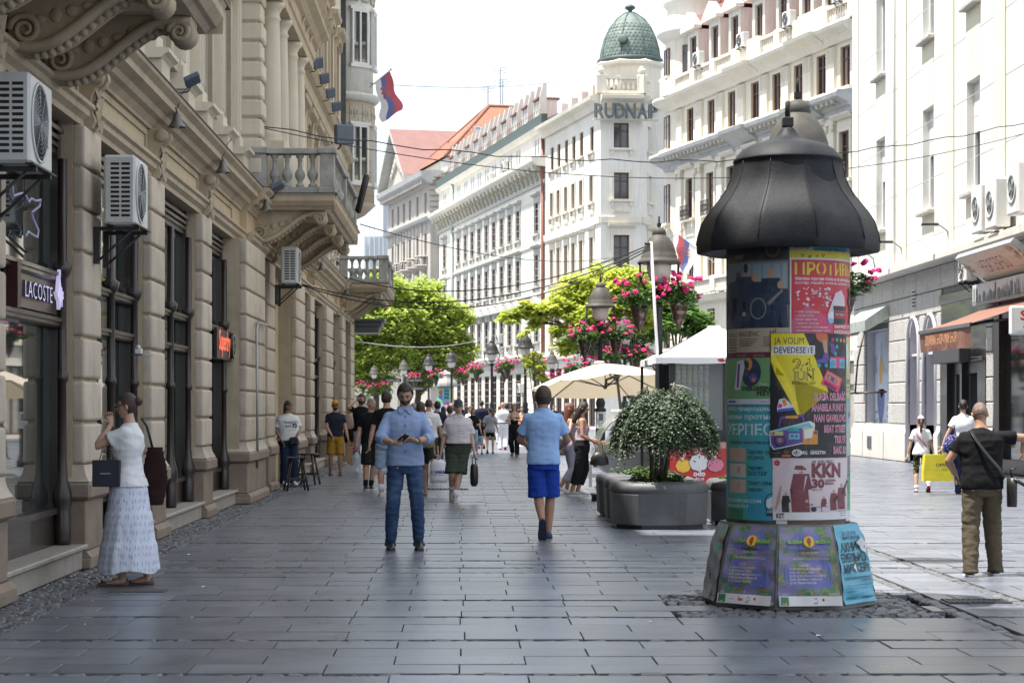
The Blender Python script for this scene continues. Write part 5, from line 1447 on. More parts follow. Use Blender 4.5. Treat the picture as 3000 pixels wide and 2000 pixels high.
# ================================================================== trees
m_bark=M('bark',(.085,.065,.05),.9,var=.3,scale=9,bump=.7,bscale=25)
m_leafA=leafmat('leaf_lime',(.22,.30,.07),(.43,.49,.14),.55)
m_leafB=leafmat('leaf_yellow',(.28,.35,.07),(.51,.52,.13),.5)
m_leafC=leafmat('leaf_green',(.07,.15,.045),(.17,.27,.06),.4)
def leaf_cloud(m,blobs,n,size,rnd,flatz=.55):
 """thousands of folded leaves in layered sprays inside the given blobs (centre, radius)"""
 tot=sum(r**2.2 for c,r in blobs)
 for c,r in blobs:
  k=int(n*r**2.2/tot)
  sprays=max(6,k//16)
  for s in range(sprays):
   d=Vector((rnd.gauss(0,1),rnd.gauss(0,1),rnd.gauss(0,1))).normalized()
   q=c+Vector((d.x,d.y,d.z*.75))*r*(rnd.random()**.38)
   sr=r*rnd.uniform(.14,.30)
   for j in range(k//sprays):
    o=Vector((rnd.gauss(0,.6),rnd.gauss(0,.6),rnd.gauss(0,.6*flatz)))*sr
    p=q+o-Vector((0,0,o.xy.length*.35))
    a=rnd.uniform(0,2*PI);t=Vector((math.cos(a),math.sin(a),rnd.uniform(-.75,.25))).normalized()
    s_=t.cross(Vector((rnd.uniform(-.5,.5),rnd.uniform(-.5,.5),1))).normalized()
    L=size*rnd.uniform(.6,1.25);W=L*.36
    up=s_.cross(t)*(L*.12)
    m.add([p,p+t*L*.5+s_*W+up,p+t*L,p+t*L*.5-s_*W+up],[(0,1,2),(0,2,3)])
def tree(label,base,height,r0,blobs,n,size,mat,seed,limbs= True,name='street_tree',group= None):
 rnd=random.Random(seed)
 t=thing(name,label,'tree',base,0,group)
 b=Vector(base)
 tr=MB();top=b+Vector((rnd.uniform(-.1,.1),rnd.uniform(-.1,.1),height))
 pts=[b.lerp(top,i/6)+Vector((rnd.uniform(-.06,.06),rnd.uniform(-.06,.06),0))*(i>0) for i in range(7)]
 tr.tube(pts,[r0*(1.5 if i==0 else 1-.07*i) for i in range(7)],9)
 for c,r in blobs:
  st=pts[rnd.randrange(3,7)];mid=st.lerp(c,.5)+Vector((0,0,.12*(c-st).length))
  L=[st,st.lerp(mid,.5),mid,mid.lerp(c,.5)+Vector((0,0,.05)),c]
  tr.tube(L,[r0*.45,r0*.38,r0*.28,r0*.18,r0*.07],6)
  for k in range(4):
   e=c+Vector((rnd.uniform(-1,1),rnd.uniform(-1,1),rnd.uniform(-.5,.6)))*r*.8
   tr.tube([mid.lerp(c,.4+.15*k),e],[r0*.12,r0*.03],4)
 tr.build('trunk',m_bark,t)
 cr=MB();leaf_cloud(cr,blobs,n,size,rnd);cr.build('crown',mat,t)
 return t
def B(px,py,Y,rpx): return(P(px,py,Y),rpx*1.2*Y/FPX)
tree('big lime green tree with dark trunk left of the bearded man, close to the palace',(-6.9,162,0),5.0,.30,[B(1065,880,162,60),B(1130,850,163,62),B(1050,960,161,62),B(1130,945,162,70),B(1075,1045,161,60),B(1150,1035,162,58),B(1040,1100,161,48),B(1110,1110,162,45),B(1010,1000,162,60),B(1118,812,164,34),B(1190,930,163,50)],27000,.37,m_leafA,3)
tree('big lime green tree with the crown between the signpost and the tall street lamps',(-3.7,166,0),5.0,.32,[B(1215,875,166,62),B(1275,905,166,62),B(1225,960,165,66),B(1300,970,166,62),B(1345,925,167,40),B(1355,1020,166,44),B(1270,1050,165,58),B(1205,1050,165,48),B(1330,1080,167,40),B(1235,1110,166,38),B(1180,850,165,40),B(1250,840,167,36)],26000,.37,m_leafA,5)
tree('yellow green tree with long thin side branch behind the flower baskets on the right',(7.3,85,0),3.6,.16,[B(1690,850,85,62),B(1765,820,86,58),B(1840,830,85,60),B(1720,930,84,52),B(1800,900,85,60),B(1880,860,86,50),B(1635,900,84,34),B(1590,915,84,32),B(1535,905,84,30),B(1495,925,84,26),B(1640,960,85,26),B(1560,945,84,18),B(1860,930,85,52),B(1660,1010,85,30)],17000,.25,m_leafB,9)
tree('darker green tree right of the yellow one, above the white tent roof',(9.8,91,0),3.4,.15,[B(1950,880,91,52),B(2010,930,91,58),B(2060,965,91,44),B(1975,840,91,28),B(1915,950,90,50),B(1700,985,92,50),B(1770,1000,92,56),B(2010,850,92,24),B(1840,1010,91,50)],11000,.26,m_leafC,11)
tree('young slender street tree with yellow leaves behind the tall lamp',(3.15,86,0),2.6,.055,[B(1565,1070,86,26),B(1580,1100,86,20),B(1548,1055,86,18),B(1575,1040,86,18),B(1552,965,86,16),B(1530,975,86,14)],1100,.16,m_leafB,13,name='young_tree')
# ================================================================== street lamps and flower baskets
m_lamp=M('lamp_iron',(.034,.034,.033),.5,var=.2,spec=.25,scale=6)
m_hoodl=M('lamp_hood',(.085,.080,.070),.6,var=.25,spec=.2,scale=5,streak=.3)
m_globe=M('milk_glass',(.62,.60,.54),.25,var=.04)
m_pot=M('bronze_pot',(.065,.038,.028),.3,var=.25,metal=.35,coat=.3)
m_fleaf=leafmat('basket_leaf',(.05,.115,.03),(.12,.2,.05),.3)
m_flow=M('pink_flower',(.62,.012,.16),.6,var=.25,scale=40,pos='object',obvar=.12)
def build_lamp():
 t=thing('street_lamp', None,'street lamp')
 p=MB();p.lathe([(.20,0),(.20,.16),(.17,.2),(.15,.3),(.13,.34),(.125,1.45),(.15,1.47),(.15,1.53),(.10,1.56),(.115,1.62),(.125,1.68),(.115,1.74),(.085,1.8),(.068,1.86),(.062,3.35),(.09,3.38),(.09,3.42),(.06,3.45),(.06,3.5)],0,0,14);p.build('post',m_lamp,t,(0,0,0))
 k=MB();k.ball((0,0,3.66),.105,14,8);k.lathe([(.06,3.5),(.06,3.6)],0,0,10);k.build('knob',m_lamp,t,(0,0,0))
 for s in(-1,1):
  a=MB();a.tube([(0,0,3.66),(s*.16,0,3.68),(s*.28,0,3.76),(s*.355,0,3.92),(s*.365,0,4.2)],.022,7);a.build('bracket_arm',m_lamp,t,(0,0,0))
 g=MB();g.lathe([(.0,3.83),(.12,3.84),(.17,3.90),(.21,4.0),(.225,4.12),(.22,4.22)],0,0,20);g.build('globe',m_globe,t,(0,0,0))
 g=MB();g.lathe([(.0,3.78),(.12,3.79),(.14,3.83),(.11,3.845),(0,3.845)],0,0,16);g.build('globe_seat',m_lamp,t,(0,0,0))
 h=MB();h.lathe([(.23,4.215),(.39,4.19),(.40,4.215),(.36,4.27),(.33,4.285),(.335,4.33),(.315,4.35),(.30,4.43),(.26,4.55),(.19,4.66),(.135,4.71),(.125,4.72),(.13,4.73),(.125,4.79),(.09,4.84),(.03,4.86)],0,0,24);h.build('hood',m_hoodl,t,(0,0,0))
 s=MB();s.lathe([(.03,4.855),(.018,4.875)],0,0,8);s.box(-.032,-.032,4.875,.032,.032,4.935);s.lathe([(.016,4.936),(.016,5.06),(.005,5.07)],0,0,6);s.build('spire',m_lamp,t,(0,0,0))
 return t
lamp0=build_lamp()
def pot_prof(): return[(.0,-.42),(.02,-.41),(.035,-.36),(.05,-.34),(.085,-.27),(.10,-.245),(.095,-.235),(.125,-.13),(.135,-.115),(.13,-.10),(.15,.0),(.158,.01),(.158,.03),(.14,.03),(.0,.0)]
def build_basket(seed):
 rnd=random.Random(seed)
 t=thing('flower_basket', None,'flower basket')
 b=MB();b.lathe(pot_prof(),0,0,16);b.build('pot',m_pot,t,(0,0,0))
 f=MB();leaf_cloud(f,[(Vector((0,0,.14)),.26),(Vector((-.20,-.05,.13)),.19),(Vector((.21,-.05,.12)),.19),(Vector((0,-.18,.06)),.16)],800,.085,rnd,.8);f.build('foliage',m_fleaf,t,(0,0,0))
 bm0=MB()
 for k in range(7):
  a=2*PI*k/7;bm0.ball((.016*math.cos(a),.016*math.sin(a),.004*(k%2)),(.014,.014,.010),5,4)
 bm0.ball((0,0,.008),.017,5,4)
 me=bm0.mesh('flower_head',m_flow)
 for k in range(24):
  d=Vector((rnd.uniform(-.42,.42),rnd.uniform(-.32,.12),rnd.uniform(.06,.42)))
  d.z+=.1-abs(d.x)*.3
  inst('flower_head',me,t,d,(rnd.uniform(0,1.2),rnd.uniform(-.6,.6),0),(1.7,1.7,1.6))
 h=MB();h.tube([(0,0,.0),(0,.01,.26),(.0,.05,.40)],.012,5);h.build('hanger',m_lamp,t,(0,0,0))
 return t
baskets0=[build_basket(s) for s in(21,22,23)]
DARKH=[q_ for q_ in lamp0.children if q_.name.startswith('hood')][0].data.copy();DARKH.materials[0]=m_lamp
LAMPS=[(2337,20.1,[],'tall street lamp rising right behind the advertising column'),(1931,36.5,[(-.37,3.42),(.36,3.46)],'nearest street lamp with flower baskets, behind the white tent roof'),(1759,52.4,[(-.42,3.3),(.40,3.35)],'street lamp above the parasol with pink flower baskets'),(1830,71.8,[(-.42,3.3),(.42,3.3)],'street lamp between the parasol lamp and the white tent'),(1714,78.0,[(-.42,3.0),(.36,3.05)],'street lamp half hidden behind the left parasol lamp baskets'),(1539,88.0,[(-.8,3.3),(.55,3.3)],'tall street lamp right of centre beside the young tree'),(1441,97.0,[(-.75,3.25),(.6,3.25)],'tall street lamp in the middle, left of the young tree'),(1323,114.0,[(-.9,3.25),(.65,3.3)],'street lamp directly above the old man with the cap'),(1617,117.0,[(-.5,3.1),(.3,3.15)],'street lamp low over the left tip of the parasol'),(1256,123.0,[(-.85,3.2),(.75,3.2)],'street lamp right of the bearded man, before the far column'),(1183,137.0,[],'street lamp over the finger signs above the bearded man'),(1096,155.0,[(-.85,3.1),(.9,3.15),(0,3.0)],'farthest street lamp on the left in front of the lime tree'),]
nb_=0
side={(-1):'left',1:'right',0:'middle'}
for i,(px,Y,bs_,lb) in enumerate(LAMPS):
 o=lamp0 if i==0 else copy_tree(lamp0)
 X=(px-1353)*Y/FPX
 o.location=(X,Y,-.2 if i==0 else 0);o.rotation_euler=(0,0,rs.uniform(-.15,.15));tag(o,lb,'street lamp','street lamps along the pedestrian street')
 if i in(5,6,7,9):
  for q_ in o.children:
   if q_.name.startswith('hood'):q_.data=DARKH
 short=['','nearest lamp with baskets','lamp above the parasol','lamp between parasol and tent','lamp hidden behind the parasol lamp','tall lamp by the young tree','tall lamp in the middle','lamp above the old man','low lamp over the parasol tip','lamp before the far column','','farthest left lamp'][i]
 for dx,z in bs_:
  k=nb_%3;b=baskets0[k] if nb_<3 else copy_tree(baskets0[k])
  b.location=(X+dx,Y-.05,z);b.rotation_euler=(0,0,rs.uniform(-.5,.5))
  sc_=1.15;b.scale=(sc_,sc_,sc_)
  tag(b,'pink geranium pot on the %s of the %s'%(side[(dx>0)-(dx<0)],short),'flower basket','geranium baskets on the street lamps')
  h=MB();h.tube([(0,0,z+.55),(dx*.3,0,z+.62),(dx*.8,-.02,z+.6),(dx,-.05,z+.42)],.014,5);q=h.build('basket_arm',m_lamp,o,(0,0,0))
  nb_+=1
b=copy_tree(baskets0[0]);b.location=(2.34*0+(2478-1353)*20.1/FPX,20.1,2.72);b.scale=(.72,.72,.72);tag(b,'pink geraniums peeping out on the right behind the advertising column','flower basket','geranium baskets on the street lamps')
# ================================================================== finger signpost, cable mast, cables, flags
t=thing('signpost','dark finger signpost with pale lettering above the bearded man','signpost',(-2.95,100,0))
m=MB();m.tube([(-2.95,100,0),(-2.95,100,3.15)],.05,8);m.build('post',m_lamp,t)
def finger(x0,x1,z,h,word,left):
 m=MB();tip=.16
 pts=[(x0,z),(x1,z),(x1,z+h),(x0,z+h)]
 pts=[(x0-tip,z+h/2),(x0,z),(x1,z),(x1,z+h),(x0,z+h)] if left else[(x0,z),(x1,z),(x1+tip,z+h/2),(x1,z+h),(x0,z+h)]
 m.prism(pts,99.9,99.94,'y');o=m.build('finger_board',m_lamp,t)
 sh=Sheet(1,1);sh.text((x0+x1)/2,z+.05,word,h*.45,flat('sign_pale',(.6,.6,.6)),align='c',fit=(x1-x0)*.8)
 q=sh.build('lettering', lambda u,v,l:(u,99.896-l,v),o,loc=(0,0,0))
finger(-3.85,-3.03,2.86,.17,'Kosančićev venac', True);finger(-2.87,-1.9,2.86,.17,'Kralja Petra', False);finger(-2.87,-1.85,2.45,.17,'Knez Mihailova', False)
t=thing('cable_mast','thin pale pole carrying the cables, in front of the nearest basket lamp','pole',(3.53,35.9,0))
m=MB();m.tube([(3.56,35.9,0),(3.52,35.9,2.6),(3.41,35.9,4.55)],.028,7);m.build('pole',M('pale_pole',(.55,.56,.58),.5,var=.1),t)
m=MB();m.tube([(3.41,35.9,4.5),(3.3,35.9,4.52)],.03,6);m.build('clamp',m_iron,t)
m_wire=M('cable_black',(.02,.02,.022),.6)
def wire(label,a,b,sag,r,mat= None,name='cable',wob=0):
 pts=cable(a,b,sag,36)
 if wob:
  pts=[p+Vector((0,0,wob*math.sin(i*1.9))) for i,p in enumerate(pts)]
 m=MB();m.tube(pts,r,5);o=m.build(name,mat or m_wire); return tag(o,label,'cable')
wire('twisted cable from the palace quoins over to the white building on the right',P(775,372,35),(13.0,45.5,8.1),.75,.011,wob=.03)
wire('second strand hanging just below the high twisted cable',P(775,376,35),(13.0,46.2,7.9),.95,.009)
wire('hair thin wire against the sky from the round oriel to the domed building',P(1085,245,66),P(1745,212,142),.5,.012)
wire('thin dark wire from the balcony flag tubes over to the domed building',P(1055,657,44),P(2010,668,112),1.3,.013)
wire('thick black cable from the balcony to the thin pale pole, topmost of three',P(1010,812,45),(3.41,35.9,4.5),.55,.012)
wire('thick black cable from the air conditioner to the thin pale pole, middle of three',P(885,833,36.6),(3.40,35.9,4.46),.62,.012)
wire('thick black cable from the air conditioner to the thin pale pole, lowest of three',P(885,836,36.6),(3.40,35.9,4.42),.72,.011)
wire('pale string of wire stretched across in front of the lime trees',P(1036,998,66),P(1440,985,97),.35,.012,M('pale_wire',(.6,.6,.6),.5))
m_fr,m_fb,m_fwht=M('flag_red',(.50,.11,.14),.8,pos='object'),M('flag_blue',(.13,.17,.40),.8,pos='object'),M('flag_white',(.70,.70,.72),.8,pos='object')
for m__ in(m_fr,m_fb,m_fwht):
 n_,l_=m__.node_tree.nodes,m__.node_tree.links
 tr_=n_.new('ShaderNodeBsdfTranslucent');ms_=n_.new('ShaderNodeMixShader');ms_.inputs[0].default_value=.35
 tr_.inputs[0].default_value=bsdf(m__).inputs['Base Color'].links[0].from_node.inputs[7].default_value
 l_.new(bsdf(m__).outputs[0],ms_.inputs[1]);l_.new(tr_.outputs[0],ms_.inputs[2]);l_.new(ms_.outputs[0],n_['Material Output'].inputs[0])
m_crest=M('flag_crest',(.55,.16,.12),.8)
def flag(label,a,b,Lf,Hf,seed,order):
 """pole from a to b; cloth hung along the pole end, drooping: stripes run away from the pole"""
 t=thing('flag',label,'flag',a)
 a,b=Vector(a),Vector(b)
 m=MB();m.tube([a,b],.02,6);m.ball(b,.04,8,5);m.build('pole',M('pale_pole',(.55,.56,.58)),t)
 d=(b-a).normalized();top=b-d*.08
 n1,n2=18,14
 m=MB();v=[]
 for j in range(n2+1):
  w=j/n2
  for i in range(n1+1):
   u=i/n1
   p=top-d*(w*Hf)+Vector((d.x*.28*(1 if d.x>0 else 1),0,-1)).normalized()*(u*Lf)
   p+=Vector((.10*math.sin(3*u*PI+w*3)*u+.16*u*(1-w),.13*math.sin(5*w+3.2*u)*(.3+u),.05*math.cos(6*w)*u))
   v.append(p)
 for k in range(3):
  f=[]
  for j in range(n2):
   if not(k<=(j+.5)/n2*3<k+1): continue
   for i in range(n1):q=j*(n1+1)+i;f.append((q,q+1,q+n1+2,q+n1+1))
  mk=MB();mk.add(v,f,0, True);o=mk.build('cloth',order[k],t)
 m=MB();cc=v[(n2//2)*(n1+1)+n1//3]
 for k in range(2):
  g=[]
  for j in range(4,10):
   for i in range(4,9):
    if(i+j)%2:
     q=j*(n1+1)+i;g.append((q,q+1,q+n1+2,q+n1+1))
  off=Vector((0,-.012 if k==0 else .012,0));m.add([p+off for p in v],g)
 m.build('crest',m_crest,t)
flag('red, blue and white flag on a slanting pole from the round oriel',P(1083,256,65.5),P(1146,204,64.8),1.35,.75,1,(m_fr,m_fb,m_fwht))
flag('red, blue and white flag on the cream building beside the lamp hood',P(2119,790,106.5),P(1985,684,104),1.5,1.5,2,(m_fr,m_fb,m_fwht))
# ================================================================== advertising column
m_hood=M('hood_black',(.020,.021,.024),.58,var=.35,scale=3,spec=.2,bump=.10,streak=.3,stain=(.05,.05,.052),stain_amt=.45,stain_scale=2.5,rvar=.12)
m_hoodsunlit=M('hood_sunlit',(.30,.29,.27),.6,var=.15,streak=.4)  # paler grey puts the sunlight on the far hood into its colour
m_shaft=M('shaft_paste',(.12,.15,.12),.7,var=.5,scale=6,bump=.3)
HOOD=[(.0,2.86),(.50,2.845),(.68,2.80),(.715,2.785),(.725,2.80),(.728,2.86),(.715,2.93),(.685,3.03),(.64,3.10),(.585,3.17),(.53,3.24),(.485,3.31),(.452,3.39),(.432,3.47),(.425,3.515),(.435,3.52),(.43,3.535),(.41,3.56),(.37,3.61),(.30,3.65),(.20,3.68),(.13,3.70),(.09,3.73),(.06,3.77),(.05,3.79)]
def ad_column(label,cx,cy,hood_mat,rot=0.0):
 t=thing('advertising_column',label,'advertising column',(cx,cy,0))
 m=MB();n=120;rg=[]
 for r,z in HOOD:
  k=max(0,min(1,(3.5-z)/.12)) if r>.3 else 0
  def fr(a):
   q=((a+rot+.16)%(2*PI/10))-PI/10
   return 1+k*(math.cos(PI/10)/math.cos(q)-1)
  rg.append([(cx+r*fr(a)*math.cos(a),cy+r*fr(a)*math.sin(a),z) for a in[2*PI*i/n for i in range(n)]])
 m.rings(rg);hd=m.build('hood',hood_mat,t)
 for q in range(10):
  a=2*PI*q/10-rot-.16;m=MB();m.tube([(cx+(r+.001)*math.cos(a),cy+(r+.001)*math.sin(a),z) for r,z in HOOD[5:15]],.0045,5);m.build('seam',hood_mat,hd)
 m=MB();m.lathe([(.05,3.785),(.035,3.80)],cx,cy,8);m.cbox(cx-.042,cy-.042,3.80,cx+.042,cy+.042,3.875,.006);m.lathe([(.022,3.876),(.02,4.0),(.005,4.01)],cx,cy,8);m.build('spire',m_lamp,t)
 m=MB();m.lathe([(.488,.60),(.488,2.86)],cx,cy,64);m.build('shaft',m_shaft,t)
 A0=R(-62);vt= lambda k,rr,z:(cx+rr*math.sin(A0+k*PI/4),cy-rr*math.cos(A0+k*PI/4),z)
 m=MB();m.rings([[vt(k,.69,0) for k in range(8)],[vt(k,.68,.10) for k in range(8)],[vt(k,.65,.30) for k in range(8)],[vt(k,.60,.52) for k in range(8)],[vt(k,.545,.645) for k in range(8)]],smooth= False)
 m.build('base',M('base_grey',(.13,.125,.12),.6,var=.4,scale=5,bump=.1,stain=(.3,.3,.3),stain_amt=.5),t)
 return t,vt
COLT,vt=ad_column('black bell-roofed advertising column plastered with posters in the right foreground',COLX,COLY,m_hood)
CR=.4895
def U(px): return CR*math.asin(max(-1,min(1,(px-2307)/181.0)))
def Zc(py): return HC+(1195-py)*.00268
def wrap(u,z,l):
 a=u/CR;r=CR+.0005+l
 return(COLX+r*math.sin(a),COLY-r*math.cos(a),z)
ink={}
def I(n,c= None,rough=.42):
 if n not in ink:ink[n]=M('print_'+n,c,rough,var=.10,scale=3,bump=.2,bscale=9,pos='world',stain=(.30,.29,.28),stain_amt=.22,stain_scale=7)
 return ink[n]
K=I('black',(.016,.016,.018));W_=I('white',(.66,.65,.66));RED=I('red',(.50,.022,.045));YEL=I('yellow',(.66,.55,.02));GRN=I('green',(.14,.30,.13));TEAL=I('teal',(.05,.30,.36));SKY=I('sky',(.09,.36,.50));PNK=I('pink',(.62,.03,.20));BRN=I('brown',(.10,.065,.045));BEI=I('beige',(.40,.34,.25));PUR=I('purple',(.11,.06,.26));ORA=I('orange',(.58,.24,.04));MAR=I('maroon',(.13,.02,.04));LIL=I('lilac',(.58,.50,.55));DGR=I('dkgreen',(.03,.17,.09));GRY=I('grey',(.20,.21,.21));SKIN_=I('skinprint',(.45,.27,.19));NAV=I('navy',(.02,.035,.07));BGR=I('bluegrey',(.16,.22,.25));PALY=I('paleyellow',(.50,.50,.24));BLU=I('blue',(.06,.10,.45))
class Poster(Sheet):
 def __init__(s,x0,y0,x1,y1,bg,lift=0):
  super().__init__(1,1);s.b=(x0,y0,x1,y1);s.layer=lift;s.R(x0,y0,x1,y1,bg)
 def R(s,x0,y0,x1,y1,m):s.rect(U(x0),Zc(y1),U(x1),Zc(y0),m)
 def Pg(s,pts,m):s.poly([(U(x),Zc(y)) for x,y in pts],m)
 def C(s,x,y,r,m,ry= None,n=14):s.disc(U(x),Zc(y),r*.00268,m,n,(ry or r)*.00268)
 def T(s,x,y,t,capx,m,x1= None,align='l',**k):
  """baseline pixel position, capital height in pixels, optional right edge"""
  fit=abs(U(x1)-U(x)) if x1 else None
  s.text(U(x),Zc(y),t,capx*.00268,m,fit=fit,align=align,**k)
 def figure(s,x,y0,y1,m,head,wide=1.0,lean=0):
  """printed standing figure, from head top y0 to feet y1"""
  h=y1-y0;w=h*.13*wide
  s.Pg([(x-w*.9,y0+h*.17),(x+w*.9,y0+h*.17),(x+w*1.25,y0+h*.5),(x+w*.8,y0+h*.52),(x+w*1.0+lean,y1),(x+w*.25+lean,y1),(x,y0+h*.62),(x-w*.35,y1),(x-w*1.05,y1),(x-w*.8,y0+h*.52),(x-w*1.25,y0+h*.5)],m)
  s.C(x,y0+h*.085,h*.07,head,h*.085)
 def done(s,label= None):
  o=s.build('poster',wrap,COLT,step=.0001)
  if label:o['label']=label
  return o
p=Poster(2127,712,2284,1050,BRN)
p.R(2127,714,2281,762,K);p.T(2142,757,'BALKAN ORCHESTRA'[3:6],12,BEI,bold=.02);p.T(2150,752,'AN',12,BRN);p.T(2136,766,'ESTRA',12,BRN);p.C(2236,736,22,BRN);p.C(2236,736,15,K);p.T(2227,742,'10',12,BRN)
p.R(2128,768,2279,962,BGR);p.R(2160,775,2275,850,I('paleteal',(.25,.33,.36)));
for k in range(4):p.R(2180+k*26,775,2184+k*26,850,BGR)
p.R(2130,900,2277,962,I('dusk',(.05,.07,.085)))
for x,y0,y1,w in((2149,795,990,1.0),(2167,780,960,1.1),(2190,800,960,1.2),(2232,788,962,1.2),(2258,826,962,1.25)):p.figure(x,y0,min(y1,961),NAV,SKIN_ if x!=2149 else BRN,w)
p.C(2198,905,27,GRY,32);p.C(2198,905,23,NAV,28);p.C(2163,920,7,SKIN_);p.Pg([(2222,890),(2262,850),(2266,855),(2228,896)],GRY);p.C(2167,786,9,K,14)
p.R(2128,962,2283,1032,BEI);p.T(2151,985,'KRAGUJEVAC',14,BRN,2201,bold=.03);p.T(2229,983,'NIŠ',14,BRN,2247,bold=.03);p.T(2130,986,'BEOGRAD',12,BRN,2147)
for k in range(5):
 p.R(2130,992+k*8,2146,995+k*8,BRN);p.R(2153,992+k*5,2198-k*4,994+k*5,BRN);p.R(2212,988+k*6,2240-k*2,990+k*6,BRN)
p.R(2127,1032,2284,1050,MAR);p.T(2147,1044,'FELIX ARTS',5,BEI,2169);p.T(2186,1044,'WWW.TICKETS',5,BEI,2216)
p.done()
p=Poster(2283,712,2484,741,I('paperwhite',(.45,.46,.45)));p.T(2285,734,'ГАРЕЋИ',10,K,2341,bold=.02);p.R(2350,712,2484,741,TEAL);p.T(2357,727,'КРЕЗА САПУНИ',10,K,2447,bold=.02);p.T(2357,740,'И КРЕМЕ ПРОТИВ',9,K,2455,bold=.02);p.Pg([(2462,740),(2472,715),(2476,740)],I('paperwhite'));p.done()
p=Poster(2283,738,2486,764,YEL,4);p.T(2303,768,'АСА',18,K,2398,bold=.04);p.done()
p=Poster(2284,760,2487,987,W_,8);p.R(2288,765,2487,986,RED)
p.Pg([(2288,940),(2330,900),(2400,930),(2420,985),(2288,985)],I('rose',(.52,.06,.14)))
p.T(2298,808,'ПРОТИВБОЛ',34,YEL,2488,bold=.02);p.T(2299,824,'Мелем против бола и за регенерацију',9,W_,2480,bold=.02);p.T(2299,835,'(костију, мишића, зглобова, лигамената, тетива)',7,W_,2482,bold=.01)
rp=random.Random(4)
for k in range(46):
 x,y=rp.uniform(2303,2405),rp.uniform(845,900)
 if k%3:p.C(x,y,rp.uniform(2,5),LIL if k%2 else W_,rp.uniform(1.5,4),7)
 else:p.Pg([(x,y),(x+rp.uniform(5,14),y-rp.uniform(1,6)),(x+rp.uniform(6,14),y+rp.uniform(1,5))],W_ if k%2 else LIL)
p.Pg([(2400,945),(2394,925),(2408,890),(2420,860),(2440,850),(2452,870),(2456,935)],LIL);p.Pg([(2400,950),(2394,935),(2410,905),(2416,945)],I('paleblue',(.25,.42,.62)))
p.Pg([(2398,922),(2408,912),(2416,920),(2418,940),(2408,932),(2398,936)],W_)
p.Pg([(2415,900),(2456,900),(2456,944),(2450,950),(2420,950),(2414,942)],K);p.R(2413,897,2458,908,K);p.R(2418,910,2454,934,RED);p.R(2419,917,2453,926,K);p.T(2420,925,'ПРОТИВБОЛ',6,W_,2452)
for x in(2424,2436,2448):p.C(x,914,3,K);p.C(x,931,3,K)
p.Pg([(2468,845),(2474,842),(2478,862),(2472,880),(2480,900),(2474,948),(2470,945),(2474,905),(2466,885),(2470,862)],K);p.C(2472,848,5,K,7)
for k,tx in enumerate(('• 100% природан','• 12-24 сата','  јачег дејства','• врло ефикасан','• ефикасан у отклањању')):p.T(2300,919+k*11,tx,6,W_,2300+(68,52,62,66,96)[k])
p.T(2300,973,'  чукљева и масног ткива',6,W_,2402)
p.T(2416,962,'064/4429-717',10,W_,2471,bold=.02);p.T(2416,978,'KREZASAPUNI.COM',10,W_,2485,bold=.02);p.done()
p=Poster(2126,1048,2236,1184,GRN,80);p.R(2128,1168,2236,1184,I('palelilac',(.5,.52,.6)));p.C(2180,1090,35,NAV,42,24);p.C(2176,1066,12,ORA,18);p.C(2172,1068,7,NAV,12)
p.Pg([(2148,1058),(2163,1054),(2166,1075),(2154,1142),(2142,1140),(2146,1100)],LIL);p.Pg([(2150,1065),(2155,1065),(2152,1135),(2147,1135)],PUR);p.C(2187,1108,14,PUR);p.C(2188,1112,6,ORA);p.C(2188,1112,2,K)
p.T(2160,1144,'EVERGREEN',12,K,2231,bold=.04);p.T(2196,1158,'FEST',12,K,2231,bold=.04);p.T(2202,1128,'Trula',6,W_,2222);p.R(2130,1173,2145,1179,PUR);p.T(2205,1178,'tickets.rs',5,PUR,2228);p.done()
p=Poster(2126,1184,2242,1522,TEAL,8)
p.R(2126,1184,2150,1330,I('seagreen',(.06,.28,.20)));p.R(2126,1330,2180,1522,I('seagreen2',(.05,.31,.27)));p.R(2170,1440,2242,1522,I('azure',(.04,.26,.38)));p.R(2126,1490,2160,1522,DGR)
p.T(2128,1202,'100% природан',11,I('mint',(.45,.60,.62)),2233,bold=.03);p.T(2127,1227,'мелем против',14,I('mint'),2240,bold=.03);p.T(2128,1273,'ХЕРПЕС',31,I('mint'),2240,bold=.025);p.T(2131,1299,'изузетно делотворан',9,NAV,2236,bold=.02)
for k,(a,b) in enumerate((('Херпес од','УСАНА'),('Херпес','ЗОСТЕР'),('ГЕНИТАЛНИ','херпес'))):
 y=1328+k*46;p.R(2131,y-16,2167,y+24,I('photo%d'%k,((.42,.30,.24),(.5,.42,.38),(.45,.36,.30))[k]));p.C(2150,y+2,8,SKIN_,12)
 p.T(2172,y,a,11,NAV,(2232,2212,2238)[k],bold=.02);p.T(2172,y+17,b,11,NAV,(2214,2222,2212)[k],bold=.02)
p.T(2128,1471,'KREZASAPUNI.COM',10,I('mint'),2206,bold=.02);p.T(2128,1487,'064/4429-717',9,I('mint'),2174,bold=.02)
p.C(2236,1470,24,NAV,28);p.C(2236,1470,21,TEAL,25);p.Pg([(2221,1462),(2238,1450),(2240,1480),(2226,1486),(2220,1480)],W_);p.R(2220,1490,2242,1508,NAV);p.T(2223,1500,'КРЕ',8,W_,2240);p.done()
p=Poster(2452,985,2487,1164,PALY,8);p.Pg([(2458,1000),(2468,1010),(2474,1040),(2466,1060),(2472,1085),(2462,1070),(2458,1035)],W_);p.C(2466,1030,2,K);p.T(2459,1124,'КРЕЗА',13,K,2484,bold=.02);p.R(2460,1132,2482,1136,GRY);p.R(2460,1144,2482,1147,GRY);p.done()
p=Poster(2452,1160,2488,1182,I('minty',(.16,.42,.30)),4);p.done()
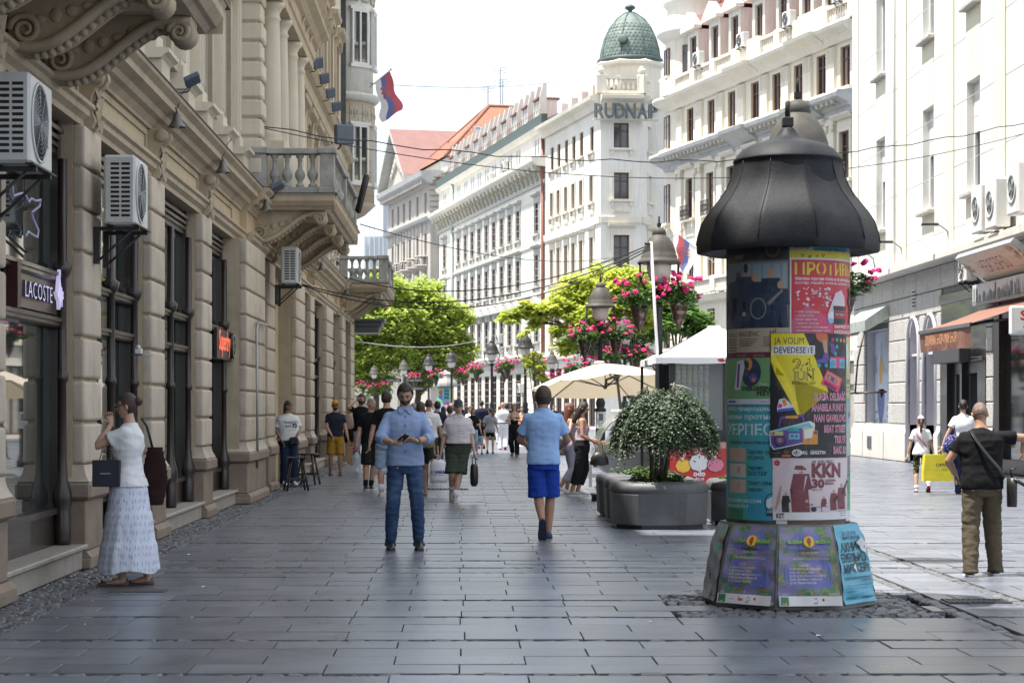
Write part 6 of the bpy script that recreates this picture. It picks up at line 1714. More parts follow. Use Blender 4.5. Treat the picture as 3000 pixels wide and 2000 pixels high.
p=Poster(2454,1180,2489,1396,I('photo_pale',(.30,.37,.40)),8);p.figure(2476,1205,1360,I('palegreen',(.38,.5,.42)),BRN,.7);p.Pg([(2456,1245),(2486,1200),(2487,1206),(2458,1256)],I('paleblue'));p.R(2454,1335,2489,1396,GRY)
for k in range(6):p.C(2461,1195+k*18,1.6,K,2,6)
p.done()
p=Poster(2458,1392,2490,1512,I('leafgreen',(.13,.38,.20)),12);p.T(2461,1434,'ТАМ',28,K,2489,bold=.05);p.T(2472,1446,'26. JUN',6,K,2488);p.C(2482,1480,5,K,6,7);p.done()
p=Poster(2460,1496,2490,1527,W_,14);p.done()
p=Poster(2231,978,2457,1339,K,115)
p.Pg([(2233,979),(2323,979),(2396,1148),(2294,1112),(2310,1222),(2245,1098),(2274,1104),(2233,1062)],YEL);p.Pg([(2294,1112),(2300,1150),(2308,1222),(2260,1125),(2245,1098)],YEL)
p.T(2241,1009,'JA VOLIM',19,K,2323,bold=.0);p.R(2237,1014,2355,1040,W_);p.T(2241,1036,'DEVEDESETE',18,K,2351,bold=.02)
p.T(2291,1086,'24.',34,K,2355,bold=.03);p.T(2293,1086,'24.',34,YEL,2353,bold=-.015);p.T(2290,1114,'JUN',25,K,2352,bold=.03);p.T(2292,1114,'JUN',25,YEL,2350,bold=-.015);p.T(2290,1127,'BEOGRADSKI SAJAM',9,K,2356)
p.Pg([(2357,979),(2392,979),(2395,998),(2372,1004),(2360,995)],I('rust',(.50,.12,.04)));p.Pg([(2376,998),(2392,998),(2393,1040),(2384,1040)],SKIN_);p.Pg([(2384,1034),(2395,1036),(2398,1056),(2362,1062),(2360,1056),(2380,1050)],PUR);p.Pg([(2402,1005),(2416,1012),(2420,1030),(2414,1040),(2404,1032)],PUR);p.R(2360,1058,2394,1063,BLU)
for x,y,c in((2367,1071,TEAL),(2389,1071,TEAL),(2418,1037,TEAL),(2409,996,RED),(2423,996,TEAL),(2436,997,ORA),(2448,998,SKIN_),(2423,1016,TEAL)):p.C(x,y,6,c)
p.R(2400,1046,2449,1078,I('aqua',(.12,.45,.55)));p.R(2400,1046,2449,1052,PNK);p.R(2420,1052,2432,1078,PNK)
for x in(2410,2441):p.C(x,1066,9,K);p.C(x,1066,7,I('aqua'));p.C(x,1066,3,K)
p.Pg([(2390,1084),(2441,1110),(2426,1152),(2373,1124)],PNK);p.Pg([(2393,1089),(2435,1111),(2428,1132),(2384,1109)],ORA);p.Pg([(2394,1096),(2424,1112),(2420,1124),(2390,1108)],PUR);p.C(2399,1106,5,SKIN_);p.C(2417,1115,5,SKIN_);p.Pg([(2384,1116),(2420,1137),(2417,1144),(2380,1124)],MAR)
for k,nm in enumerate(('SLAĐA DELIBAŠIĆ','ANABELA FUNKY G','IVAN GAVRILOVIĆ','BEAT STREET','TRIK FX','BAKI B3')):
 y=1172+k*31;x0=(2352,2345,2352,2382,2414,2411)[k]
 p.T(x0,y,nm,20,PNK,2452,bold=.0,outline=W_,ob=.03)
p.Pg([(2255,1170),(2270,1166),(2280,1186),(2297,1192),(2294,1200),(2252,1207),(2249,1196)],W_);p.Pg([(2252,1198),(2295,1192),(2294,1200),(2252,1207)],BLU);p.Pg([(2262,1172),(2270,1169),(2277,1186),(2268,1190)],ORA);p.Pg([(2254,1182),(2264,1184),(2262,1194),(2251,1194)],PNK)
p.Pg([(2230,1262),(2340,1232),(2354,1240),(2352,1290),(2240,1316),(2231,1300)],W_);p.Pg([(2232,1263),(2337,1236),(2348,1250),(2240,1262)],I('aqua'));p.Pg([(2232,1264),(2348,1248),(2348,1288),(2242,1313),(2233,1298)],PUR)
p.tube= None
for pts in([(2252,1250),(2257,1222),(2262,1222),(2258,1250)],[(2320,1236),(2317,1218),(2322,1216),(2326,1236)],[(2256,1228),(2257,1220),(2322,1212),(2323,1219)]):p.Pg(pts,PUR)
p.R(2272,1217,2306,1225,ORA);p.C(2257,1290,18,NAV);p.C(2257,1288,13,PUR);p.C(2257,1288,6,ORA);p.C(2257,1288,2,K);p.R(2234,1262,2266,1274,PALY);p.C(2240,1268,4,RED)
p.R(2279,1252,2308,1262,TEAL);p.R(2281,1268,2310,1285,I('aqua'));p.C(2290,1276,4,PUR);p.C(2302,1276,4,PUR);p.R(2318,1250,2350,1258,PALY)
p.R(2319,1260,2362,1300,ORA);p.Pg([(2322,1258),(2348,1254),(2346,1280),(2324,1284)],W_);p.T(2332,1294,'S',10,BRN);p.R(2352,1262,2360,1270,BRN)
p.C(2274,1322,8,BRN,7);p.R(2262,1330,2286,1336,I('rust'));p.C(2303,1324,14,W_,10);p.C(2303,1324,11,K,7);p.T(2292,1329,'TUBORG',10,W_,2332,bold=.02);p.T(2340,1328,'GIGSTIX',9,W_,2386,bold=.03);p.T(2342,1318,'ticket sponsor',3.5,GRY,2374);p.T(2236,1326,'powered by',4,GRY,2258);p.done()
p=Poster(2237,1338,2463,1519,LIL,70);p.R(2238,1339,2462,1480,I('palepink',(.60,.50,.53)))
for k in range(6):
 a=k*PI/3+.5;p.C(2249+5*math.cos(a),1354+5*math.sin(a),4,RED,4,8)
WNE=I('wine',(.17,.035,.05))
p.figure(2316,1362,1496,WNE,SKIN_,1.45);p.Pg([(2296,1372),(2300,1361),(2318,1361),(2332,1372),(2326,1376)],WNE);p.C(2312,1376,3,W_,2.5);p.C(2322,1376,3,W_,2.5);p.Pg([(2296,1392),(2303,1392),(2312,1455),(2300,1455)],WNE);p.Pg([(2327,1392),(2333,1392),(2322,1440)],LIL);p.C(2284,1464,5,SKIN_);p.C(2332,1464,5,SKIN_)
for x,y0,y1 in((2273,1438,1496),(2383,1450,1494),(2414,1432,1492),(2441,1414,1490)):p.figure(x,y0,y1,K if x==2273 else WNE,SKIN_,1.3)
p.Pg([(2252,1442),(2258,1420),(2261,1420),(2256,1466),(2247,1490),(2243,1488)],SKIN_);p.Pg([(2440,1440),(2461,1404),(2463,1408),(2446,1450)],K);p.Pg([(2410,1462),(2428,1446),(2429,1450),(2416,1468)],K)
p.C(2352,1488,9,K,7);p.C(2345,1474,7,WNE,1.5);p.C(2384,1488,9,LIL,8);p.R(2330,1480,2395,1482,GRY)
p.T(2346,1353,'24. JUN 2022.',7,BRN,2412,bold=.02);p.T(2346,1394,'KKN',38,WNE,2436,bold=.05);p.T(2346,1425,'30',24,WNE,2384,bold=.05);p.T(2386,1408,'GODINA',7,WNE,2420,bold=.02);p.T(2386,1417,'BENDA',7,WNE,2414,bold=.02);p.T(2348,1434,'BAŠTA KST',5,WNE,2379)
p.R(2239,1497,2463,1519,W_);p.T(2247,1513,'KST',13,K,2269,bold=.05);p.R(2428,1494,2455,1496,GRY);p.R(2432,1500,2455,1502,GRY);p.R(2434,1507,2455,1509,GRY);p.done()
p=Poster(2246,1517,2276,1531,W_,8);p.done();p=Poster(2276,1516,2456,1534,BRN,4);p.done()
def face_fn(k,w0,w1,z1,seed):
 rnd=random.Random(seed);ph=[rnd.uniform(0,6) for _ in range(4)]
 prof=[(.69,0),(.68,.10),(.65,.30),(.60,.52),(.545,.645)]
 def rad(z):
  for(ra,za),(rb,zb) in zip(prof[:-1],prof[1:]):
   if z<=zb: return ra+(rb-ra)*(z-za)/(zb-za)
  return prof[-1][0]
 A=R(-62)+k*PI/4
 def fn(u,v,l):
  t=w0+(w1-w0)*u;z=.035+(z1-.035)*v;r=rad(max(0,min(.645,z)))
  a,b=Vector((math.sin(A),-math.cos(A)))*r,Vector((math.sin(A+PI/4),-math.cos(A+PI/4)))*r
  q=a.lerp(b,t);nrm=(a+b).normalized()
  wr=.008+.006*math.sin(9*v+ph[0]+2*u)*math.sin(3*u+ph[1])+.004*math.sin(25*v+5*u+ph[2])+.003*math.sin(14*u+ph[3])
  q=q+nrm*(wr+l+(.012 if v<.04 else 0))
  return(COLX+q.x,COLY+q.y,z)
 return fn
class Fine(Sheet):
 def grid(s,m,n=14,k=24):
  pts=[(i/n,j/k) for j in range(k+1) for i in range(n+1)]
  s._add(pts,[(j*(n+1)+i,j*(n+1)+i+1,(j+1)*(n+1)+i+1,(j+1)*(n+1)+i) for j in range(k) for i in range(n)],m)
def gig_mat():
 m=M('print_gig',(.25,.3,.5),.45,var=.05);n,l=m.node_tree.nodes,m.node_tree.links
 g=n.new('ShaderNodeNewGeometry');v=n.new('ShaderNodeTexVoronoi');v.feature='DISTANCE_TO_EDGE';v.inputs['Scale'].default_value=15;l.new(g.outputs['Position'],v.inputs['Vector'])
 r=n.new('ShaderNodeValToRGB');e=r.color_ramp.elements
 e[0].position=.0;e[0].color=(.34,.22,.10,1);e[1].position=.10;e[1].color=(.10,.22,.11,1)
 x=e.new(.35);x.color=(.07,.20,.10,1)
 l.new(v.outputs['Distance'],r.inputs[0]);
 ns=n.new('ShaderNodeTexNoise');ns.inputs['Scale'].default_value=7;l.new(g.outputs['Position'],ns.inputs['Vector'])
 mx=_mixc(n,l, None,(.16,.17,.42),(.28,.22,.32));mr=n.new('ShaderNodeMapRange');mr.inputs[1].default_value=.42;mr.inputs[2].default_value=.55;l.new(ns.outputs[0],mr.inputs[0])
 m2=_mixc(n,l,mr.outputs[0],r.outputs[0],mx.outputs[2]);l.new(m2.outputs[2],bsdf(m).inputs['Base Color'])
 return m
GIG=gig_mat();CEN=I('gigblue',(.14,.16,.44));CEN2=I('gigmauve',(.27,.21,.33));CRM=I('gigcream',(.62,.56,.48))
def gig(k,w0,w1,seed):
 s=Fine(1,1);s.grid(GIG)
 s.poly([(.12,.25),(.2,.22),(.85,.22),(.92,.3),(.9,.52),(.8,.58),(.2,.57),(.1,.5)],CEN);s.poly([(.3,.38),(.75,.36),(.85,.5),(.35,.56)],CEN2)
 s.poly([(.12,.72),(.3,.92),(.7,.92),(.92,.72),(.6,.7),(.5,.74),(.4,.7)],CEN)
 for q in range(14):
  a=2*PI*q/14;s.poly([(.53+.075*math.cos(a-.15),.815+.055*math.sin(a-.15)),(.53+.14*math.cos(a),.815+.10*math.sin(a)),(.53+.075*math.cos(a+.15),.815+.055*math.sin(a+.15))],ORA)
 s.disc(.53,.815,.10,YEL,20,.07);s.disc(.53,.825,.04,RED,12,.045);s.poly([(.50,.83),(.56,.83),(.545,.76),(.515,.76)],RED)
 LIM=I('limeink',(.25,.48,.10))
 s.text(.14,.795,'BLUZIKA',.042,LIM,fit=.27,bold=.05,outline=NAV);s.text(.64,.795,'MUZIKA',.042,LIM,fit=.27,bold=.05,outline=NAV)
 s.text(.52,.695,'KALEMEGDAN',.028,NAV,fit=.36,align='c',bold=.02);s.text(.52,.66,'25.06.2022',.028,CRM,fit=.3,align='c');s.text(.55,.585,'IZA PRIRODNJAČKOG MUZEJA',.026,CRM,fit=.62,align='c')
 for i,tx in enumerate(('LINE UP','17.30 NATALEE SESSION','19.00 THE BAD WEEK','20.30 LUKA MAIKO KVARTET','22.00 GAVRILO I PRINCIPI','23.30 TEXAS FLOOD')):
  s.text(.34 if i==0 else .17,.50-.044*i,tx,.027,CRM,fit=(.15,.52,.42,.62,.54,.44)[i],bold=.012)
 s.rect(0,0,1,.125,W_);s.rect(.02,.012,.15,.115,DGR);s.disc(.08,.05,.04,YEL,8);s.text(.17,.05,'partner',.02,GRY,fit=.14);s.text(.40,.045,'lex',.05,I('pinkred',(.5,.1,.15)),fit=.1,bold=.04);s.disc(.58,.065,.035,GRY,14);s.disc(.58,.065,.025,W_,14);s.disc(.70,.075,.02,RED,8)
 s.text(.05,.14,'ULAZ',.02,CRM,fit=.08);s.text(.80,.14,'SLOBODAN',.02,CRM,fit=.16);s.text(.5,.14,'0',.04,CRM)
 s.build('poster',face_fn(k,w0,w1,.63,seed),COLT,step=.0012)
gig(0,.06,.98,1);gig(1,.03,.97,2)
s=Fine(1,1);s.grid(SKY)
s.text(.22,.86,'ЗА САПУНИ',.05,NAV,fit=.5);s.text(.2,.81,'ОБИЧЕ ПРОТИВ',.04,NAV,fit=.6,bold=.02)
for i,tx in enumerate(('АКНИ','БУБУЉИЦА','МИТИСЕРА')):s.text(.09,.66-.135*i,tx,.105,K,fit=(.56,.86,.86)[i],bold=.025)
s.text(.09,.305,'ИЗУЗЕТНО ЕФИКАСНИ-ПРИРОДНИ',.03,NAV,fit=.84,bold=.02);s.rect(.62,.28,.93,.287,NAV)
for i,tx in enumerate(('Creme i sapuni biljke ulja, kao suho','prirodnim biljem, etarska, ulja, bez','sredstava')):s.text(.09,.22-.035*i,tx,.018,NAV,fit=(.8,.7,.25)[i])
s.text(.08,.06,'064-44-29-717',.032,NAV,fit=.34,bold=.02);s.text(.55,.06,'krezasapuni.com',.03,NAV,fit=.40,bold=.02)
s.poly([(.62,.77),(.80,.83),(.98,.72),(.9,.62),(.75,.66)],W_);s.poly([(.66,.74),(.76,.72),(.70,.68)],K);s.poly([(.34,.46),(.48,.5),(.42,.40)],W_);s.disc(.86,.70,.02,BRN,6)
s.build('poster',face_fn(2,.03,.99,.64,3),COLT,step=.0012)
s=Fine(1,1);s.grid(I('oldpaper',(.30,.30,.32)));s.poly([(.4,.6),(.9,.7),(1,1),(.5,1)],I('minty'));s.rect(.1,.0,.6,.2,I('paperwhite'));s.poly([(.7,.75),(.95,.8),(.9,.95)],ORA)
s.build('poster',face_fn(7,.08,.96,.63,4),COLT,step=.0012)
s=Fine(1,1);s.grid(I('paleblue2',(.2,.35,.42)));s.build('poster',face_fn(3,.05,.9,.6,5),COLT,step=.0012)
FC,_v=ad_column('far sunlit-roofed advertising column seen past the old man with the cap',-.96,117,m_hoodsunlit)
for a0,a1,z0,z1,mt in((-1.4,-.2,1.0,2.75,I('leafgreen')),(-.2,.5,1.9,2.75,SKY),(-.2,.6,.9,1.9,PNK),(.5,1.4,.9,2.75,PALY),(-1.2,-.3,1.0,1.8,I('paleblue'))):
 sh=Sheet(1,1);sh.rect(a0*.49,z0,a1*.49,z1,mt)
 if mt is SKY:
  for i,tx in enumerate(('АКНИ','БУБУЉИЦА','МИТИСЕРА')):sh.text(a0*.49+.02,z1-.25-i*.2,tx,.13,K,fit=.3,bold=.05)
 if mt is PNK:sh.text(a0*.49+.02,z0+.2,'ШАН',.3,W_,fit=.36,bold=.05);sh.disc(.03,z0+.75,.12,W_,10)
 if mt is I('leafgreen'):sh.disc(-.3,2.45,.15,RED,12);sh.poly([(-.5,2.2),(-.2,2.4),(-.15,2.0)],BLU)
 lf=.004 if mt is I('paleblue') else .001
 sh.build('poster', lambda u,z,l,lf=lf:(-.96+(.491+l+lf)*math.sin(u/.49),117-(.491+l+lf)*math.cos(u/.49),z),FC,step=.002)
# ================================================================== kiosk under a white tent roof
m_tent=M('tent_white',(.74,.75,.77),.7,var=.03,scale=3,bump=.04,bscale=6)
m_redp=M('red_panel',(.55,.025,.03),.35,var=.08,scale=3)
m_post=M('kiosk_black',(.02,.02,.022),.4,var=.2)
m_kglass=M('kiosk_glass',(.5,.53,.52),.04,var=.1,spec=.7);bsdf(m_kglass).inputs['Alpha'].default_value=.22
KX0,KX1,KY0,KY1=3.36,5.75,34.5,37.5
t=thing('tent_roof','white pyramid tent roof with a small red sticker on its front valance','canopy',(4.5,36,2.4))
kz0,kz1,kz=2.32,2.43,3.02
m=MB();c=[(KX0,KY0),(KX1,KY0),(KX1,KY1),(KX0,KY1)]
ap=((KX0+KX1)/2,(KY0+KY1)/2)
for i in range(4):
 a,b=c[i],c[(i+1)%4];g=[]
 for k in range(7):
  s_=k/6;q=1-s_*.94;sagz=kz1+(kz-kz1)*(s_**1.12)
  g.append([(ap[0]+(a[0]+(b[0]-a[0])*j/8-ap[0])*q,ap[1]+(a[1]+(b[1]-a[1])*j/8-ap[1])*q,sagz-.035*math.sin(PI*j/8)*(1-s_)) for j in range(9)])
 m.rings(g,closed= False,caps= False)
m.cbox(ap[0]-.1,ap[1]-.12,kz-.02,ap[0]+.1,ap[1]+.12,kz+.015,.01)
m.build('cloth',m_tent,t)
m=MB()
for i in range(4):
 a,b=c[i],c[(i+1)%4]
 m.rings([[(a[0]+(b[0]-a[0])*j/8,a[1]+(b[1]-a[1])*j/8,kz1-.035*math.sin(PI*j/8)*0) for j in range(9)],[(a[0]+(b[0]-a[0])*j/8,a[1]+(b[1]-a[1])*j/8,kz0+.008*math.sin(j*2)) for j in range(9)]],closed= False,caps= False)
m.build('valance',m_tent,t)
sh=Sheet(1,1);sh.poly([(4.42,2.40),(4.52,2.41),(4.58,2.36),(4.5,2.345),(4.45,2.36)],flat('sticker',(.5,.03,.03)));sh.poly([(4.46,2.39),(4.50,2.395),(4.52,2.36)],flat('sticker_dark',(.08,.02,.02)))
sh.build('sticker', lambda x,z,l:(x,KY0-.004-l,z),t)
m=MB()
for x,y in c:m.box(x-.025+(.03 if x<4 else-.03),y-.025+(.03 if y<36 else-.03),0,x+.025+(.03 if x<4 else-.03),y+.025+(.03 if y<36 else-.03),kz1)
m.build('leg_frame',m_post,t)
for k in range(4):
 m=MB();m.box(3.42+.055*k,35.2+.55*k,1.0,3.45+.055*k,35.24+.55*k,2.35);m.build('side_rod',m_post,t)
ks=thing('kiosk','black framed snack kiosk with cup stacks behind glass and a red front panel','kiosk',(4.5,36,0))
BX0,BX1,BY0,BY1=3.62,5.5,34.7,37.3
m=MB();m.box(BX0,BY0+.06,0,BX1,BY1,.2);m.box(BX0,BY0+.05,.2,BX1,BY1,1.12);m.box(BX0,BY1-.1,1.12,BX1,BY1,2.36);m.build('body',m_post,ks)
m=MB();m.box(BX0-.02,BY0-.02,1.06,BX1+.02,BY0+.5,1.16);m.build('counter',m_post,ks)
for x in(BX0,BX1-.1,4.56):
 m=MB();w_=.10 if x!=4.56 else .04;m.box(x,BY0,1.161,x+w_,BY0+.1,2.36);m.build('post',m_post,ks)
m=MB();m.box(BX0+.1,BY0+.03,1.161,BX1-.1,BY0+.04,2.34);m.build('glass',m_kglass,ks)
m=MB();m.box(BX0+.01,BY0+.0,.2,BX1-.01,BY0+.045,.96);pn=m.build('front_panel',m_redp,ks)
sh=Sheet(1,1);WH=flat('print_white',(.74,.74,.76));OUT=flat('print_outline',(.05,.02,.06));PK=flat('print_pink',(.66,.22,.32));YE=flat('print_yellow',(.72,.46,.05))
sh.poly([(BX0+.02,.955),(BX1-.02,.955),(BX1-.02,.84),(4.9,.82),(4.6,.85),(4.2,.83),(4.0,.86),(BX0+.02,.84)],flat('peeled',(.50,.28,.26)))
def puff(x,z,r,c):
 for mt,k in((OUT,1.13),(c,1.0)):
  for a in range(8):sh.disc(x+.62*r*math.cos(a*PI/4),z+.5*r*math.sin(a*PI/4),r*.5*k,mt,12)
  sh.disc(x,z,r*.75*k,mt,14)
def cone(x,z,s):
 sh.poly([(x-.05,z),(x+.03,z-.02),(x+.07,z+.10),(x-.04,z+.11)],WH)
 for q in(-.03,.0,.03):sh.poly([(x+q-.006,z),(x+q+.006,z),(x+q+.018,z+.105),(x+q,z+.105)],flat('print_red',(.5,.03,.04)))
for x,z,r,cc in((3.86,.545,.12,YE),(4.13,.60,.15,WH),(4.42,.565,.13,PK)):puff(x,z,r,cc);cone(x-.02,z+r+.01,1)
sh.text(4.03,.37,'odo',.09,WH,bold=.05);sh.text(4.06,.30,'do.rs',.055,WH,bold=.03)
sh.build('panel_print', lambda x,z,l:(x,BY0-.002-l*.5,z),ks)
m=MB();m.box(BX0+.01,BY0-.01,.17,BX1-.01,BY0+.05,.199);m.build('trim',m_pvc,ks)
for z in(1.5,1.95):
 m=MB();m.box(BX0+.12,BY0+.35,z-.02,BX1-.12,BY0+.62,z);m.build('shelf',m_post,ks)
cup=MB();cup.lathe([(.030,0),(.042,.10),(.044,.10),(.044,.105)],0,0,10,0,caps= False);cup.lathe([(.0335,.03),(.0395,.075)],0,0,10,1,caps= False);cupA=cup.mesh('cup',[flat('cup_white',(.7,.7,.66)),flat('cup_band',(.55,.58,.12))])
cup.lathe([(.0,0)]*2,0,0,3);cupB=cup.mesh('cup',[flat('cup_white',(.7,.7,.66)),flat('cup_blue',(.12,.42,.55))])
nc=0
for i in range(6):
 for k in range(6 if i%2 else 5):
  x=BX0+.2+i*.1;z=1.5+k*.085
  o=inst('cup',cupB if(i+k)%3==0 else cupA, None,(x,BY0+.44,z))
  tag(o,'printed paper cup in the lower stacks behind the kiosk glass','cup','paper cups in the lower kiosk stacks');nc+=1
  if k<5:
   o=inst('cup',cupB if(i+k)%2==0 and i>3 else cupA, None,(x,BY0+.44,1.95+k*.075));tag(o,'printed paper cup in the upper stacks behind the kiosk glass','cup','paper cups in the upper kiosk stacks')
# ================================================================== tilted cream parasol
m_cv=M('parasol_cloth',(.62,.56,.46),.85,var=.04,bump=.05,bscale=20)
n_,l_=m_cv.node_tree.nodes,m_cv.node_tree.links
tr_=n_.new('ShaderNodeBsdfTranslucent');tr_.inputs[0].default_value=(.72,.60,.42,1);ms_=n_.new('ShaderNodeMixShader');ms_.inputs[0].default_value=.22
l_.new(bsdf(m_cv).outputs[0],ms_.inputs[1]);l_.new(tr_.outputs[0],ms_.inputs[2]);l_.new(ms_.outputs[0],n_['Material Output'].inputs[0])
m_pole=M('parasol_pole',(.12,.115,.11),.4,var=.15,metal=.5)
um=thing('parasol','big cream cantilever parasol tilted towards the street, before the white tent','parasol',(3.64,44.9,0))
RIM=[P(1556,1139,45.3),P(1640,1113,44.4),P(1790,1093,43.9),P(1941,1093,44.3),P(1927,1139,46.2),P(1842,1158,47.0),P(1617,1164,47.0)]
APX=P(1756,1064,45.4);HUB=Vector((3.28,45.55,2.03))
m=MB()
for i in range(7):
 a,b=Vector(RIM[i]),Vector(RIM[(i+1)%7]);g=[]
 for k in range(7):
  s_=k/6;g.append([APX.lerp(a,s_).lerp(APX.lerp(b,s_),j/6)-Vector((0,0,.05*math.sin(PI*j/6)*s_-.05*math.sin(PI*s_))) for j in range(7)])
 m.rings(g,closed= False,caps= False)
m.build('canopy',m_cv,um)
m=MB();m.lathe([(.16,-.02),(.10,.05),(0,.06)],APX.x,APX.y,12,z0=APX.z);m.build('cap',m_cv,um)
for p in RIM:
 r=Vector(p);e=APX.lerp(r,.97)-Vector((0,0,.025));md=APX.lerp(r,.5)+Vector((0,0,.015))
 m=MB();m.tube([APX-Vector((0,0,.04)),md,e],.014,5);m.tube([HUB,md-Vector((0,0,.01))],.012,5);m.build('rib',m_pole,um)
m=MB();m.tube([(3.64,44.9,0),(3.62,44.9,1.2),(3.50,44.95,2.28)],[.035,.035,.03],8);m.build('pole',m_pole,um)
m=MB();m.tube([(3.50,44.95,2.28),(3.3,45.4,2.2),HUB],.03,7);m.tube([(3.52,44.95,2.1),HUB+Vector((0,0,.08))],.02,6);m.cbox(3.43,44.88,2.2,3.56,45.02,2.34,.02);m.ball(HUB,.05,10,6);m.build('tilt_arm',m_pole,um)
m=MB();m.cbox(3.2,44.5,.0,4.1,45.3,.06,.02);m.build('base_plate',m_post,um)
t=thing('umbrella_base','low round black base block standing on the slabs left of the planters','umbrella base',(2.36,33.2,0))
m=MB();m.lathe([(.20,0),(.20,.1),(.22,.105),(.22,.125),(.18,.135),(.05,.14),(.0,.14)],2.36,33.2,20);m.build('block',m_post,t)
# ================================================================== gelato display cart
m_cart=M('cart_grey',(.22,.22,.225),.4,var=.1,metal=.3)
m_cg=M('cart_glass',(.35,.42,.40),.03,var=.2,spec=1.0);bsdf(m_cg).inputs['Alpha'].default_value=.45
gc=thing('gelato_cart','grey gelato display cart with a curved glass front beside the planters','display cart',(3.1,38.5,0))
Y0,Y1=37.6,39.4
m=MB();m.prism([(3.0,.22),(2.78,.30),(2.62,.45),(2.60,.52),(2.66,.68),(4.1,.78),(4.1,.22)],Y0,Y1,'y');m.build('body',m_cart,gc)
m=MB();m.strip([(2.55,.64),(2.57,.85),(2.66,1.08),(2.82,1.28),(3.02,1.42),(3.15,1.46)],Y0,Y1,'y',0, True);m.strip([(2.57,.64),(2.59,.85),(2.68,1.08),(2.84,1.28),(3.03,1.405),(3.15,1.445)],Y0,Y1,'y',0, True);m.build('curved_glass',m_cg,gc)
m=MB();m.add([(2.6,Y0,.70),(2.66,Y0,.78),(2.84,Y0,1.26),(3.05,Y0,1.42),(3.6,Y0,1.45),(3.6,Y0,.75)],[(0,5,4,3,2,1)]);m.build('side_glass',m_cg,gc)
m=MB();m.cbox(2.95,Y0-.03,1.45,4.1,Y1+.03,1.52,.015);m.box(3.6,Y0,.78,4.1,Y1,1.449);m.build('top',m_pvc,gc)
m=MB();m.tube([(2.55,Y0,.62),(2.57,Y0,.85),(2.66,Y0,1.08),(2.82,Y0,1.28),(3.02,Y0,1.42)],.016,5);m.box(2.42,Y0,.50,2.62,Y1,.55);m.box(2.40,Y0,.06,2.46,Y0+.06,.5);m.build('frame',m_alum,gc)
for k in range(5):
 for q in range(2):
  o=MB();x,y=2.82+q*.3,Y0+.2+k*.34;o.box(x-.13,y-.14,.70,x+.13,y+.14,.86);o.ball((x,y,.86),(.11,.12,.06),8,5);o.build('ice_tub',flat('gelato%d'%(k%4),((.6,.5,.35),(.5,.15,.15),(.35,.45,.2),(.25,.13,.07))[k%4]),gc)
for x,y in((2.85,Y0+.2),(3.9,Y0+.2),(2.85,Y1-.2),(3.9,Y1-.2)):
 m=MB();m.lathe([(.0,-.03),(.11,-.03),(.11,.03),(0,.03)],0,0,14);m.xform(Matrix.Translation((x,y,.11))@Matrix.Rotation(R(90),4,'X'));m.build('wheel',m_post,gc)
t=thing('notice','white paper notice taped round the lamp post beside the gelato cart','notice',(3.65,52.2,1.2))
m=MB();m.lathe([(.131,1.02),(.131,1.46)],3.65,52.4,18,caps= False);m.build('paper',flat('notice_white',(.66,.66,.66)),t)
sh=Sheet(1,1);sh.rect(-.06,1.22,.06,1.40,flat('notice_photo',(.12,.12,.13)))
for k in range(5):sh.rect(-.08,1.06+k*.028,.08,1.068+k*.028,flat('notice_ink',(.25,.25,.25)))
sh.build('print', lambda u,z,l:(3.65+(.134+l)*math.sin(u/.131),52.4-(.134+l)*math.cos(u/.131),z),t)
# ================================================================== stone planters and the weeping shrub
m_pl=M('planter_stone',(.078,.080,.084),.55,var=.2,scale=4,bump=.12,bscale=40,stain=(.20,.20,.20),stain_amt=.35,stain_scale=2.2,streak=.3)
m_soil=M('soil',(.03,.022,.016),.95,bump=.5)
m_ivy=leafmat('ivy',(.03,.07,.02),(.12,.18,.045),.3)
m_shr=leafmat('shrub_leaf',(.034,.056,.034),(.115,.155,.09),.2,.5)
def planter(cx,cy,label):
 t=thing('planter',label,'planter',(cx,cy,0),0,'octagonal stone planters')
 def oc(w,z,c=.30): return[(cx+x,cy+y,z) for x,y in((-w+c,-w),(w-c,-w),(w,-w+c),(w,w-c),(w-c,w),(-w+c,w),(-w,w-c),(-w,-w+c))]
 m=MB();m.rings([oc(.56,.0),oc(.56,.05)],smooth= False);m.build('foot',m_post,t)
 m=MB();m.rings([oc(.595,.051),oc(.60,.06),oc(.615,.44),oc(.61,.452),oc(.53,.452)],smooth= False);m.build('bowl',m_pl,t)
 m=MB();rg=[oc(.61,.454),oc(.622,.50),oc(.615,.55),oc(.59,.585),oc(.555,.605),oc(.50,.608),oc(.46,.59),oc(.45,.54)];m.rings(rg,smooth= True,caps= False)
 m.build('rim',m_pl,t)
 m=MB();m.add(oc(.46,.545),[tuple(range(8))]);m.build('soil',m_soil,t)
 rnd=random.Random(int(cx*100+cy*10));f=MB();leaf_cloud(f,[(Vector((cx+rnd.uniform(-.32,.32),cy+rnd.uniform(-.32,.32),.60)),.16) for _ in range(12)],900,.07,rnd,.6);f.build('ivy',m_ivy,t)
 return t
planter(2.56,26.0,'nearest octagonal stone planter, carrying the big weeping shrub')
planter(2.58,27.35,'second stone planter, mostly hidden behind the shrub planter')
planter(2.57,28.7,'third stone planter, only its left edge showing behind the other two')
planter(3.93,26.75,'stone planter on the right of the shrub planter, half behind the advertising column')
planter(5.2,62.5,'pale stone planter with green plants far behind the women by the cart')
planter(3.0,66.0,'dark stone planter far off at the foot of the street lamp near the crowd')
t=thing('shrub','dense dark green weeping shrub spilling over the nearest stone planter','shrub',(2.56,26.0,.55))
m=MB();rnd=random.Random(77)
for k in range(4):m.tube([(2.56+.05*k-.08,26.0+.03*(k%2),.54),(2.58+.07*k-.1,26.0,.9),(2.5+.12*k-.1,26.05,1.35)],[.035,.03,.02],6)
